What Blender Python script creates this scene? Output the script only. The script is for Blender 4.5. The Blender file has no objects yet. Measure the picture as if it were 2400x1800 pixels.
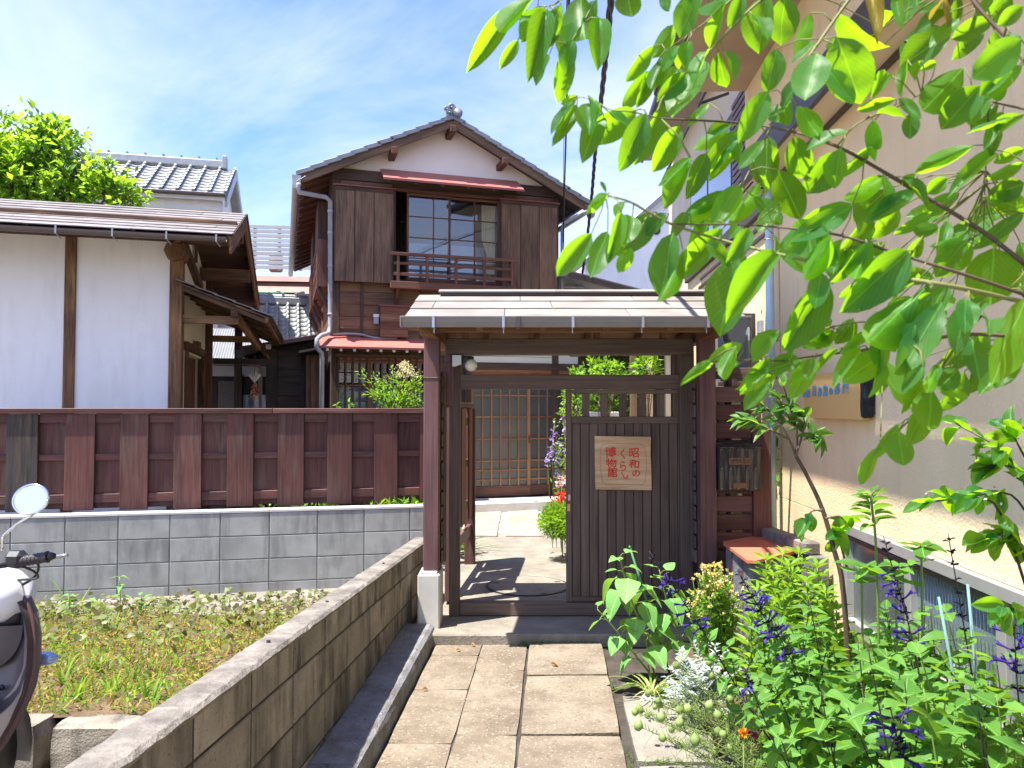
import bpy, math, random
import numpy as np
from mathutils import Vector, Matrix, Quaternion, noise as mnoise

R = random.Random(11)
rad = math.radians
SC = bpy.context.scene
COL = SC.collection

# ------------------------------------------------------------------ camera
F_PX, HOR = 1760.0, 957.0
CAM_H = 1.5
PITCH = math.atan((HOR - 900.0) / F_PX)
cam_d = bpy.data.cameras.new('camera')
cam = bpy.data.objects.new('camera', cam_d)
COL.objects.link(cam)
cam.location = (0, 0, CAM_H)
cam.rotation_euler = (rad(90) + PITCH, 0, 0)
cam_d.sensor_width = 36.0
cam_d.lens = F_PX / 2400.0 * 36.0
cam_d.clip_start = 0.02
cam_d.clip_end = 3000
cam_d.dof.use_dof = True
cam_d.dof.focus_distance = 5.6
cam_d.dof.aperture_fstop = 9.5
SC.camera = cam

# ------------------------------------------------------------------ light
SUN = Vector((-0.325, -0.170, 1.0)).normalized()      # towards the sun
sun_d = bpy.data.lights.new('sun', 'SUN')
sun_d.energy = 4.8
sun_d.angle = rad(0.53)
sun_d.color = (1.0, 0.95, 0.87)
sun = bpy.data.objects.new('sun', sun_d)
COL.objects.link(sun)
sun.location = SUN * 30
sun.rotation_euler = SUN.to_track_quat('Z', 'Y').to_euler()

world = bpy.data.worlds.new('World')
SC.world = world
world.use_nodes = True
SC.view_settings.view_transform = 'Standard'
SC.view_settings.look = 'None'
SC.view_settings.gamma = 1.0
SC.view_settings.use_curve_mapping = False
SC.view_settings.exposure = 1.48
SC.render.film_transparent = False
SC.cycles.use_denoising = True
SC.cycles.max_bounces = 6
SC.cycles.transparent_max_bounces = 8


class G:
    """tiny node-tree writer"""
    def __init__(s, nt):
        s.nt = nt

    def n(s, t, props=None, **ins):
        nd = s.nt.nodes.new('ShaderNode' + t)
        for k, v in (props or {}).items():
            setattr(nd, k, v)
        for k, v in ins.items():
            key = k.replace('_', ' ')
            if k.startswith('i') and k[1:].isdigit():
                key = int(k[1:])
            sock = nd.inputs[key]
            if isinstance(v, bpy.types.NodeSocket):
                s.nt.links.new(v, sock)
            else:
                if isinstance(v, (tuple, list)) and len(v) == 3 and sock.type == 'RGBA':
                    v = (*v, 1)
                sock.default_value = v
        return nd

    def noise(s, vec, scale, detail=3.0, rough=0.55, dist=0.0):
        nd = s.n('TexNoise', Scale=scale, Detail=detail, Roughness=rough, Distortion=dist)
        if vec is not None:
            s.nt.links.new(vec, nd.inputs['Vector'])
        return nd.outputs['Fac']

    def math(s, op, a, b=0.0, c=0.0, clamp=False):
        return s.n('Math', {'operation': op, 'use_clamp': clamp}, i0=a, i1=b, i2=c).outputs[0]

    def vmath(s, op, a, b=(0, 0, 0)):
        return s.n('VectorMath', {'operation': op}, i0=a, i1=b).outputs[0]

    def ramp(s, fac, stops):
        nd = s.n('ValToRGB', Fac=fac)
        e = nd.color_ramp.elements
        while len(e) < len(stops):
            e.new(0.5)
        for el, (p, c) in zip(e, stops):
            el.position = p
            el.color = (c, c, c, 1) if isinstance(c, (int, float)) else (*c, 1)
        return nd.outputs['Color']

    def mix(s, fac, a, b, blend='MIX'):
        nd = s.n('Mix', {'data_type': 'RGBA', 'blend_type': blend})
        for sock, v in ((nd.inputs[0], fac), (nd.inputs[6], a), (nd.inputs[7], b)):
            if isinstance(v, bpy.types.NodeSocket):
                s.nt.links.new(v, sock)
            else:
                if isinstance(v, (tuple, list)) and len(v) == 3:
                    v = (*v, 1)
                sock.default_value = v
        return nd.outputs[2]

    def mapr(s, v, a, b, c, d):
        return s.n('MapRange', i0=v, i1=a, i2=b, i3=c, i4=d).outputs[0]


# sky: Nishita with thin high cloud laid on a plane far overhead
g = G(world.node_tree)
world.node_tree.nodes.clear()
sky = g.n('TexSky', {'sky_type': 'NISHITA'})
sky.sun_disc = False
sky.sun_elevation = math.asin(SUN.z)
sky.sun_rotation = math.atan2(SUN.x, SUN.y)
sky.altitude = 30
sky.air_density = 1.0
sky.dust_density = 0.6
sky.ozone_density = 1.4
tc = g.n('TexCoord')
sep = g.n('SeparateXYZ', Vector=tc.outputs['Generated'])
zz = g.math('ADD', g.math('MAXIMUM', sep.outputs[2], 0.0), 0.16)
cu = g.math('DIVIDE', sep.outputs[0], zz)
cv = g.math('DIVIDE', sep.outputs[1], zz)
cvec = g.n('CombineXYZ', X=cu, Y=cv, Z=0.0).outputs[0]
rot = g.n('VectorRotate', {'rotation_type': 'Z_AXIS'}, Vector=cvec, Angle=rad(38)).outputs[0]
st = g.n('VectorMath', {'operation': 'MULTIPLY'}, i0=rot, i1=(1.0, 2.1, 1.0)).outputs[0]
n1 = g.noise(st, 0.62, 7.0, 0.60, 0.6)
n2 = g.noise(cvec, 0.42, 2.0, 0.5, 0.0)
den = g.math('ADD', g.math('MULTIPLY', n1, 0.62), g.math('MULTIPLY', n2, 0.50))
hz = g.mapr(sep.outputs[2], 0.08, 0.62, 0.15, -0.02)
den = g.math('ADD', den, hz)
cl = g.ramp(den, [(0.50, 0.0), (0.62, 0.40), (0.80, 0.90)])
SKY_CLOUD = (3.0, 3.2, 3.7)
skyc = g.mix(1.0, sky.outputs[0], (0.50, 0.595, 0.95), 'MULTIPLY')
col = g.mix(cl, skyc, SKY_CLOUD)
bg = g.n('Background', Color=col, Strength=0.15)
wo = g.n('OutputWorld')
world.node_tree.links.new(bg.outputs[0], wo.inputs[0])

# ------------------------------------------------------------------ helpers
_cp, _sp = math.cos(PITCH), math.sin(PITCH)


def ray(u, v):
    cx, cy = (u - 1200.0) / F_PX, (900.0 - v) / F_PX
    return Vector((cx, _cp - cy * _sp, cy * _cp + _sp))


def P(u, v, Y):
    """point of the place at forward distance Y that the survey photo shows at (u, v)"""
    d = ray(u, v)
    return Vector((0, 0, CAM_H)) + d * (Y / d.y)


class Frame:
    def __init__(s, x, y, yaw, z=0.0):
        s.o = Vector((x, y, z)); s.yaw = yaw
        c, n = math.cos(yaw), math.sin(yaw)
        s.ex, s.ey = Vector((c, n, 0)), Vector((-n, c, 0))

    def loc(s, p):
        d = p - s.o
        return Vector((d.dot(s.ex), d.dot(s.ey), d.z))

    def w(s, x, y, z):
        return s.o + s.ex * x + s.ey * y + Vector((0, 0, z))

    def at(s, u, v, depth=0.0):
        d = ray(u, v); c = Vector((0, 0, CAM_H))
        t = (depth - (c - s.o).dot(s.ey)) / d.dot(s.ey)
        q = s.loc(c + d * t)
        return q.x, q.z

    def side(s, u, v, xc=0.0):
        d = ray(u, v); c = Vector((0, 0, CAM_H))
        t = (xc - (c - s.o).dot(s.ex)) / d.dot(s.ex)
        q = s.loc(c + d * t)
        return q.y, q.z


class N:
    """an object and where its origin lies in the coordinates its parts are given in"""
    def __init__(s, ob, off):
        s.ob = ob; s.off = Vector(off)

    def __setitem__(s, k, v):
        s.ob[k] = v


def put(ob, name, parent=None):
    ob.name = name
    COL.objects.link(ob)
    if parent is not None:
        ob.parent = parent.ob
    return ob


def tag(nd, label=None, cat=None, group=None, kind=None):
    ob = nd.ob if isinstance(nd, N) else nd
    if label: ob['label'] = label
    if cat: ob['category'] = cat
    if group: ob['group'] = group
    if kind: ob['kind'] = kind
    return nd


def thing(name, label, cat, loc=(0, 0, 0), yaw=0.0, group=None, world_coords=False):
    ob = bpy.data.objects.new(name, None)
    ob.empty_display_size = 0.2
    COL.objects.link(ob)
    ob.location = loc
    ob.rotation_euler = (0, 0, yaw)
    tag(ob, label, cat, group)
    return N(ob, loc if world_coords else (0, 0, 0))


def mesh(name, verts, faces, mats, uvs=None, smooth=False, midx=None):
    me = bpy.data.meshes.new(name)
    me.from_pydata([tuple(v) for v in verts], [], faces)
    for m in (mats if isinstance(mats, (list, tuple)) else [mats]):
        me.materials.append(m)
    if uvs is not None:
        uvl = me.uv_layers.new(name='UVMap')
        li = np.empty(len(me.loops), dtype=np.int32)
        me.loops.foreach_get('vertex_index', li)
        uvl.data.foreach_set('uv', np.asarray(uvs, dtype=np.float32)[li].ravel())
    if smooth:
        me.polygons.foreach_set('use_smooth', np.ones(len(me.polygons), dtype=bool))
    if midx is not None:
        me.polygons.foreach_set('material_index', np.asarray(midx, dtype=np.int32))
    me.update()
    return me


def part(T, name, verts, faces, mats, origin=None, uvs=None, smooth=False, midx=None):
    """mesh object from vertices given in the coordinates of T's thing"""
    vs = [Vector(v) for v in verts]
    if origin is None:
        origin = sum(vs, Vector()) / len(vs)
    origin = Vector(origin)
    me = mesh(name, [v - origin for v in vs], faces, mats, uvs, smooth, midx)
    ob = put(bpy.data.objects.new(name, me), name, T)
    ob.location = origin - (T.off if T is not None else Vector())
    return N(ob, origin)


def chamfer(sx, sy, sz, b):
    hx, hy, hz = sx / 2, sy / 2, sz / 2
    b = min(b, 0.45 * min(sx, sy, sz))
    V, idx = [], {}
    for ix in (-1, 1):
        for iy in (-1, 1):
            for iz in (-1, 1):
                for ax in range(3):
                    p = [ix * (hx - b), iy * (hy - b), iz * (hz - b)]
                    p[ax] = (ix * hx, iy * hy, iz * hz)[ax]
                    idx[(ix, iy, iz, ax)] = len(V); V.append(p)
    Fc = []

    def add(f):
        a, bb, c = (Vector(V[i]) for i in f[:3])
        nrm = (bb - a).cross(c - a)
        cen = sum((Vector(V[i]) for i in f), Vector()) / len(f)
        Fc.append(f if nrm.dot(cen) > 0 else f[::-1])
    s2 = ((-1, -1), (1, -1), (1, 1), (-1, 1))
    for ax in range(3):
        o = [i for i in range(3) if i != ax]
        for s in (-1, 1):
            f = []
            for a, c in s2:
                k = [0, 0, 0]; k[ax] = s; k[o[0]] = a; k[o[1]] = c
                f.append(idx[(*k, ax)])
            add(f)
        for a, c in s2:
            k0 = [0, 0, 0]; k1 = [0, 0, 0]
            k0[ax] = -1; k1[ax] = 1
            for k in (k0, k1):
                k[o[0]] = a; k[o[1]] = c
            add([idx[(*k0, o[0])], idx[(*k1, o[0])], idx[(*k1, o[1])], idx[(*k0, o[1])]])
    for ix in (-1, 1):
        for iy in (-1, 1):
            for iz in (-1, 1):
                add([idx[(ix, iy, iz, a)] for a in range(3)])
    return V, Fc


_cb = {}


def boxmesh(sx, sy, sz, b, m):
    key = (round(sx, 4), round(sy, 4), round(sz, 4), round(b, 4), m.name)
    if key in _cb:
        return _cb[key]
    V, Fc = chamfer(sx, sy, sz, b)
    L = max(range(3), key=lambda i: (sx, sy, sz)[i])
    o = [i for i in range(3) if i != L]
    uv = [(p[L], p[o[0]] + p[o[1]]) for p in V]
    _cb[key] = mesh('box', V, Fc, m, uv)
    return _cb[key]


def box(T, name, lo, hi, m, b=0.004, rot=None):
    lo, hi = Vector(lo), Vector(hi)
    c = (lo + hi) / 2
    s = hi - lo
    me = boxmesh(abs(s.x), abs(s.y), abs(s.z), b, m)
    ob = put(bpy.data.objects.new(name, me), name, T)
    ob.location = c - (T.off if T is not None else Vector())
    if rot:
        ob.rotation_euler = rot
    return N(ob, c)


def bar(T, name, p0, p1, w, h, m, b=0.004, up=(0, 0, 1)):
    """timber of section w (sideways) x h (up) from p0 to p1"""
    p0, p1 = Vector(p0), Vector(p1)
    d = p1 - p0
    L = d.length
    x = d.normalized()
    y = Vector(up).cross(x)
    if y.length < 1e-5:
        y = Vector((0, 1, 0)).cross(x)
    y.normalize()
    z = x.cross(y)
    me = boxmesh(L, w, h, b, m)
    ob = put(bpy.data.objects.new(name, me), name, T)
    ob.location = (p0 + p1) / 2 - (T.off if T is not None else Vector())
    ob.rotation_mode = 'QUATERNION'
    ob.rotation_quaternion = Matrix((x, y, z)).transposed().to_quaternion()
    return N(ob, (p0 + p1) / 2)


def extrude(T, name, poly, vec, m, origin=None):
    """closed polygon (list of points) pushed along vec"""
    vec = Vector(vec)
    A = [Vector(p) for p in poly]
    nrm = Vector()
    for i in range(len(A)):
        nrm += A[i].cross(A[(i + 1) % len(A)])
    if nrm.dot(vec) > 0:
        A = A[::-1]
    k = len(A)
    V = A + [p + vec for p in A]
    Fc = [list(range(k)), list(range(2 * k - 1, k - 1, -1))]
    for i in range(k):
        j = (i + 1) % k
        Fc.append([j, i, i + k, j + k])
    uv = [((p - A[0]).x + (p - A[0]).y, (p - A[0]).z) for p in V]
    return part(T, name, V, Fc, m, origin, uv)


def tube_geo(pts, rs, n=8, cap=True):
    pts = [Vector(p) for p in pts]
    if not isinstance(rs, (list, tuple)):
        rs = [rs] * len(pts)
    V, Fc, UV = [], [], []
    ref = None
    dist = 0
    for i, p in enumerate(pts):
        a = pts[max(i - 1, 0)]; c = pts[min(i + 1, len(pts) - 1)]
        t = (c - a).normalized()
        if ref is None:
            ref = t.orthogonal().normalized()
        ref = (ref - t * ref.dot(t))
        ref = ref.normalized() if ref.length > 1e-6 else t.orthogonal().normalized()
        bi = t.cross(ref)
        if i: dist += (p - pts[i - 1]).length
        for k in range(n):
            an = 2 * math.pi * k / n
            V.append(p + (ref * math.cos(an) + bi * math.sin(an)) * rs[i])
            UV.append((dist, k / n * 2 * math.pi * rs[i]))
    for i in range(len(pts) - 1):
        for k in range(n):
            k2 = (k + 1) % n
            Fc.append([i * n + k, i * n + k2, (i + 1) * n + k2, (i + 1) * n + k])
    if cap:
        Fc.append(list(range(n - 1, -1, -1)))
        Fc.append([(len(pts) - 1) * n + k for k in range(n)])
    return V, Fc, UV


def tube(T, name, pts, rs, m, n=8, smooth=True):
    V, Fc, UV = tube_geo(pts, rs, n)
    return part(T, name, V, Fc, m, Vector(pts[0]), UV, smooth)


def tubes(T, name, polys, m, n=5, origin=None):
    """several connected twigs of one plant in one part"""
    V, Fc, UV = [], [], []
    for pts, rs in polys:
        v, f, u = tube_geo(pts, rs, n)
        o = len(V)
        V += v; UV += u
        Fc += [[i + o for i in q] for q in f]
    return part(T, name, V, Fc, m, origin if origin is not None else polys[0][0][0], UV, True)


def smooth_poly(pts, k=4):
    """Catmull-Rom through pts"""
    pts = [Vector(p) for p in pts]
    if len(pts) < 3:
        return pts
    q = [pts[0] * 2 - pts[1]] + pts + [pts[-1] * 2 - pts[-2]]
    out = []
    for i in range(1, len(q) - 2):
        for j in range(k):
            t = j / k
            a, b_, c, d = q[i - 1], q[i], q[i + 1], q[i + 2]
            out.append(0.5 * ((2 * b_) + (c - a) * t + (2 * a - 5 * b_ + 4 * c - d) * t * t
                              + (3 * b_ - a - 3 * c + d) * t ** 3))
    out.append(pts[-1])
    return out


def lathe(T, name, prof, c, m, n=16, axis='Z', smooth=True):
    """profile of (radius, height) turned round c"""
    V, Fc = [], []
    for r, h in prof:
        for k in range(n):
            a = 2 * math.pi * k / n
            if axis == 'Z': q = Vector((r * math.cos(a), r * math.sin(a), h))
            elif axis == 'Y': q = Vector((r * math.cos(a), h, r * math.sin(a)))
            else: q = Vector((h, r * math.cos(a), r * math.sin(a)))
            V.append(Vector(c) + q)
    for i in range(len(prof) - 1):
        for k in range(n):
            k2 = (k + 1) % n
            f = [i * n + k, i * n + k2, (i + 1) * n + k2, (i + 1) * n + k]
            Fc.append(f[::-1] if axis == 'Y' else f)
    Fc.append([k for k in range(n)][::-1] if axis != 'Y' else [k for k in range(n)])
    L = (len(prof) - 1) * n
    Fc.append([L + k for k in range(n)] if axis != 'Y' else [L + k for k in range(n)][::-1])
    uv = [(v.z - c[2], math.atan2(v.y - c[1], v.x - c[0])) for v in V]
    return part(T, name, V, Fc, m, c, uv, smooth)


def copy_tree(o, parent=None):
    c = o.copy()
    COL.objects.link(c)
    if parent is not None:
        c.parent = parent
    for ch in list(o.children):
        copy_tree(ch, c)
    return c


# ------------------------------------------------------------------ materials
def newmat(name):
    m = bpy.data.materials.new(name)
    m.use_nodes = True
    m.node_tree.nodes.clear()
    return m, G(m.node_tree)


def finish(m, g, color, rough=0.6, bump=None, bstr=0.3, bdist=0.01, metal=0.0, spec=0.5, **kw):
    p = g.n('BsdfPrincipled', Roughness=rough, Metallic=metal)
    p.inputs['Specular IOR Level'].default_value = spec
    s = p.inputs['Base Color']
    if isinstance(color, bpy.types.NodeSocket): g.nt.links.new(color, s)
    else: s.default_value = (*color, 1)
    for k, v in kw.items():
        p.inputs[k.replace('_', ' ')].default_value = v
    if bump is not None:
        b = g.n('Bump', Strength=bstr, Distance=bdist, Height=bump)
        g.nt.links.new(b.outputs[0], p.inputs['Normal'])
    o = g.n('OutputMaterial')
    g.nt.links.new(p.outputs[0], o.inputs[0])
    return m


def wood(name, dark, light, rough=0.65, worn=None, wornamt=0.0, vary=0.35, grain=70, fade=None):
    m, g = newmat(name)
    uv = g.n('TexCoord').outputs['UV']
    oi = g.n('ObjectInfo').outputs['Random']
    off = g.n('CombineXYZ', X=g.math('MULTIPLY', oi, 37.0), Y=g.math('MULTIPLY', oi, 91.0), Z=oi).outputs[0]
    v = g.vmath('ADD', uv, off)
    v1 = g.vmath('MULTIPLY', v, (2.2, grain, 1))
    n1 = g.noise(v1, 1.0, 4, 0.6, 0.4)
    n2 = g.noise(g.vmath('MULTIPLY', v, (1.3, 5, 1)), 1.0, 3, 0.6)
    f = g.math('ADD', g.math('MULTIPLY', n1, 0.6), g.math('MULTIPLY', n2, 0.55))
    c = g.ramp(f, [(0.42, dark), (0.70, light)])
    if worn:
        w = g.noise(g.vmath('MULTIPLY', v, (2.0, 22, 1)), 1.0, 5, 0.7)
        w2 = g.noise(g.vmath('MULTIPLY', v, (1.5, 3, 1)), 1.0, 2)
        wm = g.ramp(g.math('MULTIPLY', w, g.math('ADD', w2, 0.5)), [(0.56 - wornamt * 0.3, 0.0), (0.72, 1.0)])
        c = g.mix(g.math('MULTIPLY', wm, 0.75), c, worn)
    br = g.mapr(oi, 0, 1, 1 - vary, 1 + vary)
    c = g.mix(1.0, c, g.n('CombineColor', Red=br, Green=br, Blue=br).outputs[0], 'MULTIPLY')
    return finish(m, g, c, rough, n1, 0.35, 0.004, spec=0.35)


def rough_mineral(name, c1, c2, scale=3.0, rough=0.9, bump=0.3, bscale=120, bdist=0.004,
                  stain=None, stainamt=0.5, speck=None, local=True, vary=0.0, speckth=0.66):
    m, g = newmat(name)
    tcn = g.n('TexCoord').outputs['Object']
    oi = g.n('ObjectInfo').outputs['Random']
    v = tcn
    if local:
        off = g.n('CombineXYZ', X=g.math('MULTIPLY', oi, 53.0), Y=g.math('MULTIPLY', oi, 17.0), Z=g.math('MULTIPLY', oi, 71.0)).outputs[0]
        v = g.vmath('ADD', tcn, off)
    n1 = g.noise(v, scale, 5, 0.6)
    c = g.ramp(n1, [(0.32, c1), (0.68, c2)])
    nb = g.noise(v, bscale, 3, 0.6)
    if speck:
        sp = g.ramp(nb, [(speckth, 0.0), (speckth + 0.05, 1.0)])
        c = g.mix(sp, c, speck)
        sd = g.ramp(g.noise(v, bscale * 0.8, 2, 0.5), [(0.30, 1.0), (0.37, 0.0)])
        c = g.mix(g.math('MULTIPLY', sd, 0.55), c, tuple(x * 0.35 for x in c1))
    if stain:
        s1 = g.noise(g.vmath('MULTIPLY', v, (9, 9, 1.3)), 1.0, 5, 0.65)
        s2 = g.noise(v, 2.3, 3, 0.6)
        sm = g.ramp(g.math('MULTIPLY', s1, g.math('ADD', s2, 0.55)), [(0.50, 0.0), (0.72, 1.0)])
        c = g.mix(g.math('MULTIPLY', sm, stainamt), c, stain)
    if vary:
        br = g.mapr(oi, 0, 1, 1 - vary, 1 + vary)
        c = g.mix(1.0, c, g.n('CombineColor', Red=br, Green=br, Blue=br).outputs[0], 'MULTIPLY')
    return finish(m, g, c, rough, g.math('ADD', nb, g.math('MULTIPLY', n1, 0.6)), bump, bdist, spec=0.25)


def paint(name, c, rough=0.45, metal=0.0, dirt=0.25, vary=0.06, scale=6, spec=0.5, bump=0.05):
    m, g = newmat(name)
    v = g.n('TexCoord').outputs['Object']
    oi = g.n('ObjectInfo').outputs['Random']
    n1 = g.noise(v, scale, 5, 0.6)
    cc = g.ramp(n1, [(0.3, tuple(x * (1 - dirt) for x in c)), (0.65, c)])
    br = g.mapr(oi, 0, 1, 1 - vary, 1 + vary)
    cc = g.mix(1.0, cc, g.n('CombineColor', Red=br, Green=br, Blue=br).outputs[0], 'MULTIPLY')
    r = g.mapr(g.noise(v, scale * 4, 3), 0, 1, max(rough - 0.12, 0.03), min(rough + 0.12, 1))
    mm = finish(m, g, cc, 0.5, n1, bump, 0.01, metal, spec)
    bs = [n for n in m.node_tree.nodes if n.type == 'BSDF_PRINCIPLED'][0]
    m.node_tree.links.new(r, bs.inputs['Roughness'])
    return mm


def leafmat(name, dark, light, trans, tr=0.5, veins=True, rough=0.42, vary=0.35, edge=None, upper=None):
    m, g = newmat(name)
    uv = g.n('TexCoord').outputs['UV']
    oi = g.n('ObjectInfo').outputs['Random']
    isl = g.n('NewGeometry').outputs['Random Per Island']
    rnd = g.math('FRACT', g.math('ADD', oi, isl))
    c = g.ramp(rnd, [(0.0, dark), (1.0, light)])
    if upper:
        c = g.mix(g.n('NewGeometry').outputs['Backfacing'], upper, c)
    t = g.mix(rnd, tuple(x * (1 - vary) for x in trans), tuple(min(x * (1 + vary), 1) for x in trans))
    bmp = None
    if veins:
        sp = g.n('SeparateXYZ', Vector=uv)
        ax = g.math('ABSOLUTE', sp.outputs[0])
        q = g.math('SUBTRACT', g.math('MULTIPLY', sp.outputs[1], 9.0), g.math('MULTIPLY', ax, 5.0))
        fr = g.math('ABSOLUTE', g.math('SUBTRACT', g.math('FRACT', q), 0.5))
        vn = g.math('LESS_THAN', fr, 0.055)
        mid = g.math('LESS_THAN', ax, 0.034)
        vm = g.math('MAXIMUM', g.math('MULTIPLY', vn, 0.45), mid)
        c = g.mix(g.math('MULTIPLY', vm, 0.75), c, tuple(min(1, x * 2.0 + 0.03) for x in light))
        t = g.mix(g.math('MULTIPLY', vm, 0.6), t, tuple(min(1, x * 1.4) for x in trans))
        bmp = g.math('SUBTRACT', 1.0, vm)
    if edge:
        tcn = g.n('TexCoord').outputs['UV']
        en = g.noise(g.vmath('ADD', tcn, g.n('CombineXYZ', X=g.math('MULTIPLY', oi, 40.0), Y=oi, Z=0.0).outputs[0]), 3.0, 3)
        em = g.ramp(en, [(0.62, 0.0), (0.70, 1.0)])
        c = g.mix(g.math('MULTIPLY', em, 0.5), c, edge)
        t = g.mix(g.math('MULTIPLY', em, 0.5), t, edge)
    p = g.n('BsdfPrincipled', Roughness=rough, Base_Color=c)
    p.inputs['Specular IOR Level'].default_value = 0.22
    tb = g.n('BsdfTranslucent', Color=t)
    if bmp is not None:
        b = g.n('Bump', Strength=0.25, Distance=0.002, Height=bmp)
        g.nt.links.new(b.outputs[0], p.inputs['Normal'])
    ms = g.n('MixShader', Fac=tr)
    g.nt.links.new(p.outputs[0], ms.inputs[1])
    g.nt.links.new(tb.outputs[0], ms.inputs[2])
    o = g.n('OutputMaterial')
    g.nt.links.new(ms.outputs[0], o.inputs[0])
    return m


def glassmat(name, tint=(0.9, 0.95, 0.95), refl=1.0, frost=0.0, base=None, basefac=0.0, scale=220):
    m, g = newmat(name)
    fr = g.n('Fresnel', IOR=1.52).outputs[0]
    fr = g.math('MULTIPLY', fr, refl, clamp=True)
    gl = g.n('BsdfGlossy', Roughness=0.02 + frost * 0.3, Color=(0.95, 0.97, 1.0))
    tr = g.n('BsdfTransparent', Color=tint)
    lo = tr.outputs[0]
    if base is not None:
        v = g.n('TexCoord').outputs['Object']
        vo = g.noise(v, scale, 2, 0.5)
        df = g.n('BsdfPrincipled', Base_Color=g.ramp(vo, [(0.35, tuple(x * 0.65 for x in base)), (0.65, base)]), Roughness=0.25)
        bm = g.n('Bump', Strength=0.6, Distance=0.003, Height=vo)
        g.nt.links.new(bm.outputs[0], df.inputs['Normal'])
        mx = g.n('MixShader', Fac=basefac)
        g.nt.links.new(tr.outputs[0], mx.inputs[1]); g.nt.links.new(df.outputs[0], mx.inputs[2])
        lo = mx.outputs[0]
    ms = g.n('MixShader', Fac=fr)
    g.nt.links.new(lo, ms.inputs[1]); g.nt.links.new(gl.outputs[0], ms.inputs[2])
    o = g.n('OutputMaterial'); g.nt.links.new(ms.outputs[0], o.inputs[0])
    return m


W_MAROON = wood('maroon_board', (0.056, 0.022, 0.018), (0.140, 0.053, 0.042), 0.6, (0.14, 0.095, 0.07), 0.16, 0.24)
W_GREYBOARD = wood('weathered_board', (0.028, 0.024, 0.022), (0.075, 0.062, 0.055), 0.75, (0.15, 0.10, 0.06), 0.25, 0.15)
W_GATE = wood('gate_dark_wood', (0.074, 0.050, 0.039), (0.160, 0.113, 0.090), 0.62, None, 0, 0.16)
W_POST = wood('gate_post_wood', (0.085, 0.042, 0.040), (0.165, 0.085, 0.080), 0.55, None, 0, 0.10)
W_RAFTER = wood('rafter_wood', (0.10, 0.050, 0.022), (0.24, 0.12, 0.055), 0.7, None, 0, 0.2)
W_HOUSE = wood('house_siding', (0.062, 0.035, 0.022), (0.225, 0.122, 0.070), 0.75, (0.17, 0.085, 0.04), 0.22, 0.30)
W_HDARK = wood('house_dark_wood', (0.038, 0.025, 0.018), (0.105, 0.064, 0.043), 0.75, (0.09, 0.055, 0.035), 0.15, 0.2)
W_SHUT = wood('shutter_board', (0.060, 0.036, 0.024), (0.230, 0.138, 0.085), 0.75, (0.17, 0.10, 0.06), 0.20, 0.15)
W_BARGE = wood('barge_wood', (0.075, 0.046, 0.030), (0.22, 0.140, 0.090), 0.75, (0.04, 0.03, 0.025), 0.1, 0.1)
W_ORANGE = wood('door_lattice_wood', (0.20, 0.085, 0.038), (0.42, 0.205, 0.10), 0.6, None, 0, 0.15)
W_RAIL = wood('railing_wood', (0.075, 0.030, 0.019), (0.17, 0.075, 0.048), 0.65, None, 0, 0.15)
W_KURA = wood('storehouse_timber', (0.040, 0.023, 0.016), (0.125, 0.068, 0.042), 0.75, (0.28, 0.15, 0.06), 0.10, 0.15)
W_KURAPOST = wood('storehouse_post', (0.045, 0.026, 0.018), (0.20, 0.105, 0.050), 0.75, (0.34, 0.20, 0.09), 0.30, 0.10, 45)
W_ANNEX = wood('annex_board', (0.022, 0.018, 0.016), (0.068, 0.053, 0.045), 0.75, (0.08, 0.055, 0.04), 0.1, 0.2)
W_SIGN = wood('sign_wood', (0.42, 0.27, 0.14), (0.68, 0.48, 0.28), 0.6, (0.75, 0.60, 0.40), 0.1, 0.0, 28)
W_SIGN2 = wood('log_sign_wood', (0.60, 0.34, 0.11), (0.80, 0.50, 0.19), 0.5, None, 0, 0.0, 20)
W_BARK = wood('bark', (0.05, 0.033, 0.024), (0.17, 0.115, 0.08), 0.85, None, 0, 0.1, 30)
W_TWIG = wood('twig', (0.10, 0.11, 0.03), (0.24, 0.25, 0.08), 0.6, None, 0, 0.1, 30)
CHAR = rough_mineral('charred_bark', (0.010, 0.010, 0.013), (0.035, 0.035, 0.045), 30, 0.6, 0.8, 90, 0.01)

PLASTER = rough_mineral('white_plaster', (0.84, 0.84, 0.84), (0.90, 0.90, 0.90), 1.2, 0.95, 0.10, 60, 0.002,
                        stain=(0.60, 0.59, 0.55), stainamt=0.25, local=False)
PLASTER_G = rough_mineral('gable_plaster', (0.76, 0.68, 0.61), (0.84, 0.78, 0.72), 1.5, 0.95, 0.08, 60, 0.002, local=False)
CREAMP = rough_mineral('cream_plaster', (0.70, 0.66, 0.52), (0.76, 0.73, 0.60), 2, 0.9, 0.08, 60, 0.002, local=False)
STUCCO = rough_mineral('cream_stucco', (0.77, 0.575, 0.325), (0.88, 0.69, 0.42), 1.6, 0.95, 0.75, 75, 0.006, local=False, stain=(0.58, 0.45, 0.30), stainamt=0.3)
EAVE_T = rough_mineral('tan_eaves', (0.36, 0.27, 0.18), (0.44, 0.34, 0.24), 2, 0.9, 0.1, 60, 0.002, local=False)
STUCCO_S = rough_mineral('cream_soffit', (0.70, 0.57, 0.40), (0.78, 0.66, 0.48), 2, 0.9, 0.1, 60, 0.002, local=False)
BLOCK = rough_mineral('grey_block', (0.275, 0.275, 0.255), (0.405, 0.405, 0.38), 3.5, 0.92, 0.5, 170, 0.003,
                      stain=(0.13, 0.125, 0.12), stainamt=0.55, vary=0.08)
MORTAR = rough_mineral('mortar', (0.20, 0.20, 0.195), (0.28, 0.28, 0.27), 8, 0.95, 0.4, 120)
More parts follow.
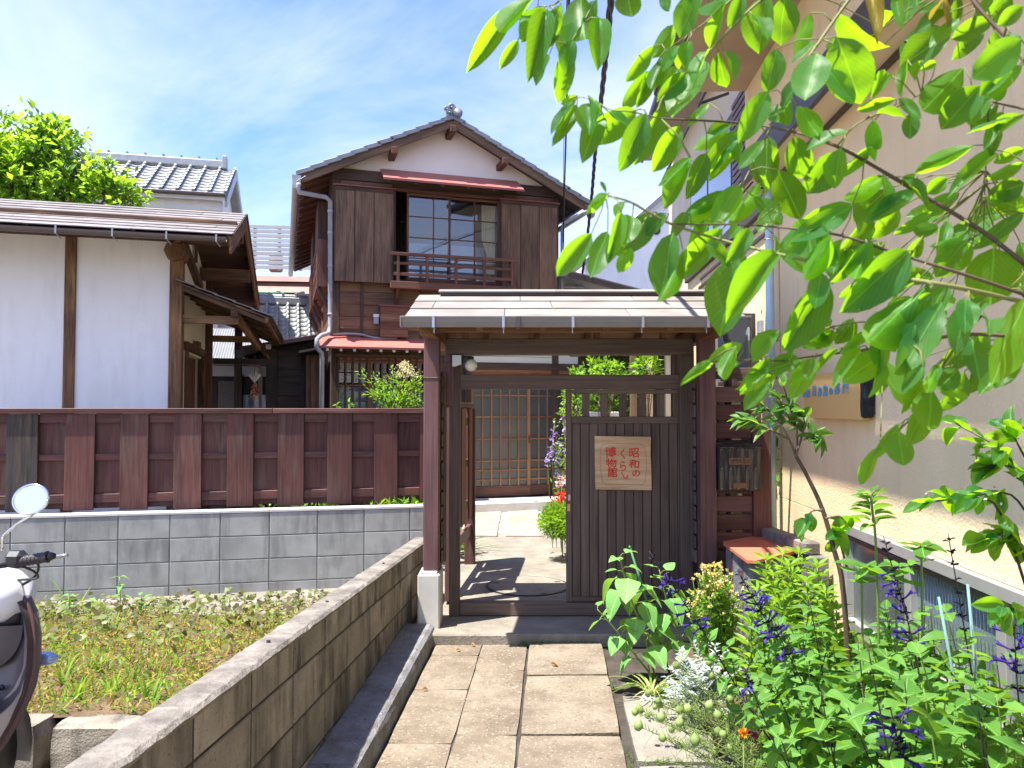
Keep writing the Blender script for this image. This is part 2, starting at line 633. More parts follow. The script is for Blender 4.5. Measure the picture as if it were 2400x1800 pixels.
OLDBLOCK = rough_mineral('old_block', (0.185, 0.160, 0.125), (0.345, 0.305, 0.245), 4.0, 0.95, 0.8, 110, 0.006,
                         stain=(0.035, 0.029, 0.023), stainamt=0.8, vary=0.16, speck=(0.36, 0.31, 0.25), speckth=0.66)
OLDMORTAR = rough_mineral('old_mortar', (0.030, 0.026, 0.021), (0.075, 0.063, 0.051), 8, 0.95, 0.6, 90)
WALLCAP = rough_mineral('wall_cap', (0.125, 0.110, 0.095), (0.285, 0.255, 0.220), 9.0, 0.95, 0.9, 70, 0.008,
                        stain=(0.09, 0.08, 0.07), stainamt=0.6)
KERB = rough_mineral('kerb_concrete', (0.125, 0.13, 0.14), (0.25, 0.25, 0.26), 5, 0.9, 1.0, 60, 0.008,
                     speck=(0.55, 0.53, 0.50), stain=(0.12, 0.085, 0.05), stainamt=0.45)
SLAB = rough_mineral('path_slab', (0.155, 0.124, 0.088), (0.255, 0.210, 0.156), 3.2, 0.92, 0.9, 62, 0.007,
                     speck=(0.36, 0.30, 0.225), stain=(0.10, 0.08, 0.058), stainamt=0.45, vary=0.09, speckth=0.60)
SLAB_G = rough_mineral('gate_slab', (0.185, 0.165, 0.132), (0.295, 0.268, 0.222), 4, 0.92, 0.8, 75, 0.006,
                       speck=(0.44, 0.40, 0.34), stain=(0.13, 0.115, 0.09), stainamt=0.3)
STONE = rough_mineral('path_stone', (0.27, 0.22, 0.168), (0.37, 0.315, 0.25), 5, 0.9, 0.4, 100, 0.003, vary=0.12)
PEBBLE = rough_mineral('pale_pebble', (0.33, 0.30, 0.26), (0.52, 0.49, 0.44), 40, 0.9, 0.9, 60, 0.01)
SOIL = rough_mineral('soil', (0.055, 0.036, 0.022), (0.15, 0.10, 0.062), 9, 1.0, 1.0, 40, 0.02)
BEDSOIL = rough_mineral('bed_soil', (0.070, 0.045, 0.026), (0.185, 0.128, 0.070), 7, 1.0, 1.0, 45, 0.02, local=False)
GROUND = rough_mineral('ground', (0.16, 0.14, 0.115), (0.26, 0.235, 0.20), 2, 0.95, 0.5, 60, 0.004, local=False)
PLINTH = rough_mineral('plinth_concrete', (0.48, 0.47, 0.44), (0.60, 0.59, 0.55), 6, 0.9, 0.2, 90, 0.002)
SLATE_G = rough_mineral('gate_slate', (0.180, 0.160, 0.140), (0.270, 0.244, 0.218), 3, 0.8, 0.3, 50, 0.002, vary=0.07)
SLATE_K = rough_mineral('storehouse_slate', (0.165, 0.145, 0.135), (0.25, 0.225, 0.215), 5, 0.75, 0.2, 60, 0.002, vary=0.12)
TILE = paint('smoked_tile', (0.20, 0.22, 0.255), 0.38, 0.0, 0.3, 0.10, 9, 0.6)
TILE_L = paint('pale_tile', (0.36, 0.37, 0.37), 0.45, 0.0, 0.25, 0.10, 9, 0.6)
PVC = paint('grey_pipe', (0.33, 0.34, 0.36), 0.4, 0, 0.25, 0.05, 5)
PVC_D = paint('dark_hopper', (0.06, 0.062, 0.068), 0.4, 0, 0.2, 0.05, 5)
PVC_BR = paint('brown_pipe', (0.22, 0.17, 0.165), 0.4, 0, 0.2, 0.05, 5)
GUTTER_K = paint('brown_gutter', (0.12, 0.095, 0.085), 0.4, 0, 0.25, 0.05, 5)
GUTTER_G = paint('mauve_gutter', (0.23, 0.205, 0.19), 0.4, 0, 0.15, 0.05, 5)
RED_IRON = paint('red_sheet', (0.48, 0.145, 0.115), 0.5, 0, 0.22, 0.05, 6)
DULLRED = paint('dull_red_roof', (0.27, 0.135, 0.105), 0.6, 0, 0.2, 0.08, 3)
RED_IRON_D = paint('red_sheet_edge', (0.22, 0.06, 0.055), 0.5, 0, 0.2, 0.05, 6)
STEEL = paint('steel', (0.45, 0.45, 0.46), 0.3, 0.8, 0.2)
CHROME = paint('chrome', (0.75, 0.76, 0.78), 0.12, 1.0, 0.05)
ALU = paint('window_alu', (0.40, 0.385, 0.365), 0.4, 0.3, 0.15)
BLACK = paint('black_plastic', (0.018, 0.018, 0.020), 0.42, 0, 0.3)
BLACKIRON = paint('black_iron', (0.022, 0.022, 0.026), 0.45, 0, 0.4)
WHITEP = paint('white_plastic', (0.72, 0.73, 0.75), 0.3, 0, 0.08)
MIRROR = paint('mirror_glass', (0.93, 0.95, 0.97), 0.02, 1.0, 0.0, 0, 6, 0.5, 0.0)
BROWNMET = paint('brown_metal', (0.075, 0.055, 0.05), 0.45, 0.1, 0.2)
LOUVRE = paint('louvre_brown', (0.19, 0.10, 0.075), 0.5, 0, 0.2)
BLUEPIPE = paint('pale_blue_pipe', (0.52, 0.68, 0.74), 0.4, 0, 0.12)
BOARDRED = wood('red_painted_board', (0.47, 0.13, 0.075), (0.63, 0.20, 0.12), 0.55, None, 0, 0.0, 15)
REDINK = paint('red_ink', (0.72, 0.045, 0.025), 0.6, 0, 0.2)
BLUEINK = paint('blue_ink', (0.13, 0.40, 0.66), 0.6, 0, 0.2)
INKLINE = paint('brown_line', (0.33, 0.10, 0.045), 0.7, 0, 0.2)
CURTAIN = paint('cream_curtain', (0.78, 0.66, 0.44), 0.9, 0, 0.1)
LACE = paint('pale_curtain', (0.42, 0.47, 0.56), 0.9, 0, 0.15)
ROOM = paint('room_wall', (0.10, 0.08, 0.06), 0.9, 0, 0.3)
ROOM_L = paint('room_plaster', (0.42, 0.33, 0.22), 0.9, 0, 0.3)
GREYDOOR = paint('grey_panel', (0.22, 0.19, 0.16), 0.8, 0, 0.3, 0.05, 30)
OFFWHITE = paint('off_white_paint', (0.70, 0.68, 0.62), 0.7, 0, 0.12)
LATTICEFENCE = paint('grey_slat', (0.42, 0.42, 0.42), 0.6, 0, 0.15, 0.1)
CABLE = paint('cable_black', (0.016, 0.016, 0.022), 0.5, 0, 0.1)
BRONZE = paint('bronze_paint', (0.115, 0.098, 0.10), 0.35, 0.35, 0.15, 0, 5, 0.6)
GLOBE = paint('milk_glass', (0.80, 0.78, 0.70), 0.25, 0, 0.05)
GLASS = glassmat('window_glass', (0.86, 0.90, 0.92), 2.2)
GLASS_D = glassmat('patterned_glass', (0.4, 0.45, 0.45), 0.9, 0.5, (0.125, 0.145, 0.138), 0.92, 160)
GLASS_W = glassmat('wired_glass', (0.8, 0.85, 0.85), 1.3, 0.1, (0.26, 0.33, 0.33), 0.75, 300)
INDICATOR = paint('indicator_lens', (0.35, 0.45, 0.72), 0.08, 0.3, 0.1)
RUSTBOX = None


def mailmat():
    m, g = newmat('rusty_mailbox')
    v = g.n('TexCoord').outputs['Object']
    st_ = g.noise(g.vmath('MULTIPLY', v, (22, 22, 3.5)), 1.0, 5, 0.65)
    n2 = g.noise(v, 14, 4, 0.6)
    c = g.ramp(st_, [(0.44, (0.014, 0.014, 0.017)), (0.56, (0.075, 0.070, 0.056)), (0.66, (0.15, 0.125, 0.085))])
    c = g.mix(g.ramp(n2, [(0.58, 0.0), (0.72, 0.7)]), c, (0.16, 0.085, 0.04))
    return finish(m, g, c, 0.55, st_, 0.3, 0.004, 0.2)


RUSTBOX = mailmat()
COPPER = paint('rust_plate', (0.20, 0.105, 0.05), 0.6, 0.2, 0.3, 0.05, 30)

L_AME = leafmat('serviceberry_leaf', (0.030, 0.115, 0.018), (0.075, 0.215, 0.024), (0.37, 0.70, 0.010), 0.58, True, 0.40, 0.35, (0.22, 0.15, 0.02), (0.030, 0.130, 0.045))
L_SAL = leafmat('salvia_leaf', (0.058, 0.165, 0.026), (0.125, 0.285, 0.052), (0.27, 0.48, 0.025), 0.42, True, 0.5)
L_SUN = leafmat('sunflower_leaf', (0.13, 0.32, 0.08), (0.20, 0.42, 0.12), (0.34, 0.56, 0.06), 0.38, True, 0.55, 0.15)
L_LIME = leafmat('lime_leaf', (0.10, 0.26, 0.022), (0.19, 0.38, 0.040), (0.36, 0.56, 0.03), 0.42, False)
L_MID = leafmat('mid_leaf', (0.045, 0.14, 0.03), (0.12, 0.26, 0.055), (0.26, 0.46, 0.04), 0.42, False)
L_DARKG = leafmat('dark_leaf', (0.018, 0.06, 0.016), (0.05, 0.14, 0.03), (0.16, 0.32, 0.03), 0.35, False)
L_TREE = leafmat('tree_leaf', (0.045, 0.150, 0.024), (0.14, 0.29, 0.030), (0.42, 0.64, 0.03), 0.50, False)
L_SILVER = leafmat('silver_leaf', (0.30, 0.36, 0.32), (0.46, 0.51, 0.46), (0.40, 0.46, 0.36), 0.22, False, 0.8, 0.1)
L_PURPLE = leafmat('purple_leaf', (0.040, 0.010, 0.028), (0.10, 0.03, 0.06), (0.16, 0.02, 0.06), 0.3, False)
L_STRIPE = leafmat('striped_grass', (0.20, 0.28, 0.06), (0.55, 0.55, 0.25), (0.5, 0.5, 0.12), 0.35, False)
L_GRASS = leafmat('grass_blade', (0.09, 0.22, 0.025), (0.24, 0.40, 0.06), (0.40, 0.58, 0.05), 0.4, False)
L_STRAW = leafmat('straw', (0.22, 0.17, 0.03), (0.50, 0.38, 0.10), (0.52, 0.42, 0.08), 0.35, False, 0.7)
L_POTATO = leafmat('vine_leaf', (0.11, 0.08, 0.055), (0.22, 0.29, 0.10), (0.32, 0.36, 0.08), 0.35, False)
L_FLOW_Y = leafmat('yellow_flower', (0.70, 0.52, 0.05), (0.85, 0.75, 0.45), (0.7, 0.6, 0.2), 0.3, False)
L_PANICLE = leafmat('cream_flower', (0.55, 0.47, 0.20), (0.75, 0.70, 0.42), (0.7, 0.62, 0.3), 0.3, False)
L_BLUE = leafmat('salvia_petal', (0.035, 0.018, 0.17), (0.075, 0.04, 0.30), (0.10, 0.045, 0.40), 0.35, False, 0.5)
L_CALYX = leafmat('salvia_calyx', (0.010, 0.008, 0.018), (0.025, 0.018, 0.04), (0.02, 0.01, 0.04), 0.1, False)
L_LILAC = leafmat('lilac_flower', (0.26, 0.16, 0.50), (0.55, 0.45, 0.75), (0.5, 0.35, 0.8), 0.35, False)
L_RED = leafmat('red_flower', (0.60, 0.02, 0.015), (0.80, 0.05, 0.03), (0.8, 0.05, 0.03), 0.3, False)
L_PINK = leafmat('pink_flower', (0.70, 0.40, 0.45), (0.85, 0.65, 0.65), (0.8, 0.5, 0.5), 0.3, False)
L_POD = leafmat('seed_pod', (0.22, 0.32, 0.09), (0.36, 0.46, 0.16), (0.40, 0.50, 0.15), 0.3, False)
L_DRY = leafmat('dry_leaf', (0.28, 0.14, 0.05), (0.45, 0.27, 0.12), (0.4, 0.2, 0.05), 0.25, False, 0.8)
STEM_DARK = paint('dark_stem', (0.030, 0.020, 0.024), 0.5, 0, 0.3)
STEM_G = paint('green_stem', (0.16, 0.24, 0.05), 0.55, 0, 0.25)
STAKE_G = paint('green_stake', (0.055, 0.20, 0.075), 0.5, 0, 0.2)
STAKE_B = paint('pale_stake', (0.20, 0.36, 0.35), 0.5, 0, 0.2)

# ------------------------------------------------------------------ leaves
def leaf_template(width_fn, n=8, cols=5, droop=0.0, fold=0.10, twist=0.0, wave=0.0):
    """unit leaf: base at 0, tip at y=1, half width from width_fn; returns verts, faces, uv"""
    V, UV, Fc = [], [], []
    for i in range(n + 1):
        t = i / n
        w = width_fn(t)
        z0 = -droop * t * t
        a = twist * t
        for j in range(cols):
            s = j / (cols - 1) * 2 - 1
            x = s * w
            z = abs(s) * w * fold * 2 + z0 + wave * math.sin(t * 9 + s * 2) * w
            V.append((x * math.cos(a) - (z - z0) * math.sin(a), t, z0 + x * math.sin(a) + (z - z0) * math.cos(a)))
            UV.append((s * w * 2, t))
    for i in range(n):
        for j in range(cols - 1):
            a = i * cols + j
            Fc.append([a, a + 1, a + cols + 1, a + cols])
    return V, Fc, UV


def ovate(t, p=0.42, k=1.0):
    """half-width of an ovate leaf, 0..0.5"""
    if t <= 0 or t >= 1: return 0.0005
    return 0.5 * (math.sin(math.pi * t ** p) ** (0.75)) * k


def elliptic(t): return max(0.0005, 0.5 * (math.sin(math.pi * min(max(t, 0), 1)) ** 0.62))
def lanceo(t): return max(0.0005, 0.5 * math.sin(math.pi * t ** 0.75) ** 0.9)
def cordate(t):
    return max(0.002, 0.5 * (math.sin(math.pi * (0.10 + 0.90 * t) ** 0.55)) ** 0.8) if t < 1 else 0.0005


def leafmesh(name, m, fn, **kw):
    V, Fc, UV = leaf_template(fn, **kw)
    return mesh(name, V, Fc, m, UV, True)


AME = [leafmesh('leaf', L_AME, elliptic, n=8, cols=5, droop=d, fold=f, twist=tw, wave=w) for d, f, tw, w in
       ((0.12, 0.10, 0.1, 0.05), (0.22, 0.15, 0.25, 0.06), (-0.06, 0.08, -0.2, 0.06), (0.28, 0.20, -0.3, 0.05), (0.08, 0.26, 0.2, 0.06), (0.16, 0.12, -0.15, 0.09))]
AME_DRY = [leafmesh('leaf', leafmat('browned_leaf', (0.20, 0.10, 0.03), (0.30, 0.26, 0.05), (0.45, 0.30, 0.03), 0.4, True, 0.6, 0.3, (0.10, 0.04, 0.015)), elliptic, n=8, cols=5, droop=.3, fold=.5, twist=.5, wave=.12)]
SAL = [leafmesh('leaf', L_SAL, lambda t: ovate(t, 0.55), n=6, cols=5, droop=d, fold=f, twist=tw, wave=0.05) for d, f, tw in
       ((0.25, 0.12, 0.0), (0.40, 0.18, 0.2), (0.12, 0.08, -0.2))]
SUNF = [leafmesh('leaf', L_SUN, lambda t: ovate(t, 0.50), n=7, cols=5, droop=d, fold=f, twist=tw, wave=0.05) for d, f, tw in
        ((0.35, 0.10, 0.0), (0.55, 0.14, 0.2), (0.2, 0.05, -0.2))]
EUP = [leafmesh('leaf', L_LIME, lanceo, n=5, cols=3, droop=d, fold=0.15) for d in (0.1, 0.3)]
MIDL = [leafmesh('leaf', L_MID, lanceo, n=6, cols=3, droop=d, fold=0.14, twist=tw) for d, tw in ((0.15, 0.1), (0.35, -0.1), (0.05, 0.2))]
PURP = [leafmesh('leaf', L_PURPLE, lanceo, n=6, cols=3, droop=d, fold=0.3) for d in (0.1, 0.35)]


def place_leaf(T, me, p, axis, nrm, L, wr, name='leaf'):
    """leaf object from p along axis with blade normal nrm; L length, wr width/length"""
    y = Vector(axis).normalized()
    z = Vector(nrm) - y * Vector(nrm).dot(y)
    z = z.normalized() if z.length > 1e-5 else y.orthogonal().normalized()
    x = y.cross(z)
    ob = bpy.data.objects.new(name, me)
    COL.objects.link(ob)
    ob.parent = T.ob
    M3 = Matrix((x * (L * wr), y * L, z * L)).transposed().to_4x4()
    M3.translation = Vector(p) - T.off
    ob.matrix_local = M3
    return ob


LEAF4 = ([(0, 0, 0), (-0.5, 0.42, 0.10), (0.5, 0.42, 0.10), (0, 0.48, 0.0), (0, 1, -0.12)],
         [(0, 3, 1), (0, 2, 3), (1, 3, 4), (3, 2, 4)])
BLADE = ([(-0.5, 0, 0), (0.5, 0, 0), (-0.42, 0.5, 0.0), (0.42, 0.5, 0), (0, 1, -0.28)],
         [(0, 1, 3, 2), (2, 3, 4)])
HEART = ([(0, 0.08, 0), (-0.42, 0, 0.05), (-0.52, 0.34, 0.1), (0, 1, -0.12), (0.52, 0.34, 0.1), (0.42, 0, 0.05), (0, 0.4, -0.02)],
         [(0, 6, 2, 1), (0, 5, 4, 6), (6, 3, 2), (6, 4, 3)])
QUADL = ([(0, 0, 0), (-0.5, 0.45, 0.06), (0.5, 0.45, 0.06), (0, 1, -0.05)], [(0, 2, 3, 1)])


def cloud_mesh(name, m, pos, axis, nrm, ln, wd, tmpl=LEAF4, origin=(0, 0, 0)):
    """many small leaves in one mesh"""
    pos = np.asarray(pos, float) - np.asarray(origin, float)
    y = np.asarray(axis, float); z = np.asarray(nrm, float)
    y /= np.linalg.norm(y, axis=1, keepdims=True) + 1e-9
    z = z - y * np.sum(z * y, axis=1, keepdims=True)
    z /= np.linalg.norm(z, axis=1, keepdims=True) + 1e-9
    x = np.cross(y, z)
    tv = np.asarray(tmpl[0], float)
    n, k = len(pos), len(tv)
    ln = np.broadcast_to(np.asarray(ln, float), (n,)); wd = np.broadcast_to(np.asarray(wd, float), (n,))
    V = (pos[:, None, :] + x[:, None, :] * (tv[None, :, 0:1] * wd[:, None, None])
         + y[:, None, :] * (tv[None, :, 1:2] * ln[:, None, None])
         + z[:, None, :] * (tv[None, :, 2:3] * ln[:, None, None])).reshape(-1, 3)
    me = bpy.data.meshes.new(name)
    me.vertices.add(n * k)
    me.vertices.foreach_set('co', V.astype(np.float32).ravel())
    fl = tmpl[1]
    loops = sum(len(f) for f in fl)
    li = np.concatenate([np.asarray(f) for f in fl])
    starts = np.cumsum([0] + [len(f) for f in fl[:-1]])
    tot = np.array([len(f) for f in fl])
    L = (li[None, :] + (np.arange(n) * k)[:, None]).ravel()
    me.loops.add(n * loops)
    me.loops.foreach_set('vertex_index', L.astype(np.int32))
    me.polygons.add(n * len(fl))
    me.polygons.foreach_set('loop_start', (starts[None, :] + (np.arange(n) * loops)[:, None]).ravel().astype(np.int32))
    me.polygons.foreach_set('loop_total', np.tile(tot, n).astype(np.int32))
    me.materials.append(m)
    uvl = me.uv_layers.new(name='UVMap')
    uvl.data.foreach_set('uv', np.tile(tv[li][:, :2], (n, 1)).astype(np.float32).ravel())
    me.update(calc_edges=True)
    me.validate()
    return me


def cloud(T, name, m, pos, axis, nrm, ln, wd, tmpl=LEAF4, origin=None):
    if origin is None:
        origin = np.mean(np.asarray(pos, float), axis=0)
    me = cloud_mesh(name, m, pos, axis, nrm, ln, wd, tmpl, origin)
    ob = put(bpy.data.objects.new(name, me), name, T)
    ob.location = Vector(origin) - (T.off if T is not None else Vector())
    if T is not None: ob['kind'] = 'stuff'
    return N(ob, origin)


NR = np.random.default_rng(5)


def rdir(n, up=0.0):
    v = NR.normal(size=(n, 3)); v[:, 2] += up
    return v / np.linalg.norm(v, axis=1, keepdims=True)

# ================================================================== GROUND AND PATH
def struct(name, nd):
    nd.ob.name = name
    nd['kind'] = 'structure'
    return nd


S = 600.0
struct('ground', part(None, 'ground', [(-S, -S, -0.06), (S, -S, -0.06), (S, S, -0.06), (-S, S, -0.06)], [[0, 1, 2, 3]], GROUND, (0, 0, -0.06)))


def px_line(c):          # lines running along the path
    return lambda Y: 0.054 * Y + c


# ---- path bed with slabs
XK = -0.76
path = struct('path', part(None, 'path', [(XK - .02, -1.5, -0.012), (1.02, -1.5, -0.012), (1.30, 4.83, -0.012), (XK + .24, 4.83, -0.012)],
                           [[0, 1, 2, 3]], OLDMORTAR, (0.1, 2.4, -0.012)))


def slab(T, name, x0, x1, y0, y1, zt, th, m, jit=0.006, gap=0.006):
    """uneven slab between two lines along the path"""
    x0 += gap; x1 -= gap; y0 += gap; y1 -= gap
    nx, ny = 5, 5
    tilt = R.uniform(-jit, jit), R.uniform(-jit, jit)
    top = []
    for j in range(ny + 1):
        for i in range(nx + 1):
            s, t = i / nx, j / ny
            Y = y0 + (y1 - y0) * t
            X = (x0 + (x1 - x0) * s) + 0.054 * Y
            e = 0.0
            if i in (0, nx): X += (1 if i == 0 else -1) * abs(mnoise.noise((X * 9, Y * 9, 3))) * 0.005; e = 0.0025
            if j in (0, ny): Y += (1 if j == 0 else -1) * abs(mnoise.noise((X * 9, Y * 9, 7))) * 0.006; e = max(e, 0.0025)
            if i in (0, nx) and j in (0, ny):
                X += (0.004 if i == 0 else -0.004); Y += (0.004 if j == 0 else -0.004)
            top.append(Vector((X, Y, zt - e + tilt[0] * (s - .5) + tilt[1] * (t - .5) + 0.0025 * mnoise.noise((X * 5, Y * 5, 1)))))
    Fc = []
    for j in range(ny):
        for i in range(nx):
            a = j * (nx + 1) + i
            Fc.append([a, a + 1, a + nx + 2, a + nx + 1])
    ring = [i for i in range(nx + 1)] + [j * (nx + 1) + nx for j in range(1, ny + 1)] + \
           [ny * (nx + 1) + i for i in range(nx - 1, -1, -1)] + [j * (nx + 1) for j in range(ny - 1, 0, -1)]
    o = len(top)
    V = top + [top[i] + Vector((0, 0, -th)) for i in ring]
    k = len(ring)
    for q in range(k):
        q2 = (q + 1) % k
        Fc.append([ring[q], o + q, o + q2, ring[q2]])
    return part(T, name, V, Fc, m, None, None, False)


colA = [-.9, -0.1, .75, 1.42, 2.05, 2.72, 3.42, 4.06, 4.62, 4.82]
for a, b in zip(colA[:-1], colA[1:]): slab(path, 'path_slab', -0.745, -0.452, a, b, 0.0, 0.03, SLAB, 0.003, 0.0006)
colB = [-.9, 0.0, .9, 1.75, 2.62, 3.50, 4.35, 4.82]
for a, b in zip(colB[:-1], colB[1:]): slab(path, 'path_slab', -0.450, -0.163, a, b, 0.002, 0.03, SLAB, 0.004, 0.0008)
colC = [-.9, -.1, .6, 1.25, 1.98, 2.72, 3.46, 4.22, 4.81]
for a, b in zip(colC[:-1], colC[1:]): slab(path, 'path_slab', -0.155, 0.312, a, b, 0.022, 0.045, SLAB, 0.010, 0.006)
colD = [-.9, -.2, .5, 1.1, 1.75, 2.45, 3.20, 3.95]
for a, b in zip(colD[:-1], colD[1:]): slab(path, 'path_slab', 0.345, 0.80, a, b, 0.012, 0.04, SLAB_G, 0.010, 0.010)

# ---- kerb beside the path
kb = tag(thing('kerb', 'speckled grey concrete kerb between path and old block wall', 'kerb', (-0.74, 2.4, 0), 0, world_coords=True))
ky = [-0.6, 0.2, 0.95, 1.6, 2.3, 3.0, 3.75, 4.42, 4.93]
for a, b in zip(ky[:-1], ky[1:]):
    V, prof = [], [(-0.966, -0.03), (-0.966, 0.098), (-0.955, 0.104), (-0.86, 0.106), (-0.795, 0.100), (-0.772, 0.085), (-0.764, 0.06), (-0.758, -0.03)]
    nseg = 3
    Fc = []
    for j in range(nseg + 1):
        Y = a + 0.002 + (b - a - 0.004) * j / nseg
        for k, (x, z) in enumerate(prof):
            w = 0.004 * mnoise.noise((Y * 3, k, 5))
            if j in (0, nseg) and 0 < k < 7: w -= 0.003
            V.append((x + 0.054 * Y + w, Y, z + w))
    kk = len(prof)
    for j in range(nseg):
        for k in range(kk - 1):
            p = j * kk + k
            Fc.append([p, p + kk, p + kk + 1, p + 1])
    Fc.append(list(range(kk))[::1]); Fc.append([nseg * kk + k for k in range(kk)][::-1])
    part(kb, 'kerb_stone', V, Fc, KERB, None, None, False)

# ---- old block wall along the path (follows the fall of the ground)
ow = thing('path_block_wall', 'stained brown concrete block wall beside the path, falling towards the gate', 'wall', (-1.0, 2.8, 0), 0, world_coords=True)


def wtop(Y): return 0.717 - 0.0525 * (Y - 1.634)


def wall_block(T, name, y0, y1, d0, d1, m, x0=-0.964, th=0.12, g=0.0045):
    V = []
    for (Y, s) in ((y0 + g, 0), (y1 - g, 1)):
        for d in (d0 + g, d1 - g):
            for x in (x0, x0 - th):
                V.append((x + 0.054 * Y, Y, wtop(Y) - d))
    c = 0.004
    # small chamfer on the face towards the path
    V2, Fc = [], []
    yA, yB = y0 + .0075, y1 - .0075
    def pt(Y, d, x): return (x + 0.054 * Y, Y, wtop(Y) - d)
    face = [pt(yA + c, d0 + g + c, x0), pt(yB - c, d0 + g + c, x0), pt(yB - c, d1 - g - c, x0), pt(yA + c, d1 - g - c, x0)]
    mid = [pt(yA, d0 + g, x0 - c), pt(yB, d0 + g, x0 - c), pt(yB, d1 - g, x0 - c), pt(yA, d1 - g, x0 - c)]
    bk = [pt(yA, d0 + g, x0 - th), pt(yB, d0 + g, x0 - th), pt(yB, d1 - g, x0 - th), pt(yA, d1 - g, x0 - th)]
    V2 = face + mid + bk
    Fc = [[3, 2, 1, 0]]
    for i in range(4):
        j = (i + 1) % 4
        Fc.append([i, j, 4 + j, 4 + i]); Fc.append([4 + i, 4 + j, 8 + j, 8 + i])
    Fc.append([8, 9, 10, 11])
    return part(T, name, V2, Fc, m)


wy = [2.047 + 0.3915 * k for k in range(-5, 10)] + [5.9]
wy = [y for y in wy if y < 5.7] + [5.9]
for a, b in zip(wy[:-1], wy[1:]):
    for d0, d1 in ((0.012, 0.145), (0.145, 0.335), (0.335, 0.525), (0.525, 0.72)):
        if wtop(a) - d0 > -0.02:
            wall_block(ow, 'block', a, b, d0, d1, OLDBLOCK)
core = []
for Y in (wy[0] + .01, 5.89):
    for x in (-0.9685, -1.078):
        for z in (-0.1, wtop(Y) - 0.03):
            core.append((x + 0.054 * Y, Y, z))
part(ow, 'mortar', core, [[0, 1, 3, 2], [4, 6, 7, 5], [0, 4, 5, 1], [2, 3, 7, 6], [1, 5, 7, 3], [0, 2, 6, 4]], OLDMORTAR)
# rough cap, worn on its edges, in lengths
cy = [wy[0], 0.62, 1.15, 1.66, 2.05, 2.83, 3.59, 4.38, 5.16, 5.9]
for a, b in zip(cy[:-1], cy[1:]):
    V, Fc = [], []
    n = max(4, int((b - a) / 0.035))
    for j in range(n + 1):
        Y = a + (b - a) * j / n
        w0 = 0.012 * mnoise.noise((Y * 14, 0, 0)); w1 = 0.012 * mnoise.noise((Y * 14, 9, 0)); w2 = 0.004 * mnoise.noise((Y * 20, 4, 0))
        zt = wtop(Y)
        for x, z in ((-0.962 + w0 * .4, zt - 0.024 + w1 * .5), (-0.958 + w0 * .4, zt - 0.012 + w1 * .4), (-0.972 + w0, zt - 0.001 + w2),
                     (-1.02, zt + 0.002 + w2), (-1.072 + w1, zt - 0.001 + w2), (-1.088 + w1 * .4, zt - 0.012), (-1.086, zt - 0.024)):
            V.append((x + 0.054 * Y, Y, z))
    for j in range(n):
        for k in range(6):
            p = j * 7 + k
            Fc.append([p, p + 1, p + 8, p + 7])
    Fc.append([0, 6, 5, 4, 3, 2, 1]); Fc.append([n * 7 + k for k in range(7)])
    part(ow, 'cap', V, Fc, WALLCAP, None, None, False)
for Y in (2.72, 3.42, 4.55):
    tube(ow, 'rebar_end', [(-1.02 + .054 * Y, Y, wtop(Y) - .01), (-1.02 + .054 * Y, Y, wtop(Y) + .008)], 0.008, CHAR, 6)

# ---- concrete pad under the scooter and kerbstones of the bed
pad = struct('parking_pad', box(None, 'parking_pad', (-6.0, -1.5, -0.05), (-1.05, 2.86, 0.12), SLAB_G, 0.004))
ks = [(-3.3, -2.62), (-2.6, -2.03), (-1.72, -0.985)]
st0 = thing('kerbstone', 'chunky concrete edging stone of the weed bed, left of the dark crack', 'kerbstone', (-2.0, 2.9, .12), 0, 'edging stones of the weed bed', True)
def rough_block(T, name, lo, hi, m, seed=1, amp=0.012, n=4):
    lo, hi = Vector(lo), Vector(hi)
    V, Fc = [], []
    idx = {}
    for i in range(n + 1):
        for j in range(n + 1):
            for k in range(n + 1):
                if 0 < i < n and 0 < j < n and 0 < k < n: continue
                p = Vector((lo.x + (hi.x - lo.x) * i / n, lo.y + (hi.y - lo.y) * j / n, lo.z + (hi.z - lo.z) * k / n))
                q = p.copy()
                e = sum(1 for a in (i, j, k) if a in (0, n))
                c = (lo + hi) / 2
                if e >= 2:
                    q += (c - p).normalized() * amp * (0.5 + 0.5 * (e - 1))
                q += Vector((mnoise.noise(p * 13 + Vector((seed, 0, 0))), mnoise.noise(p * 13 + Vector((0, seed, 0))), mnoise.noise(p * 13 + Vector((0, 0, seed))))) * amp * 0.5
                idx[(i, j, k)] = len(V); V.append(q)
    for a in range(n):
        for b in range(n):
            Fc += [[idx[(a, b, 0)], idx[(a, b + 1, 0)], idx[(a + 1, b + 1, 0)], idx[(a + 1, b, 0)]],
                   [idx[(a, b, n)], idx[(a + 1, b, n)], idx[(a + 1, b + 1, n)], idx[(a, b + 1, n)]],
                   [idx[(a, 0, b)], idx[(a + 1, 0, b)], idx[(a + 1, 0, b + 1)], idx[(a, 0, b + 1)]],
                   [idx[(a, n, b)], idx[(a, n, b + 1)], idx[(a + 1, n, b + 1)], idx[(a + 1, n, b)]],
                   [idx[(0, a, b)], idx[(0, a, b + 1)], idx[(0, a + 1, b + 1)], idx[(0, a + 1, b)]],
                   [idx[(n, a, b)], idx[(n, a + 1, b)], idx[(n, a + 1, b + 1)], idx[(n, a, b + 1)]]]
    return part(T, name, V, Fc, m, None, None, False)


KSTONE = OLDBLOCK
rough_block(st0, 'stone', (-2.62, 2.86, 0.10), (-1.785, 3.0, 0.305), KSTONE, 3)
st1 = thing('kerbstone', 'long concrete edging stone of the weed bed, right of the dark crack against the wall', 'kerbstone', (-1.4, 2.9, .12), 0, 'edging stones of the weed bed', True)
rough_block(st1, 'stone', (-1.745, 2.86, 0.10), (-0.96, 3.0, 0.30), KSTONE, 8)

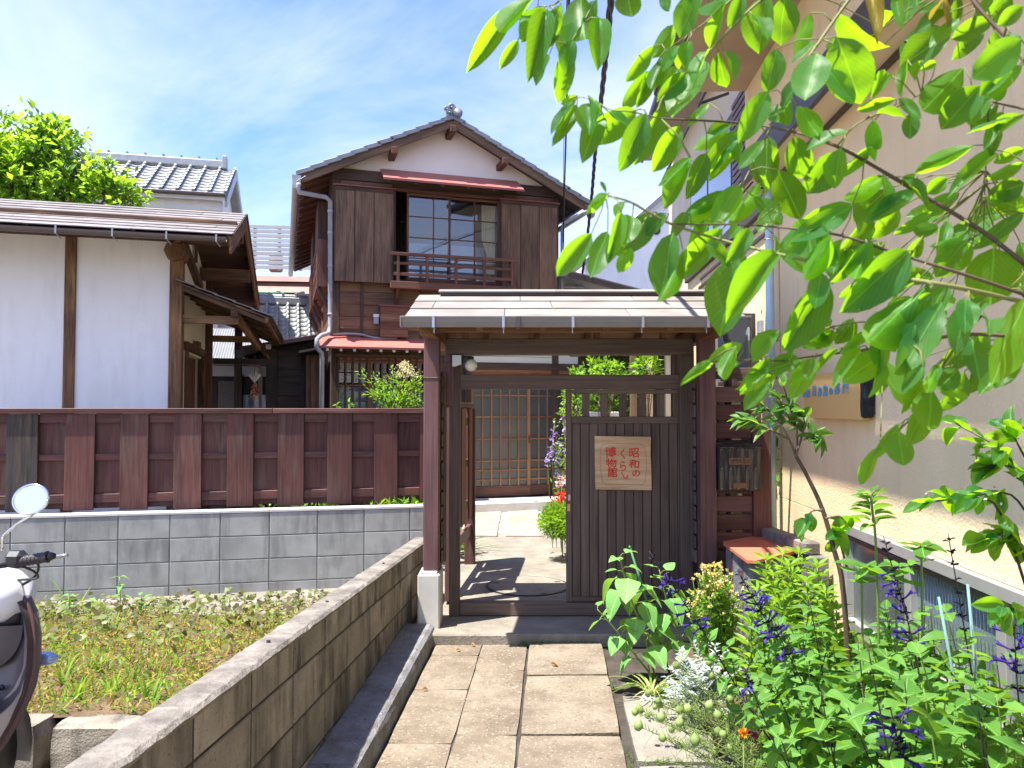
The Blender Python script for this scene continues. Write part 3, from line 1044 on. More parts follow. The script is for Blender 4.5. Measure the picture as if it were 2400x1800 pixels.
# ---- back block wall
BW = Frame(-2.86, 6.30, rad(11.6))
bw = thing('back_block_wall', 'clean grey concrete block wall below the maroon fence', 'wall', BW.o, BW.yaw)
zt = 0.612
ub0 = BW.at(-330, 1250)[0]; ub1 = BW.at(993, 1250)[0]
pitch = 0.398
us = []
u = BW.at(152, 1260)[0]
while u > ub0: u -= pitch
while u < ub1 - 0.05:
    us.append(u); u += pitch
us.append(ub1)
for a, b in zip(us[:-1], us[1:]):
    for k in range(4):
        box(bw, 'block', (a + .0035, 0, zt - .197 * (k + 1) + .0035), (b - .0035, 0.12, zt - .197 * k - .0035), BLOCK, 0.004)
    box(bw, 'coping', (a + .001, -0.004, zt), (b - .001, 0.124, zt + 0.022), PLINTH, 0.003)
box(bw, 'mortar', (us[0], 0.008, zt - 1.0), (us[-1], 0.112, zt - 0.002), MORTAR, 0.002)

# ---- weed bed
def bed_z(X, Y):
    t = (Y - 2.95) / 3.3
    return 0.275 - 0.40 * t + 0.035 * mnoise.noise((X * 2.1, Y * 2.1, 0)) + 0.015 * mnoise.noise((X * 7, Y * 7, 3))


V, Fc = [], []
nx, ny = 70, 60
for j in range(ny + 1):
    Y = 2.97 + (6.95 - 2.97) * j / ny
    xr = -1.09 + 0.054 * Y
    for i in range(nx + 1):
        X = -6.5 + (xr + 6.5) * i / nx
        V.append((X, Y, bed_z(X, Y)))
for j in range(ny):
    for i in range(nx):
        a = j * (nx + 1) + i
        Fc.append([a, a + 1, a + nx + 2, a + nx + 1])
struct('weed_bed', part(None, 'weed_bed', V, Fc, BEDSOIL, (-3, 4.8, .1), None, True))

# ---- gate platform, courtyard, stepping stones
plat = struct('gate_platform', box(None, 'gate_platform', (-0.655, 4.815, -0.05), (1.95, 5.42, 0.066), SLAB_G, 0.010))
yard = struct('courtyard', part(None, 'courtyard', [(-0.62, 5.421, 0.045), (2.2, 5.421, 0.045), (2.6, 9.0, 0.012), (-0.75, 9.0, 0.012)], [[0, 1, 2, 3]], SLAB_G, (0.3, 7, .03)))
struct('courtyard_soil', part(None, 'courtyard_soil', [(-6.5, 6.9, -0.02), (3.6, 6.9, -0.02), (3.6, 20, -0.02), (-9, 20, -0.02)], [[0, 1, 2, 3]], SOIL, (0, 10, -0.02)))
mh = thing('manhole_cover', 'flush round concrete manhole cover with a thin dark rim behind the gate', 'manhole cover', (0.13, 6.22, 0.04), 0, world_coords=True)
lathe(mh, 'cover', [(0.325, -0.01), (0.325, 0.006), (0.0, 0.006)], (0.13, 6.22, 0.042), SLAB_G, 40, smooth=False)
lathe(mh, 'rim', [(0.325, 0.0), (0.325, 0.0035), (0.345, 0.0035), (0.345, 0.0)], (0.13, 6.22, 0.042), BLACKIRON, 40, smooth=False)
for dx, dy in ((-.26, .09), (.25, .12), (.12, -.28)):
    box(mh, 'lift_slot', (0.13 + dx - .025, 6.22 + dy - .01, 0.046), (0.13 + dx + .025, 6.22 + dy + .01, 0.0505), BLACKIRON, 0.001)

sp = struct('stone_path', box(None, 'stone_path', (-0.62, 8.7, -0.03), (0.95, 11.35, 0.012), PEBBLE, 0.004))
for r in range(5):
    y0 = 8.72 + r * 0.52
    for x0, x1 in ((-0.60, -0.17), (-0.08, 0.35), (0.44, 0.90)):
        box(sp, 'paving_stone', (x0 + 0.02 * r * .3, y0 + .008, 0.0), (x1 + 0.02 * r * .3, y0 + .512, 0.035 + R.uniform(-.004, .004)), STONE, 0.008)

# ================================================================== GATE
GX = 0.38
gate = thing('wooden_gate', 'roofed dark brown wooden gate with slate roof and sliding plank door', 'gate', (GX, 5.2, 0.066), 0, world_coords=True)


def gp(u, v, Y): return P(u, v, Y)


zp = 0.066
Yf, Yj = 4.97, 5.22           # front posts, door frame
# left post on its plinth
pl = box(gate, 'plinth', (-0.617, 4.935, zp - .01), (-0.473, 5.20, 0.415), PLINTH, 0.008)
box(gate, 'post_shoe', (-0.60, 4.955, 0.415), (-0.490, 5.08, 0.432), PLINTH, 0.004)
box(gate, 'post', (-0.585, Yf, 0.432), (-0.483, Yf + 0.105, 2.02), W_POST, 0.005)
box(gate, 'post', (1.245, Yf, zp), (1.350, Yf + 0.105, 2.02), W_POST, 0.005)
box(gate, 'post_collar', (-0.589, Yf - .004, 1.700), (-0.479, Yf + .109, 1.706), W_GATE, 0.001)
# rear posts
box(gate, 'rear_post', (-0.50, 5.62, zp), (-0.40, 5.72, 2.0), W_POST, 0.005)
box(gate, 'rear_post', (1.22, 5.62, zp), (1.32, 5.72, 2.0), W_POST, 0.005)
# door frame
box(gate, 'jamb', (-0.435, Yj, zp), (-0.362, Yj + 0.09, 1.90), W_GATE, 0.004)
box(gate, 'jamb', (1.165, Yj, zp), (1.268, Yj + 0.09, 1.90), W_GATE, 0.004)
box(gate, 'sill', (-0.362, Yj + .002, zp + 0.004), (1.165, Yj + 0.088, 0.158), W_GATE, 0.006)
for i in range(2):
    box(gate, 'sill_wear', (-0.30 + i * .02, Yj - .0005, 0.10 + i * .048), (0.35 - i * .05, Yj + .06, 0.1585 + i * 0.0), PLINTH, 0.001) if i == 9 else None
zr0, zr1 = gp(1200, 912, Yj).z, gp(1200, 878, Yj).z
box(gate, 'head_rail', (-0.362, Yj + .004, zr0), (1.165, Yj + 0.086, zr1), W_GATE, 0.004)
box(gate, 'frame_rail', (-0.49, Yj - .01, 1.505), (-0.40, Yj + .10, 1.82), W_POST, 0.003)
# side wings: narrow horizontal slats between front post and jamb
for s, (x0, x1) in ((0, (-0.478, -0.466)), (1, (1.232, 1.244))):
    for k in range(13):
        z0 = 0.46 + k * 0.098
        box(gate, 'wing_slat', (x0 - .003 * (k % 2), Yf + 0.106, z0), (x1 - .003 * (k % 2), Yj - .002, z0 + 0.083), W_GATE, 0.003)
    box(gate, 'wing_board', (x0 - (.018 if s == 0 else -.014), Yf + .106, 0.40 if s == 0 else zp), (x1 - (.018 if s == 0 else -.014), Yj - .002, 1.75), BLACK, 0.002)
    box(gate, 'wing_edge', (x0 - .004, Yj - .05, 0.45), (x1 + .012, Yj - .001, 1.75), W_GATE, 0.002)
# beam under the roof
zb0, zb1 = gp(1300, 829, 5.08).z, gp(1300, 793, 5.08).z
box(gate, 'beam', (-0.45, 5.08, zb0), (1.23, 5.18, zb1), W_GATE, 0.005)
box(gate, 'rear_beam', (-0.45, 5.60, zb0 + .03), (1.23, 5.70, zb1 + .03), W_GATE, 0.005)
for x in (-0.53, 1.297):
    box(gate, 'tie_beam', (x - .045, 4.66, 1.955), (x + .045, 5.95, 2.05), W_RAFTER, 0.005)
# roof
zE, zR = 2.045, 2.285
YE, YR, YB = 4.50, 5.20, 5.95
xl, xr_ = -0.645, 1.405
sl = (zR - zE) / (YR - YE)
def roofz(Y): return zR - sl * abs(Y - YR)


def sloped(T, name, x0, x1, y0, y1, off0, off1, th, m, b=0.002):
    """board lying on the roof slope between y0 and y1, lifted off0 / off1"""
    p0 = Vector(((x0 + x1) / 2, y0, roofz(y0) + off0)); p1 = Vector(((x0 + x1) / 2, y1, roofz(y1) + off1))
    return bar(T, name, p0, p1, x1 - x0, th, m, b)


sloped(gate, 'roof_board', xl + .015, xr_ - .015, YE + .02, YR, -0.035, -0.035, 0.022, W_RAFTER)
sloped(gate, 'roof_board', xl + .015, xr_ - .015, YB, YR, -0.035, -0.035, 0.022, W_RAFTER)
for k, x in enumerate(np.linspace(-0.58, 1.34, 6)):
    for ya in (YE + .03, YB):
        sloped(gate, 'rafter', x - .02, x + .02, ya, YR, -0.066, -0.066, 0.04, W_RAFTER)
box(gate, 'purlin', (xl + .05, 4.70, roofz(4.72) - .14), (xr_ - .05, 4.76, roofz(4.72) - .085), W_RAFTER, 0.004)
box(gate, 'purlin', (xl + .03, 4.93, roofz(4.95) - .155), (xr_ - .03, 5.0, roofz(4.95) - .09), W_RAFTER, 0.004)
box(gate, 'ridge_beam', (xl + .03, 5.15, zR - .16), (xr_ - .03, 5.25, zR - .06), W_RAFTER, 0.004)
for x in (-.32, 0.13, .58, 1.03):
    box(gate, 'strut', (x - .018, 5.085, zb1), (x + .018, 5.15, zR - .15), W_RAFTER, 0.003)
# slates: three courses in front, three behind
for side in (0, 1):
    for c in range(3):
        y0 = (YE - .015 + c * 0.235) if side == 0 else (YB + .01 - c * 0.25)
        y1 = (y0 + 0.262) if side == 0 else (y0 - .278)
        y1 = min(y1, YR - 0.003) if side == 0 else max(y1, YR + .003)
        edges = [xl]
        x = xl + (0.30 if c == 1 else 0.62)
        x = xl + (0.62, 0.16, 0.72)[c] - 0.02
        while x < xr_ - .1:
            edges.append(x); x += 0.76
        edges.append(xr_)
        for a, b in zip(edges[:-1], edges[1:]):
            sloped(gate, 'slate', a + .0015, b - .0015, y0, y1, 0.009 + .001 * R.random(), 0.000, 0.009, SLATE_G, 0.002)
rc = [(-0.505, 0.30), (0.30, 1.06), (1.06, 1.36)]
for a, b in rc:
    V = [(a, YR - .075, zR + .018), (a, YR, zR + .040), (a, YR + .075, zR + .018), (b, YR - .075, zR + .018), (b, YR, zR + .040), (b, YR + .075, zR + .018)]
    extrude(gate, 'ridge_cap', [(a + .001, YR - .085, zR + .016), (a + .001, YR, zR + .042), (a + .001, YR + .085, zR + .016), (a + .001, YR + .08, zR + .008), (a + .001, YR, zR + .034), (a + .001, YR - .08, zR + .008)], (b - a - .002, 0, 0), SLATE_G)
box(gate, 'ridge_board', (-0.49, YR - .062, zR - .012), (1.35, YR + .062, zR + .012), BROWNMET, 0.003)
# gutter in front: box gutter with brackets
gz = roofz(YE) - 0.012
gut = extrude(gate, 'gutter', [(xl - .012, YE + .02, gz + .012), (xl - .012, YE + .015, gz - .045), (xl - .012, YE - .055, gz - .052), (xl - .012, YE - .068, gz - .02), (xl - .012, YE - .072, gz + .010),
                              (xl - .012, YE - .067, gz + .010), (xl - .012, YE - .060, gz - .02), (xl - .012, YE - .052, gz - .044), (xl - .012, YE + .010, gz - .040), (xl - .012, YE + .014, gz + .012)], (xr_ - xl + .024, 0, 0), GUTTER_G)
box(gate, 'gutter_lip', (xl - .012, YE - .0765, gz + .004), (xr_ + .012, YE - .0725, gz + .014), GUTTER_G, 0.001)
box(gate, 'gutter_end', (xl - .018, YE - .075, gz - .052), (xl - .012, YE + .02, gz + .013), GUTTER_G, 0.001)
box(gate, 'gutter_joint', (0.022, YE - .079, gz - .055), (0.052, YE + .01, gz + .012), BROWNMET, 0.002)
for u in (1016, 1180, 1343, 1507, 1660):
    x = P(u, 745, YE - .07).x
    box(gate, 'gutter_bracket', (x - .008, YE - .0795, gz - .056), (x + .008, YE + .005, gz + .016), STEEL, 0.001)
    box(gate, 'bracket_hook', (x - .003, YE - .03, gz - .085), (x + .003, YE - .024, gz - .05), STEEL, 0.001)
# rainwater hopper at the right end
hp = P(1712, 770, 4.55)
hop = extrude(gate, 'hopper', [(hp.x - .075, YE - .085, hp.z + .045), (hp.x + .08, YE - .085, hp.z + .045), (hp.x + .055, YE - .085, hp.z - .01), (hp.x + .045, YE - .085, hp.z - .075), (hp.x + .028, YE - .085, hp.z - .11), (hp.x - .028, YE - .085, hp.z - .11), (hp.x - .045, YE - .085, hp.z - .075), (hp.x - .055, YE - .085, hp.z - .01)], (0, .13, 0), PVC_D)
tube(gate, 'downpipe', smooth_poly([(hp.x, YE - .02, hp.z - .09), (hp.x, YE - .02, hp.z - .16), (hp.x + .01, YE + .10, hp.z - .22), (hp.x + .10, 5.0, hp.z - .24), (hp.x + .16, 5.17, hp.z - .32), (hp.x + .16, 5.19, hp.z - .6), (hp.x + .16, 5.19, 0.1)], 4), 0.028, PVC_D, 10)
# left small white sensor and globe lamp under the beam
lamp = thing('globe_lamp', 'round white glass lamp hanging under the gate beam', 'lamp', P(1104, 856, 5.16), 0, world_coords=True)
c = P(1104, 856, 5.16)
lathe(lamp, 'globe', [(0.0, -.043), (.016, -.040), (.030, -.031), (.040, -.015), (.043, 0), (.040, .015), (.030, .031), (.016, .040), (0, .043)], c, GLOBE, 20)
lathe(lamp, 'holder', [(.014, .036), (.020, .038), (.020, .058), (.008, .062)], c, BLACK, 12)
bar(lamp, 'arm', c + Vector((0, 0, .055)), c + Vector((-.05, .0, .055)), .012, .012, BLACK)
box(lamp, 'wall_plate', (c.x - .062, c.y - .02, c.z + .01), (c.x - .05, c.y + .02, c.z + .09), BLACK)
sb = P(1070, 845, 5.1)
sen = thing('white_sensor_box', 'small white curved plastic box beside the globe lamp', 'sensor', (sb.x, 5.1, sb.z), 0, world_coords=True)
extrude(sen, 'housing', [(sb.x - .028, 5.08, sb.z + .035), (sb.x + .032, 5.08, sb.z + .035), (sb.x + .033, 5.08, sb.z - .025), (sb.x + .015, 5.08, sb.z - .03), (sb.x - .012, 5.08, sb.z - .042), (sb.x - .028, 5.08, sb.z - .04)], (0, .05, 0), WHITEP)
box(sen, 'bracket', (sb.x - .02, 5.13, sb.z - .02), (sb.x + .02, 5.22, sb.z + .02), BLACK, 0.002)

# sliding door (its own frame, planks, bars)
door = thing('sliding_gate_door', 'dark brown plank door with open bars at its top, slid over the right half', 'door', (0.77, 5.26, 0.16), 0, world_coords=True)
Yd = 5.235
def dz(v): return P(1400, v, Yd).z
xs0, xs1 = P(1327, 1100, Yd).x, P(1340, 1100, Yd).x
xe0, xe1 = P(1590, 1100, Yd).x, 1.163
box(door, 'stile', (xs0, Yd, 0.162), (xs1, Yd + .04, zr0 - .002), W_GATE, 0.003)
box(door, 'stile', (xe0, Yd, 0.162), (xe1, Yd + .04, zr0 - .002), W_GATE, 0.003)
box(door, 'rail', (xs1, Yd + .001, dz(993)), (xe0, Yd + .039, dz(976)), W_GATE, 0.003)
box(door, 'rail', (xs1, Yd + .001, zr0 - .032), (xe0, Yd + .039, zr0 - .003), W_GATE, 0.003)
box(door, 'rail', (xs1, Yd + .001, 0.164), (xe0, Yd + .039, 0.20), W_GATE, 0.003)
nP = 12
pw = (xe0 - xs1) / nP
for k in range(nP):
    x0 = xs1 + pw * k
    box(door, 'plank', (x0 + .0022, Yd + .010 + R.uniform(-.001, .001), 0.20), (x0 + pw - .0022, Yd + .028, dz(993)), W_GATE, 0.003)
box(door, 'backing', (xs1, Yd + .029, 0.20), (xe0, Yd + .036, dz(993)), BLACK, 0.001)
for u0, u1 in ((1365, 1382), (1408, 1425), (1452, 1469), (1498, 1515), (1541, 1558), (1578, 1590)):
    box(door, 'upright_bar', (P(u0, 940, Yd).x, Yd + .004, dz(976)), (P(u1, 940, Yd).x, Yd + .034, zr0 - .032), W_GATE, 0.003)
lk = P(1334, 1166, Yd)
box(door, 'latch_plate', (lk.x - .010, Yd - .003, lk.z - .022), (lk.x + .010, Yd + .002, lk.z + .022), STEEL, 0.002)
box(door, 'worn_patch', (lk.x - .014, Yd - .001, lk.z - .095), (lk.x + .006, Yd + .002, lk.z - .045), W_SIGN2, 0.001)
# darker left-hand panel frame of the fixed half stays open; thin cable stop
# ---- carved name board
sgn = thing('carved_name_board', 'pale square wooden board with red carved characters on the plank door', 'sign', P(1460, 1085, Yd - .01), 0, world_coords=True)
sg = [(1394, 1022), (1526, 1024), (1524.5, 1060), (1526.5, 1100), (1527.5, 1149), (1396, 1147), (1394.5, 1085)]
Ys = Yd - .022
extrude(sgn, 'board', [P(u, v, Ys) for u, v in sg], (0, 0.030, 0), W_SIGN)


def glyph(T, name, ch, c, size, m, yaw=0.0, rot=0.0, ext=0.0012, sx=1.0, face=None, bold=0.0):
    """one written character as a thin solid"""
    cu = bpy.data.curves.new('glyph', 'FONT')
    cu.body = ch; cu.size = size; cu.extrude = ext; cu.offset = bold
    cu.align_x = 'CENTER'; cu.align_y = 'CENTER'
    cu.resolution_u = 3
    tmp = bpy.data.objects.new('glyph', cu)
    COL.objects.link(tmp)
    dg = bpy.context.evaluated_depsgraph_get()
    me = bpy.data.meshes.new_from_object(tmp.evaluated_get(dg))
    bpy.data.objects.remove(tmp); bpy.data.curves.remove(cu)
    me.materials.clear(); me.materials.append(m)
    ob = put(bpy.data.objects.new(name, me), name, T)
    M4 = (face or Matrix(((1, 0, 0), (0, 0, -1), (0, 1, 0)))).to_4x4() @ Matrix.Rotation(rot, 4, 'Z') @ Matrix.Diagonal((sx, 1, 1, 1))
    M4.translation = Vector(c) - T.off
    ob.matrix_local = M4
    return ob


def zpx(zx, zy): return 1380 + zx / 11.06, 1010 + zy / 11.06


for ch, zx, zy, s, rt, sx in (('昭', 1170, 585, 22, 0.02, 1.05), ('和', 1180, 875, 19, -.12, 1.25), ('の', 1225, 1110, 18, 0, 1.05),
                              ('く', 885, 615, 24, .05, .72), ('ら', 885, 930, 24, 0.05, .75), ('し', 940, 1155, 20, 0.5, .8),
                              ('博', 565, 585, 24, .04, 1.05), ('物', 585, 850, 19, 0.05, 1.25), ('館', 615, 1095, 23, 0, .98)):
    u, v = zpx(zx, zy)
    q = P(u, v, Ys - .0012)
    glyph(sgn, 'character', ch, q, s * 1.12 / F_PX * Ys, REDINK, 0, rt, 0.0012, sx, None, 0.0011)
loop = [(300, 560), (310, 440), (370, 355), (540, 335), (860, 332), (1180, 335), (1370, 350), (1440, 420), (1480, 620), (1495, 880), (1480, 1150), (1460, 1330), (1390, 1390), (1290, 1395), (1050, 1385), (800, 1390), (520, 1380), (400, 1370), (340, 1270), (305, 1000), (292, 760), (300, 560)]
tube(sgn, 'border_line', smooth_poly([P(*zpx(a, b), Ys - .0003) for a, b in loop], 2), 0.0011, INKLINE, 5)

# ---- slatted fence right of the gate with mailbox
rf = thing('slatted_side_fence', 'short dark horizontal-slat fence between gate post and cream wall', 'fence', (1.56, 5.08, 0.0), 0, world_coords=True)
Yr = 5.06
x0, x1 = 1.352, P(1763, 1100, Yr).x
x2 = P(1806, 1100, Yr).x
z = P(1700, 906, Yr).z
k = 0
while z > 0.12:
    box(rf, 'slat', (x0, Yr, z - 0.105), (x1, Yr + .022, z), W_MAROON if k % 3 else W_POST, 0.003)
    z -= 0.1225; k += 1
box(rf, 'end_board', (x1 + .001, Yr - .02, 0.05), (x2, Yr + .03, P(1790, 1005, Yr).z), W_MAROON, 0.004)
for x in (x0 + .04, x1 - .05):
    box(rf, 'back_post', (x, Yr + .024, 0.05), (x + .05, Yr + .07, 1.60), W_GATE, 0.003)
bxs = P(1700, 830, 5.10)
box(rf, 'upper_panel', (1.352, 5.12, 1.70), (P(1822, 850, 5.12).x, 5.15, P(1700, 862, 5.12).z), W_GATE, 0.003)

mb = thing('mailbox', 'rusty black iron mailbox with sloping lid on the slatted fence', 'mailbox', P(1735, 1152, 4.98), 0, world_coords=True)
Ym = 4.93
a0, a1 = P(1687, 1100, Ym), P(1785, 1100, Ym)
zt_, zb_ = P(1735, 1046, Ym).z, P(1735, 1151, Ym).z
box(mb, 'body', (a0.x, Ym, zb_), (a1.x - .004, 5.055, zt_), RUSTBOX, 0.005)
part(mb, 'lid', [(a0.x - .006, Ym - .022, zt_ - .004), (a1.x + .006, Ym - .022, zt_ - .004), (a1.x - .018, 5.058, zt_ + .036), (a0.x - .012, 5.058, zt_ + .036),
                 (a0.x - .006, Ym - .022, zt_ - .012), (a1.x + .006, Ym - .022, zt_ - .012), (a1.x - .018, 5.058, zt_ + .002), (a0.x - .012, 5.058, zt_ + .002)],
     [[0, 1, 2, 3], [7, 6, 5, 4], [0, 4, 5, 1], [1, 5, 6, 2], [2, 6, 7, 3], [3, 7, 4, 0]], RUSTBOX)
for f in (0.0, 0.24, 0.45, 0.68, 0.91):
    xx = a0.x + .012 + (a1.x - a0.x - .03) * f
    box(mb, 'strap', (xx - .010, Ym - .0045, zb_ + .006), (xx + .012, Ym - .0005, zt_ - .01), RUSTBOX, 0.001)
    for zf in (.06, .5, .93):
        lathe(mb, 'rivet', [(.004, .0), (.0035, -.003), (.0, -.0045)], (xx, Ym - .0045, zb_ + (zt_ - zb_) * zf), STEEL, 7, 'Y')
xm = (a0.x + a1.x) / 2 - .006
box(mb, 'name_plate', (xm - .072, Ym - .008, zb_ + .172), (xm + .072, Ym - .003, zb_ + .218), COPPER, 0.001)
box(mb, 'card_holder', (xm - .045, Ym - .008, zb_ + .018), (xm + .045, Ym - .003, zb_ + .055), COPPER, 0.001)
glyph(mb, 'lettering', 'MAIL', (xm, Ym - .0090, zb_ + .195), 0.042, BLACKIRON, 0, 0, .0008, 1.0)
for s in (-1, 1):
    tube(mb, 'scroll', [(xm + s * (.056 + .008 * math.cos(t)), Ym - .009, zb_ + .195 + .008 * math.sin(t)) for t in np.linspace(.4, 5.4, 9)], .0016, BLACKIRON, 5)

# ---- low utility box with red board and concrete side wall
ub = thing('utility_box', 'low concrete box with a salmon red board lid beside the fence', 'box', (1.6, 4.6, 0.0), 0, world_coords=True)
q = [P(1697, 1273, 4.72), P(1785, 1258, 4.98), P(1868, 1290, 4.62), P(1768, 1312, 4.38)]
zl = 0.625
def atz(u, v, z):
    d = ray(u, v); t = (z - CAM_H) / d.z
    return Vector((0, 0, CAM_H)) + d * t
L0, L1, L2, L3 = (atz(*uv_, zl) for uv_ in ((1697, 1277), (1782, 1259), (1868, 1297), (1766, 1322)))
extrude(ub, 'lid', [L0 + Vector((.0, .02, 0)), L1, L2, L3 + Vector((.015, .004, 0)), L3 + Vector((-.03, .02, 0)), L0 + Vector((-.01, -.02, 0))], (0, 0, .018), BOARDRED)
cx = (L0 + L1 + L2 + L3) / 4
def inset(p, f): return p + (cx - p) * f
for a, b in ((L0, L3), (L3, L2), (L2, L1), (L1, L0)):
    a_, b_ = inset(a, .16), inset(b, .16)
    bar(ub, 'side_wall', Vector((a_.x, a_.y, .30)), Vector((b_.x, b_.y, .30)), .05, .62, KERB, .006)
for f in (.3, .7):
    pz = inset(L0, .13).lerp(inset(L3, .13), f)
    bar(ub, 'wood_slat', Vector((pz.x, pz.y, 0)), Vector((pz.x, pz.y, .61)), .045, .03, W_POST, .003)
lw = thing('low_concrete_wall', 'stepped grey concrete wall end behind the salmon red lid', 'wall', (1.75, 4.62, 0), 0, world_coords=True)
A = atz(1806, 1243, .70); B = atz(1912, 1290, .66)
bar(lw, 'cap_block', Vector((A.x, A.y + .25, .665)), Vector((B.x - .01, B.y + .02, .665)), .10, .075, WALLCAP, .008)
bar(lw, 'wall', Vector((A.x + .03, A.y + .25, .31)), Vector((B.x + .02, B.y - .02, .31)), .11, .63, KERB, .008)

# ================================================================== MAROON FENCE
FF = Frame(*(BW.w(0, 0.28, 0)).xy, BW.yaw)
fence = thing('board_fence', 'maroon painted fence of alternating proud and recessed vertical boards', 'fence', FF.o, FF.yaw)
fu1 = FF.at(993, 1050)[0]; fu0 = FF.at(-300, 1050)[0]
zt = FF.at(500, 957)[1]
def fz(v, u=500): return FF.at(u, v)[1]
zbot = fz(1183, 620)
box(fence, 'top_rail', (fu0, -0.05, zt - .045), (FF.at(640, 957)[0], 0.06, zt), W_MAROON, 0.004)
box(fence, 'top_rail', (FF.at(640, 957)[0] + .003, -0.05, zt - .045), (fu1, 0.06, zt), W_MAROON, 0.004)
# proud boards: pixel spans measured on the face
wide = [(-285, -215), (-158, -85), (-62, -56), (14, 88), (151, 221), (281, 347), (407, 472), (532, 594), (651, 712), (767, 825), (877, 932)]
wide = [w_ for w_ in wide if w_[1] - w_[0] > 20]
lean = -0.012
spans = []
for k, (a, b) in enumerate(wide):
    ua, ub_ = FF.at(a, 1060, -.03)[0], FF.at(b, 1060, -.03)[0]
    spans.append((ua, ub_))
    m_ = W_GREYBOARD if 0 < a < 60 else W_MAROON
    box(fence, 'proud_board', (ua, -0.03, zbot - .012 + R.uniform(-.006, .006)), (ub_, -0.012, zt - .046), m_, 0.003, (0, R.uniform(-.006, .004), 0))
spans.append((FF.at(984, 1060)[0], fu1))
box(fence, 'proud_board', (spans[-1][0], -.03, zbot), (fu1, -.012, zt - .046), W_MAROON, .003)
prev = fu0
for (ua, ub_) in spans:
    # recessed board and the rails showing between the proud boards
    if ua > prev:
        box(fence, 'recessed_board', (prev - .02, 0.018, zbot + .004), (ua + .02, 0.034, zt - .05), W_MAROON, 0.002)
        for v0, v1 in ((967, 990), (1061, 1075), (1152, 1172)):
            box(fence, 'rail', (prev + .001, -0.010, fz(v1)), (ua - .001, 0.016, fz(v0)), W_MAROON, 0.003)
    prev = ub_
for u in (40, 430, 570, 800):
    uu = FF.at(u, 1100)[0]
    box(fence, 'post', (uu, 0.035, -0.1), (uu + .09, 0.125, zt - .05), W_MAROON, 0.004)
# return of the fence towards the gate, seen through the opening
rt = thing('fence_return', 'short maroon board fence turning from the main fence towards the gate', 'fence', (-0.62, 6.55, 0), 0, world_coords=True)
pA, pB = Vector((-0.52, 5.80, 0)), Vector((-0.40, 7.15, 0))
dv = (pB - pA).normalized(); nv = Vector((dv.y, -dv.x, 0))
Lr = (pB - pA).length
bar(rt, 'top_rail', pA + Vector((0, 0, zt + .03)), pB + Vector((0, 0, zt + .03)), .08, .04, W_MAROON)
for k in range(6):
    a = pA + dv * (Lr * (k + .04) / 6); b = pA + dv * (Lr * (k + .96) / 6)
    o_ = nv * (0.02 if k % 2 else -0.012)
    bar(rt, 'board', a + o_ + Vector((0, 0, .99)), b + o_ + Vector((0, 0, .99)), .018, 1.02, W_MAROON, .003)
    for zc in (.62, 1.0, 1.38):
        bar(rt, 'rail', a - nv * .0 + Vector((0, 0, zc)), b + Vector((0, 0, zc)), .024, .06, W_MAROON, .002)
bar(rt, 'base_rail', pA + Vector((0, 0, .36)), pB + Vector((0, 0, .36)), .035, .10, W_POST, .003)
box(rt, 'post', (pB.x - .05, pB.y - .02, 0), (pB.x + .05, pB.y + .08, zt), W_MAROON, .004)

# ================================================================== KURA (white storehouse, left)
KF = Frame(-3.50, 7.8, rad(14.5))
ku = thing('white_storehouse', 'white plastered storehouse with dark timber posts and brown slate roof behind the fence', 'storehouse', KF.o, KF.yaw)
PW = 0.135
uL = -6.0
zE_ = KF.at(410, 566)[1]
# plaster front wall panels
box(ku, 'plaster_wall', (uL, 0.035, 0.05), (-0.005, 0.16, zE_ + .25), PLASTER, 0.002)
# side wall with a door opening
vD0, zD1 = KF.side(438, 830, 0.0)
vD1 = KF.side(476, 850, 0.0)[0]
vEnd = 2.35
zdoor = KF.side(450, 830, 0.0)[1]
box(ku, 'plaster_wall', (-0.15, 0.165, 0.05), (-0.02, vD0, zE_ - .002), CREAMP, 0.002)
box(ku, 'plaster_wall', (-0.15, vD1, 0.05), (-0.02, vEnd, zE_ - .002), CREAMP, 0.002)
box(ku, 'plaster_wall', (-0.15, vD0 + .001, zdoor), (-0.02, vD1 - .001, zE_ - .002), CREAMP, 0.002)
box(ku, 'plaster_wall', (uL, vEnd, 0.05), (-0.005, vEnd + .12, zE_ + .25), PLASTER, 0.002)
dr = box(ku, 'door', (-0.13, vD0 + .02, 0.05), (-0.09, vD1 - .02, zdoor - .01), W_RAIL, 0.003)
box(ku, 'door_post', (-0.06, vD0 - .04, 0.05), (0.02, vD0 + .03, zdoor + .02), W_KURA, 0.004)
box(ku, 'door_post', (-0.06, vD1 - .03, 0.05), (0.02, vD1 + .04, zdoor + .02), W_KURA, 0.004)
box(ku, 'lintel', (-0.05, vD0 - .12, zdoor + .02), (0.03, vD1 + .12, zdoor + .11), W_KURA, 0.004)
box(ku, 'lintel_block', (-0.03, (vD0 + vD1) / 2 - .09, zdoor + .09), (0.05, (vD0 + vD1) / 2 + .09, zdoor + .17), W_KURA, 0.004)
# posts
def kp(a, b): return KF.at(a, 760)[0], KF.at(b, 760)[0]
for a, b in ((396, 426),):
    u0, u1 = kp(a, b)
    box(ku, 'post', (u0 + .0, -0.01, 0.05), (u1, 0.15, zE_), W_KURAPOST, 0.006)
for a, b in ((148, 175), (-130, -102)):
    u0, u1 = kp(a, b)
    box(ku, 'post', (u0, 0.008, 0.05), (u1, 0.10, zE_), W_KURAPOST, 0.005)
box(ku, 'rear_post', (-0.06, vEnd - .12, 0.05), (0.06, vEnd + .02, zE_ + .1), W_KURA, 0.005)
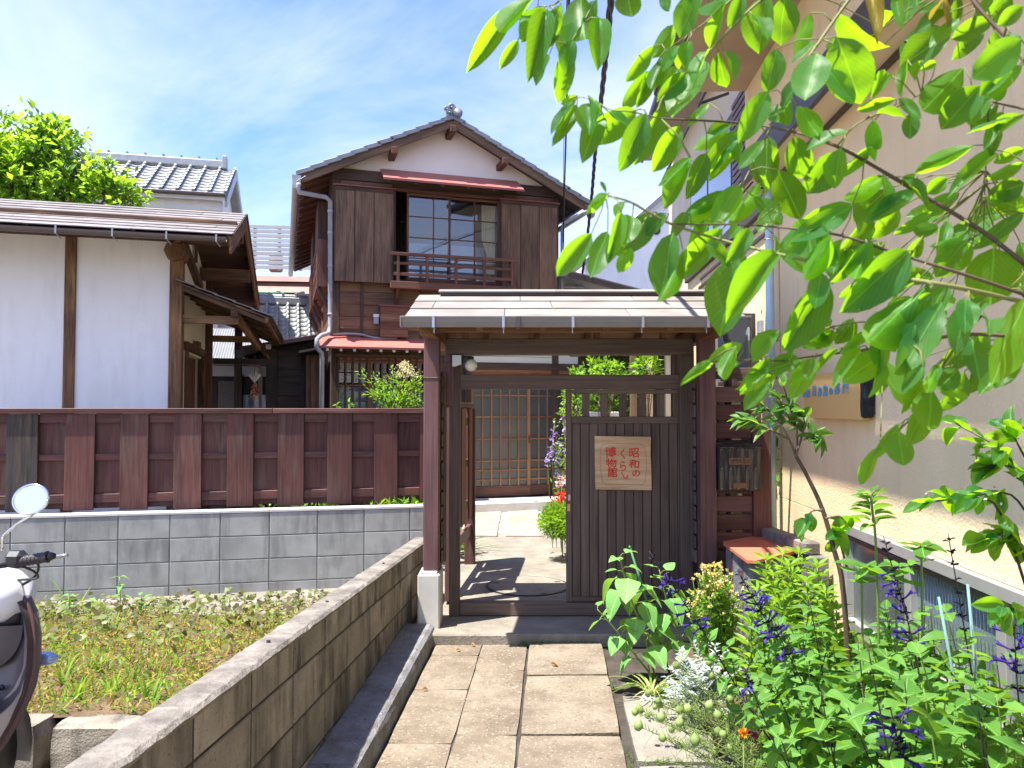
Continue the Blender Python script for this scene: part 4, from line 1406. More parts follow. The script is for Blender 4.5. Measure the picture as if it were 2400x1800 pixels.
# eaves beam and cross beam ends
box(ku, 'eaves_beam', (uL, -0.02, zE_), (0.60, 0.13, zE_ + .14), W_KURA, 0.006)
box(ku, 'eaves_plate', (uL, -0.16, zE_ + .142), (0.60, 0.10, zE_ + .215), W_KURA, 0.005)
u0, u1 = kp(390, 424)
lathe(ku, 'beam_end', [(0.0, -.03), (.085, -.03), (.10, -.02), (.105, .05), (.105, .3)], ((u0 + u1) / 2 + .01, -0.08, KF.at(407, 588, -.06)[1]), W_KURAPOST, 8, 'Y', False)
# roof planes
vE, vR, vB = -0.68, 0.82, 2.95
zEv = KF.at(535, 552, vE)[1]
zRd = KF.at(570, 502, vR)[1]
slF = (zRd - zEv) / (vR - vE)
slB = (zRd - 2.98) / (vB - vR)
uV = 0.615
def krz(v): return zRd - slF * (vR - v) if v < vR else zRd - slB * (v - vR)
def ksl(name, u0, u1, v0, v1, o0, o1, th, m, b=.002, T=None):
    p0 = Vector(((u0 + u1) / 2, v0, krz(v0) + o0)); p1 = Vector(((u0 + u1) / 2, v1, krz(v1) + o1))
    return bar(T or ku, name, p0, p1, u1 - u0, th, m, b)
ksl('roof_board', uL, uV - .01, vE + .01, vR, -.03, -.03, .03, W_KURA)
ksl('roof_board', uL, uV - .01, vB, vR, -.03, -.03, .03, W_KURA)
rows = 9
rh = (vR - vE) / rows
for r in range(rows):
    v0 = vE - .012 + r * rh
    e = uV - [0.0, .45, .2][r % 3]
    ed = [uV]
    x = e if e < uV - .05 else uV - .91
    while x > -3.2:
        ed.append(x); x -= .91
    ed.append(x)
    for a, b in zip(ed[:-1], ed[1:]):
        ksl('slate', b + .002, a - .002, v0, min(v0 + rh + .05, vR), .016 + R.uniform(0, .003), .004, .011, SLATE_K, .002)
    ksl('slate', uL, x - .002, v0, min(v0 + rh + .05, vR), .016, .004, .011, SLATE_K, .002)
rowsb = 12
rb = (vB - vR) / rowsb
for r in range(rowsb):
    v0 = vB + .01 - r * rb
    ksl('slate', uL, uV, v0, max(v0 - rb - .05, vR), .016, .004, .011, SLATE_K, .002)
# verge boards
for sgn_, a, b in ((0, vE + .02, vR), (1, vB, vR)):
    ksl('barge_board', uV - .035, uV - .008, a, b, -.10, -.10, .17, W_KURAPOST)
    ksl('verge_strip', uV - .06, uV + .008, a, b, -.002, -.002, .02, W_KURA)
for v, z0 in ((vR, zRd - .34), (1.75, krz(1.75) - .30), (2.75, krz(2.75) - .26)):
    box(ku, 'purlin', (-1.0, v - .07, z0), (uV - .04, v + .07, z0 + .15), W_KURA, .005)
for k in range(14):
    uu = uV - .12 - k * .38
    ksl('rafter', uu - .025, uu + .025, vE + .02, vR, -.07, -.07, .05, W_KURA)
# gable plaster and brace
gab = [(-0.02, 0.0, zE_), (-0.02, vEnd, zE_), (-0.02, vEnd, krz(vEnd) - .06), (-0.02, vR, zRd - .06), (-0.02, 0.0, krz(0) - .06)]
extrude(ku, 'gable_wall', gab, (-0.1, 0, 0), PLASTER)
bar(ku, 'gable_brace', (0.01, 0.14, krz(0.14) - .18), (0.01, 1.55, zE_ - .25), .07, .10, W_KURA)
box(ku, 'gable_post', (-.0, 1.1, zE_), (.03, 1.18, zRd - .2), W_KURA, .003)
# gutter
gy, gz_ = vE - .045, krz(vE) - .035
pr = [(gy + .045 * math.cos(t), gz_ + .045 * math.sin(t)) for t in np.linspace(math.pi, 2 * math.pi, 9)]
pr2 = [(gy + .039 * math.cos(t), gz_ + .039 * math.sin(t)) for t in np.linspace(2 * math.pi, math.pi, 9)]
extrude(ku, 'gutter', [(uL, a, b) for a, b in pr + pr2], (uV - .05 - uL, 0, 0), GUTTER_K)
for u in (-60, 130, 263, 390, 507):
    uu = KF.at(u, 545, vE - .09)[0]
    box(ku, 'gutter_bracket', (uu - .008, gy - .051, gz_ - .05), (uu + .008, gy - .046, gz_ + .02), PVC, .001)
    bar(ku, 'bracket_hook', (uu, gy - .048, gz_ - .05), (uu + .03, gy + .02, gz_ - .085), .006, .008, PVC, .001)
# lean-to canopy over the side door
pz0 = KF.at(411, 660, 0.0)
cx0, cz0 = 0.0, pz0[1]
cx1, cz1 = KF.at(632, 745, 0.0)
vc = 3.1
bar(ku, 'canopy_roof', ((cx0 + cx1) / 2, -.04, (cz0 + cz1) / 2), ((cx0 + cx1) / 2, vc, (cz0 + cz1) / 2), math.hypot(cx1 - cx0, cz1 - cz0), .035, W_KURA, .003,
    up=(-(cz1 - cz0), 0, cx1 - cx0)) if False else None
sx_ = (cz1 - cz0) / (cx1 - cx0)
nrow = 5
for k in range(nrow):
    xa = cx0 + (cx1 - cx0) * k / nrow; xb = cx0 + (cx1 - cx0) * (k + 1) / nrow + .03
    V = [(xa, -.05, cz0 + sx_ * xa + .024), (xb, -.05, cz0 + sx_ * xb + .036), (xb, vc, cz0 + sx_ * xb + .036), (xa, vc, cz0 + sx_ * xa + .024)]
    extrude(ku, 'canopy_slate', V, (0, 0, -.012), SLATE_K)
extrude(ku, 'canopy_board', [(cx0, -.04, cz0), (cx1, -.04, cz1), (cx1, vc, cz1), (cx0, vc, cz0)], (0, 0, -.022), W_KURA)
for k in range(8):
    v = .02 + k * (vc - .1) / 7
    bar(ku, 'canopy_rafter', (cx0, v, cz0 - .045), (cx1 - .02, v, cz1 - .045), .045, .045, W_KURA)
bar(ku, 'canopy_purlin', (cx1 * .62, -.02, cz0 + sx_ * cx1 * .62 - .10), (cx1 * .62, vc - .05, cz0 + sx_ * cx1 * .62 - .10), .07, .07, W_KURA)
bar(ku, 'canopy_purlin', (cx1 * .97, -.045, cz1 - .03), (cx1 * .97, vc, cz1 - .03), .03, .06, W_KURAPOST)
zb_c = KF.at(490, 748)[1]
for v in (0.07, 2.35):
    bar(ku, 'canopy_arm', (0.02, v, zb_c), (cx1 * .66, v, zb_c), .06, .085, W_KURAPOST)
    bar(ku, 'canopy_strut', (cx1 * .60, v, zb_c + .02), (cx1 * .60, v, cz0 + sx_ * cx1 * .60 - .02), .055, .05, W_KURAPOST)
    bar(ku, 'canopy_brace', (cx1 * .62, v + .02, zb_c + .06), (cx1 * .80, v + .9, zb_c - .22), .06, .06, W_KURAPOST)
bar(ku, 'tie_rail', (0.06, vEnd + .05, zb_c - .30), (cx1 * .95, vEnd + .05, zb_c - .30), .07, .08, W_ANNEX)
box(ku, 'canopy_post', (cx1 * .3, 2.9, 0.0), (cx1 * .3 + .10, 3.0, cz0 - .1), W_ANNEX, .004)

# ================================================================== MAIN HOUSE
HF = Frame(-2.56, 10.62, rad(17))
ho = thing('old_wooden_house', 'two-storey old wooden house with tiled gable roof and white gable', 'house', HF.o, HF.yaw)
hat = HF.at
Wd = hat(1308, 700)[0]
DEP = 7.0
OV = 0.27
uc, zap = hat(1061, 281, -OV)           # apex of the barge boards
ulp, zlp = hat(703, 412, -OV)
urp, zrp = hat(1378, 481, -OV)
slL = (zap - zlp) / (uc - ulp)
slR = (zap - zrp) / (urp - uc)
slH = (slL + slR) / 2
hw = max(uc - ulp, urp - uc)
print('house', Wd, uc, zap, 'L', ulp, zlp, slL, 'R', urp, zrp, slR)
ul_, ur_ = ulp, urp
def hz(u): return zap - (slL * (uc - u) if u < uc else slR * (u - uc))
zpl = hat(1050, 418)[1]                 # foot of the gable plaster
# window opening upstairs
wu0, wu1 = hat(927, 550)[0], hat(1172, 560)[0]
wz1 = hat(1050, 459)[1]; wz0 = hat(1050, 662)[1]
# lattice window below
lu0, lu1 = hat(789, 880)[0], hat(1012, 880)[0]
lz1 = hat(900, 826)[1]; lz0 = 0.75
# entrance
eu0 = hat(1103, 1000)[0]; eu1 = eu0 + 1.86
ez1 = hat(1200, 874)[1]; ez0 = 0.17
W2 = eu1 + .9
zF = hat(1050, 805)[1]                  # top of ground floor
# wall cores around openings
def wall(u0, u1, z0, z1, m=W_HDARK, y0=0.012, y1=0.10): box(ho, 'wall', (u0, y0, z0), (u1, y1, z1), m, 0.002)
wall(0.0, wu0, wz0, wz1); wall(wu1, Wd, wz0, wz1); wall(0.0, Wd, wz1, zpl + .02); wall(0.0, Wd, zF, wz0)
wall(0.0, lu0, 0, zF); wall(lu0, lu1, 0, lz0); wall(lu0, lu1, lz1, zF); wall(lu1, eu0, 0, zF)
wall(eu1, W2, 0, zF); wall(eu0, eu1, ez1 + .02, zF)
box(ho, 'wall', (0.0, 0.102, 0), (0.10, DEP, zpl), W_HDARK, .002)
box(ho, 'wall', (Wd - .10, 0.102, zF), (Wd, DEP, zpl), W_HDARK, .002)
box(ho, 'wall', (W2 - .10, 0.102, 0), (W2, DEP, zF), W_HDARK, .002)
box(ho, 'wall', (0.102, DEP - .1, 0), (W2 - .102, DEP, zF), W_HDARK, .002)
box(ho, 'wall', (0.102, DEP - .1, zF), (Wd - .102, DEP, zpl), W_HDARK, .002)
box(ho, 'floor', (0.102, 0.102, wz0 - .12), (Wd - .102, DEP - .102, wz0 - .06), W_HDARK, .002)
# gable plaster
gpoly = [(hat(800, 396)[0], 0.008, zpl), (hat(1296, 441)[0], 0.008, zpl), (uc, 0.008, hz(uc) - .09)]
gl_ = uc - (hz(uc) - .005 - zpl) / slL; gr_ = uc + (hz(uc) - .005 - zpl) / slR
extrude(ho, 'gable_plaster', [(gl_, 0.008, zpl), (gr_, 0.008, zpl), (uc, 0.008, zap - .005)], (0, .10, 0), PLASTER_G)
box(ho, 'gable_beam', (0.0, -0.03, zpl - .16), (Wd, 0.011, zpl - .0), W_HDARK, .004)
for u in (0.0, Wd - .11):
    box(ho, 'corner_post', (u, -0.02, 0), (u + .11, 0.011, zpl - .161), W_HDARK, .004)
# horizontal siding, lapped boards
z = hat(850, 661)[1] + .02
bz = []
zz_ = zpl - .165
while zz_ > zF - .02:
    bz.append(zz_); zz_ -= .178
for k, z1 in enumerate(bz):
    z0 = z1 - .176
    spans_ = [(0.112, Wd - .112)]
    if z0 < wz1 and z1 > wz0:
        spans_ = [(0.112, wu0 - .05), (wu1 + .05, Wd - .112)]
    for a, b in spans_:
        # joints hidden behind battens
        cuts = [a] + [c_ for c_ in (hat(848, 720)[0], hat(987, 720)[0]) if a < c_ < b] + [b]
        for c0, c1 in zip(cuts[:-1], cuts[1:]):
            box(ho, 'siding_board', (c0 + .001, -0.012, z0), (c1 - .001, 0.008, z1), W_HOUSE, .003, (rad(-2.2), 0, 0))
for u in (848, 927, 987):
    uu = hat(u, 730)[0]
    box(ho, 'batten', (uu - .018, -0.034, zF), (uu + .018, -0.010, hat(u, 663)[1] - .02), W_HDARK, .003)
# shutter boxes
def shutterbox(a, b, v0, v1, n):
    u0, u1 = hat(a, 560, -.12)[0], hat(b, 560, -.12)[0]
    z1, z0 = hat((a + b) / 2, v0, -.12)[1], hat((a + b) / 2, v1, -.12)[1]
    sb_ = box(ho, 'shutter_box', (u0 + .01, -0.105, z0 + .01), (u1 - .01, -0.02, z1), W_HDARK, .003)
    w_ = (u1 - u0) / n
    for k in range(n):
        box(sb_, 'shutter_board', (u0 + k * w_ + .005, -0.121 - .004 * (k % 2), z0), (u0 + (k + 1) * w_ - .005, -0.106, z1 - .055), W_SHUT, .003)
    box(sb_, 'top_rail', (u0 - .005, -0.126, z1 - .055), (u1 + .005, -0.106, z1), W_HDARK, .003)
    box(sb_, 'cap', (u0 - .03, -0.16, z1 + .001), (u1 + .03, -0.0, z1 + .022), RED_IRON_D, .003)
    for e in (u0 - .012, u1 - .006):
        box(sb_, 'edge_strip', (e, -0.128, z0), (e + .018, -0.02, z1 - .002), W_HDARK, .003)
shutterbox(785, 921, 440, 661, 3)
shutterbox(1176, 1307, 474, 684, 3)
# window upstairs
fr = box(ho, 'window_head', (wu0 - .03, -0.03, wz1), (wu1 + .03, 0.09, wz1 + .05), W_RAIL, .003)
box(ho, 'window_jamb', (wu0 - .045, -0.028, wz0), (wu0, 0.09, wz1), W_HDARK, .003)
box(ho, 'window_jamb', (wu1, -0.028, wz0), (wu1 + .045, 0.09, wz1), W_HDARK, .003)
box(ho, 'window_sill', (wu0 - .03, -0.05, wz0 - .04), (wu1 + .03, 0.09, wz0), W_RAIL, .003)
def sash(a, b, y, xs, vs):
    u0, u1 = hat(a, 560, y)[0], hat(b, 560, y)[0]
    z0, z1 = wz0 + .002, wz1 - .002
    s_ = box(ho, 'sash', (u0, y - .012, z1 - .035), (u1, y + .012, z1), W_RAIL, .002)
    box(s_, 'sash_rail', (u0, y - .012, z0), (u1, y + .012, z0 + .05), W_RAIL, .002)
    for x in (u0, u1 - .032):
        box(s_, 'sash_stile', (x, y - .0125, z0 + .05), (x + .032, y + .0125, z1 - .035), W_RAIL, .002)
    ug = [u0 + .032] + [hat(x, 560, y)[0] for x in xs] + [u1 - .032]
    zg = [z0 + .05] + [hat((a + b) / 2, v, y)[1] for v in vs] + [z1 - .035]
    zg = sorted(zg)
    for x in ug[1:-1]:
        box(s_, 'muntin', (x - .009, y - .010, z0 + .05), (x + .009, y + .010, z1 - .035), W_RAIL, .002)
    for q_ in zg[1:-1]:
        box(s_, 'muntin', (u0 + .032, y - .0095, q_ - .008), (u1 - .032, y + .0095, q_ + .008), W_RAIL, .002)
    for i in range(len(ug) - 1):
        for j in range(len(zg) - 1):
            tl = R.uniform(-.004, .004), R.uniform(-.004, .004)
            box(s_, 'pane', (ug[i], y - .0015, zg[j]), (ug[i + 1], y + .0015, zg[j + 1]), GLASS, .0003, (tl[0], 0, tl[1]))
sash(953, 1056, .018, (1016,), (510, 559, 607))
sash(1048, 1170, .050, (1112,), (518, 566, 612))
# room behind
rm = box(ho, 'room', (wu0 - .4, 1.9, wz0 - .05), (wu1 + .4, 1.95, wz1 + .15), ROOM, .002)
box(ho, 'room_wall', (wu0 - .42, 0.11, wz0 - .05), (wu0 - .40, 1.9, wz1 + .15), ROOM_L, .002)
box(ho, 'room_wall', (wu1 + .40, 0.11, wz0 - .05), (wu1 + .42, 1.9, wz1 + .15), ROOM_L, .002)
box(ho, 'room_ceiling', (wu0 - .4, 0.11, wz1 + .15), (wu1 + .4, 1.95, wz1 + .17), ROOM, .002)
def curtain(name, a, b, y, z0, z1, m, amp=.02, wl=.07, gather=None):
    n = 40
    V, Fc = [], []
    zs = [z0, z0 + (z1 - z0) * .35, z0 + (z1 - z0) * .55, z1]
    for j, zq in enumerate(zs):
        for i in range(n + 1):
            s_ = i / n
            uu = a + (b - a) * s_
            if gather and j == 1: uu = b - (b - uu) * gather
            V.append((uu, y + amp * math.sin(uu / wl * 6.28) * (.6 + .4 * j / 3), zq))
    for j in range(3):
        for i in range(n):
            p_ = j * (n + 1) + i
            Fc.append([p_, p_ + 1, p_ + n + 2, p_ + n + 1])
    return part(ho, name, V, Fc, m, None, None, True)
curtain('curtain', hat(1128, 560, .14)[0], hat(1172, 560, .14)[0], .14, wz0 + .05, wz1 - .06, CURTAIN, .016, .035, .7)
curtain('inner_screen', hat(958, 560, .3)[0], hat(1135, 560, .3)[0], .30, wz0 + .02, wz0 + (wz1 - wz0) * .48, LACE, .004, .2)
lp = hat(941, 520, .5)
tube(ho, 'pendant_cord', [(lp[0], .5, wz1 + .1), (lp[0], .5, lp[1])], .006, BLACK, 6)
lathe(ho, 'pendant_lamp', [(.012, .06), (.02, .04), (.05, .0), (.055, -.03), (.0, -.03)], (lp[0], .5, lp[1]), BLACKIRON, 10)
# red canopy above the window
ca, cb = hat(899, 410, -.36)[0], hat(1228, 440, -.36)[0]
zc1 = hat(1060, 412, 0)[1]; zc0 = hat(1060, 432, -.36)[1]
can = extrude(ho, 'window_canopy', [(ca, 0.0, zc1 + .01), (ca, -.38, zc0 + .012), (ca, -.38, zc0 - .008), (ca, 0.0, zc1 - .012)], (cb - ca, 0, 0), RED_IRON)
box(can, 'canopy_edge', (ca - .005, -.392, zc0 - .022), (cb + .005, -.380, zc0 + .012), RED_IRON_D, .002)
for k in range(6):
    uu = ca + .08 + (cb - ca - .16) * k / 5
    bar(can, 'canopy_rafter', (uu, 0.0, zc1 - .035), (uu, -.36, zc0 - .03), .035, .035, W_HDARK, .003)
# balcony rail
yb = -.24
ba, bb = hat(915, 640, yb)[0], hat(1210, 640, yb)[0]
def rl(v): return hat(1060, v, yb)[1]
rr = box(ho, 'balcony', (ba, yb - .04, rl(682)), (bb, yb + .04, rl(666)), W_RAIL, .004)
box(rr, 'balcony_floor', (ba + .05, yb + .04, rl(681)), (bb - .05, 0.0, rl(676)), W_RAIL, .003)
box(rr, 'top_rail', (ba, yb - .025, rl(606)), (bb + .0, yb + .025, rl(599)), W_RAIL, .004)
box(rr, 'middle_rail', (ba + .05, yb - .014, rl(627)), (bb - .04, yb + .014, rl(621)), W_RAIL, .003)
box(rr, 'lower_rail', (ba + .05, yb - .014, rl(652)), (bb - .04, yb + .014, rl(645)), W_RAIL, .003)
for x in (933, 1001, 1069, 1135, 1200):
    uu = hat(x, 640, yb)[0]
    box(rr, 'baluster', (uu - .02, yb - .02, rl(666)), (uu + .02, yb + .02, rl(606)), W_RAIL, .003)
for uu in (hat(933, 640, yb)[0], hat(1200, 640, yb)[0]):
    for v in (603, 650):
        bar(rr, 'return_rail', (uu, yb, rl(v)), (uu, 0.0, rl(v)), .03, .04, W_RAIL, .003)
    bar(rr, 'bracket', (uu, yb + .02, rl(680)), (uu, -.02, rl(715)), .035, .04, W_RAIL, .003)
# meter cupboard, electric box, thin pipe
mu0, mu1 = hat(891, 750, -.12)[0], hat(956, 750, -.12)[0]
mz0, mz1 = hat(924, 790, -.12)[1], hat(924, 719, -.12)[1]
mc = box(ho, 'meter_cupboard', (mu0 + .01, -.12, mz0 + .005), (mu1 - .01, -.03, mz1), W_HDARK, .003)
nb = 4
for k in range(nb):
    box(mc, 'cupboard_board', (mu0, -.135, mz0 + (mz1 - mz0) * k / nb + .001), (mu1, -.121, mz0 + (mz1 - mz0) * (k + 1) / nb - .001), W_RAIL if k % 2 else W_HOUSE, .003)
box(mc, 'cupboard_cap', (mu0 - .02, -.16, mz1 + .001), (mu1 + .02, -.02, mz1 + .022), RED_IRON_D, .003)
e0, e1 = hat(876, 748, -.09)[0], hat(888, 748, -.09)[0]
ebx = box(ho, 'electric_box', (e0, -.085, hat(880, 759, -.09)[1]), (e1, -.03, hat(880, 737, -.09)[1]), PVC, .004)
box(ebx, 'box_lid', (e0 - .005, -.092, hat(880, 743, -.09)[1]), (e1 + .005, -.03, hat(880, 736, -.09)[1]), WHITEP, .003)
# red awning over the lattice window
ra, rb_ = hat(750, 800, -.42)[0], hat(1030, 800, -.42)[0]
zr_1, zr_0 = hat(880, 790, 0)[1], hat(880, 814, -.42)[1]
aw = extrude(ho, 'awning', [(ra, 0.0, zr_1), (ra, -.44, zr_0), (ra, -.44, zr_0 - .018), (ra, 0.0, zr_1 - .018)], (rb_ - ra, 0, 0), RED_IRON)
box(aw, 'awning_edge', (ra - .004, -.452, zr_0 - .03), (rb_ + .004, -.440, zr_0 + .002), RED_IRON_D, .002)
for k in range(9):
    uu = ra + .1 + (rb_ - ra - .2) * k / 8
    bar(aw, 'awning_rafter', (uu, 0.0, zr_1 - .045), (uu, -.42, zr_0 - .045), .035, .04, OFFWHITE, .003)
# lattice window: bars in front of sashes
nbars = 14
for k in range(nbars):
    uu = lu0 + .02 + (lu1 - lu0 - .04) * k / (nbars - 1)
    box(ho, 'lattice_bar', (uu - .013, -.05, lz0), (uu + .013, -.022, lz1 - .0), W_HDARK, .002)
box(ho, 'lattice_rail', (lu0 - .03, -.055, lz1 - .075), (lu1 + .03, -.0, lz1 - .03), W_HDARK, .003)
box(ho, 'lattice_rail', (lu0 - .03, -.055, lz0 - .05), (lu1 + .03, -.0, lz0), W_HDARK, .003)
box(ho, 'lattice_header', (lu0, .0, lz1 - .115), (lu1, .03, lz1 - .078), W_ORANGE, .002)
for k in range(3):
    s0 = lu0 + (lu1 - lu0) * k / 3; s1 = lu0 + (lu1 - lu0) * (k + 1) / 3
    yy = .03 + .02 * (k % 2)
    sa = box(ho, 'lower_sash', (s0, yy - .01, lz1 - .16), (s1, yy + .01, lz1 - .12), W_ORANGE, .002)
    for x in (s0, s1 - .03):
        box(sa, 'sash_stile', (x, yy - .011, lz0), (x + .03, yy + .011, lz1 - .16), W_ORANGE, .002)
    zm = lz1 - .48
    box(sa, 'muntin', (s0 + .03, yy - .009, zm - .01), (s1 - .03, yy + .009, zm + .01), W_ORANGE, .002)
    box(sa, 'pane', (s0 + .03, yy - .002, zm + .01), (s1 - .03, yy + .002, lz1 - .16), GLASS, .0003)
    box(sa, 'pane', (s0 + .03, yy - .002, lz0), (s1 - .03, yy + .002, zm - .01), GLASS, .0003)
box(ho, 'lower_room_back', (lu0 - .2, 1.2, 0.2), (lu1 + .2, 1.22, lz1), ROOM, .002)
curtain('lower_curtain', lu0 + .02, lu1 - .02, .14, lz0, lz1 - .5, LACE, .006, .2)
# drainpipe at the left corner
gx_e, gz_e = hat(694, 418, -.45)
dp = [(ulp - .02, -.38, zlp - .14), (hat(700, 450, -.30)[0], -.30, hat(700, 450, -.3)[1]), (hat(764, 462, -.16)[0], -.16, hat(764, 462, -.16)[1]), (hat(774, 472, -.1)[0], -.10, hat(774, 472, -.1)[1]),
      (hat(774, 765, -.10)[0], -.10, hat(774, 765, -.1)[1]), (hat(770, 781, -.14)[0], -.14, hat(770, 781, -.14)[1]), (hat(752, 787, -.42)[0], -.42, hat(752, 787, -.42)[1]), (hat(743, 795, -.48)[0], -.48, hat(743, 795, -.48)[1]),
      (hat(742, 815, -.48)[0], -.48, hat(742, 815, -.48)[1]), (hat(753, 826, -.42)[0], -.42, hat(753, 826, -.42)[1]), (hat(755, 840, -.40)[0], -.40, hat(755, 840, -.40)[1]), (hat(755, 840, -.40)[0], -.40, 0.05)]
dpi = tube(ho, 'downpipe', dp, .032, PVC, 10)
for v in (495, 545, 624, 737):
    c_ = hat(774, v, -.10)
    lathe(dpi, 'pipe_collar', [(.033, -.02), (.037, -.018), (.037, .018), (.033, .02)], (c_[0], -.10, c_[1]), PVC, 12)
tube(ho, 'wall_conduit', smooth_poly([(hat(781, 783, -.06)[0], -.06, hat(781, 783, -.06)[1]), (hat(815, 782, -.06)[0], -.06, hat(815, 782, -.06)[1]), (hat(847, 784, -.06)[0], -.06, hat(847, 784, -.06)[1]), (hat(880, 792, -.06)[0], -.06, hat(880, 792, -.06)[1]), (hat(930, 793, -.06)[0], -.06, hat(930, 793, -.06)[1])], 4), .016, PVC, 8)
# right drainpipe
q0 = hat(1370, 498, -.38)
tube(ho, 'downpipe', [(urp - .02, -.36, zrp - .12), (q0[0] - .02, -.36, q0[1]), (hat(1322, 523, -.05)[0], -.05, hat(1322, 523, -.05)[1]), (hat(1318, 535, -.05)[0], -.05, hat(1318, 535, -.05)[1]), (hat(1318, 700, -.05)[0], -.05, zF)], .03, PVC, 10)
for v in (660, 672):
    bar(ho, 'insulator_arm', (hat(1318, v, -.1)[0], -.1, hat(1318, v, -.1)[1]), (hat(1358, v, -.1)[0], -.1, hat(1358, v + 1, -.1)[1]), .012, .012, STEEL, .001)
# ---- roof
def rsl(name, ua, ub2, o0, o1, y0, y1, th, m, b=.003, T=None):
    p0 = Vector((ua, (y0 + y1) / 2, hz(ua) + o0)); p1 = Vector((ub2, (y0 + y1) / 2, hz(ub2) + o1))
    d = (p1 - p0).normalized()
    return bar(T or ho, name, p0, p1, abs(y1 - y0), th, m, b)
rsl('roof_board', ulp + .02, uc, .015, .015, -OV + .03, DEP + .3, .022, W_HDARK)
rsl('roof_board', urp - .02, uc, .015, .015, -OV + .03, DEP + .3, .022, W_HDARK)
rsl('barge_board', ulp, uc + .004, -.040, -.040, -OV - .02, -OV + .018, .125, W_BARGE)
rsl('barge_board', urp, uc - .004, -.040, -.040, -OV - .0205, -OV + .0175, .125, W_BARGE)
for (ua, sgn2) in ((ulp, 1), (urp, -1)):
    Lh = abs(uc - ua)
    nT = 12
    for k in range(nT):
        a = ua - sgn2 * .05 + sgn2 * (Lh + .05) * k / nT
        b = a + sgn2 * ((Lh + .05) / nT + .05)
        if sgn2 * (b - uc) > 0: b = uc
        tc_ = rsl('tile_course', a, b, .062, .040, -OV - .045, DEP + .34, .028, TILE, .004)
        rsl('verge_tile', a, b, .048, .026, -OV - .060, -OV - .034, .062, TILE, .006)
        ro = R.uniform(-.002, .002)
# ridge and end tile
box(ho, 'ridge_tiles', (uc - .08, -OV - .02, zap + .06), (uc + .08, DEP + .3, zap + .14), TILE, .02)
tube(ho, 'ridge_roll', [(uc, -OV - .03, zap + .15), (uc, DEP + .3, zap + .15)], .055, TILE, 10)
ec = Vector((uc, -OV - .07, zap + .085))
oni = lathe(ho, 'end_tile', [(.0, -.05), (.055, -.045), (.07, -.02), (.075, .03), (.06, .08)], ec + Vector((.06, 0, .0)), TILE, 16, 'Y')
for dx, dz_, r_ in ((-.03, .075, .048), (-.10, .04, .038), (-.065, -.005, .042), (.02, .04, .04)):
    tube(oni, 'scroll', [ec + Vector((dx + r_ * .8 * math.cos(t), .0, dz_ + r_ * .8 * math.sin(t))) for t in np.linspace(-.6, 3.9, 10)], .020, TILE, 8)
    lathe(oni, 'scroll_eye', [(.0, -.02), (.02, -.015), (.024, .03)], ec + Vector((dx, 0, dz_)), TILE, 10, 'Y')
# purlin ends under the verge
for u, v in ((1061, 306), (924, 356), (1183, 382)):
    pu = hat(u, v, -.30)
    box(ho, 'purlin_end', (pu[0] - .045, -.36, hz(pu[0]) - .20), (pu[0] + .045, 0.02, hz(pu[0]) - .105), W_RAIL, .006)
# rafters and gutters at both eaves
nr = 19
for k in range(nr):
    y = -.25 + k * (DEP + .4) / (nr - 1)
    bar(ho, 'rafter', (ulp + .03, y, hz(ulp + .03) - .02), (0.10, y, hz(.10) - .02), .045, .05, W_RAIL, .003)
for k in range(6):
    y = -.25 + k * .5
    bar(ho, 'rafter', (urp - .03, y, hz(urp - .03) - .02), (Wd - .1, y, hz(Wd - .1) - .02), .045, .05, W_HDARK, .003)
for (ue, s_) in ((ulp - .045, -1), (urp + .045, 1)):
    cz_ = hz(ue) - .02
    o_ = [(ue + .055 * math.cos(t), cz_ + .055 * math.sin(t)) for t in np.linspace(math.pi, 2 * math.pi, 9)]
    i_ = [(ue + .047 * math.cos(t), cz_ + .047 * math.sin(t)) for t in np.linspace(2 * math.pi, math.pi, 9)]
    gt = extrude(ho, 'gutter', [(a, -OV - .05, b) for a, b in o_ + i_], (0, DEP + .8, 0), PVC)
    for k in range(14):
        y = -.35 + k * .55
        bar(gt, 'gutter_bracket', (ue, y, cz_ - .06), (ue - s_ * .12, y, cz_ + .02), .012, .008, STEEL, .001)
    extrude(gt, 'gutter_hopper', [(ue - .06, -OV - .07, cz_ + .03), (ue + .06, -OV - .07, cz_ + .03), (ue + .05, -OV - .07, cz_ - .09), (ue + .03, -OV - .07, cz_ - .15), (ue - .03, -OV - .07, cz_ - .15), (ue - .05, -OV - .07, cz_ - .09)], (0, .12, 0), PVC)
# ---- left side of the house: shutter boxes, balconies and slatted apron
for (y0, y1) in ((0.05, 1.75), (2.2, 3.6)):
    zb2 = hat(757, 668)[1]
    sbx = box(ho, 'side_balcony', (-.20, y0, zb2), (-.005, y1, zb2 + .06), W_HDARK, .004)
    box(sbx, 'end_board', (-.215, y0 - .025, zb2 - .02), (-.0, y0 - .001, zb2 + .66), W_RAIL, .006)
    for zc in (.25, .45, .62):
        box(sbx, 'rail', (-.20, y0, zb2 + zc), (-.17, y1, zb2 + zc + .035), W_RAIL, .003)
    for k in range(6):
        yy = y0 + .02 + (y1 - y0 - .06) * k / 5
        box(sbx, 'baluster', (-.198, yy, zb2 + .06), (-.172, yy + .026, zb2 + .62), W_RAIL, .003)
    for yy in (y0 + .1, y1 - .15):
        bar(sbx, 'bracket', (-.18, yy, zb2 - .01), (-.01, yy, zb2 - .34), .05, .06, W_HDARK, .003)
for (y0, y1) in ((0.9, 1.9), (3.0, 4.1)):
    box(ho, 'side_shutter_box', (-.16, y0, hat(745, 640)[1]), (-.002, y1, zpl - .25), W_HDARK, .004)
for k in range(34):
    yy = .05 + k * .105
    box(ho, 'apron_slat', (-.035, yy, zF - .1), (-.001, yy + .055, hat(750, 672)[1] - .02), W_HOUSE, .003)
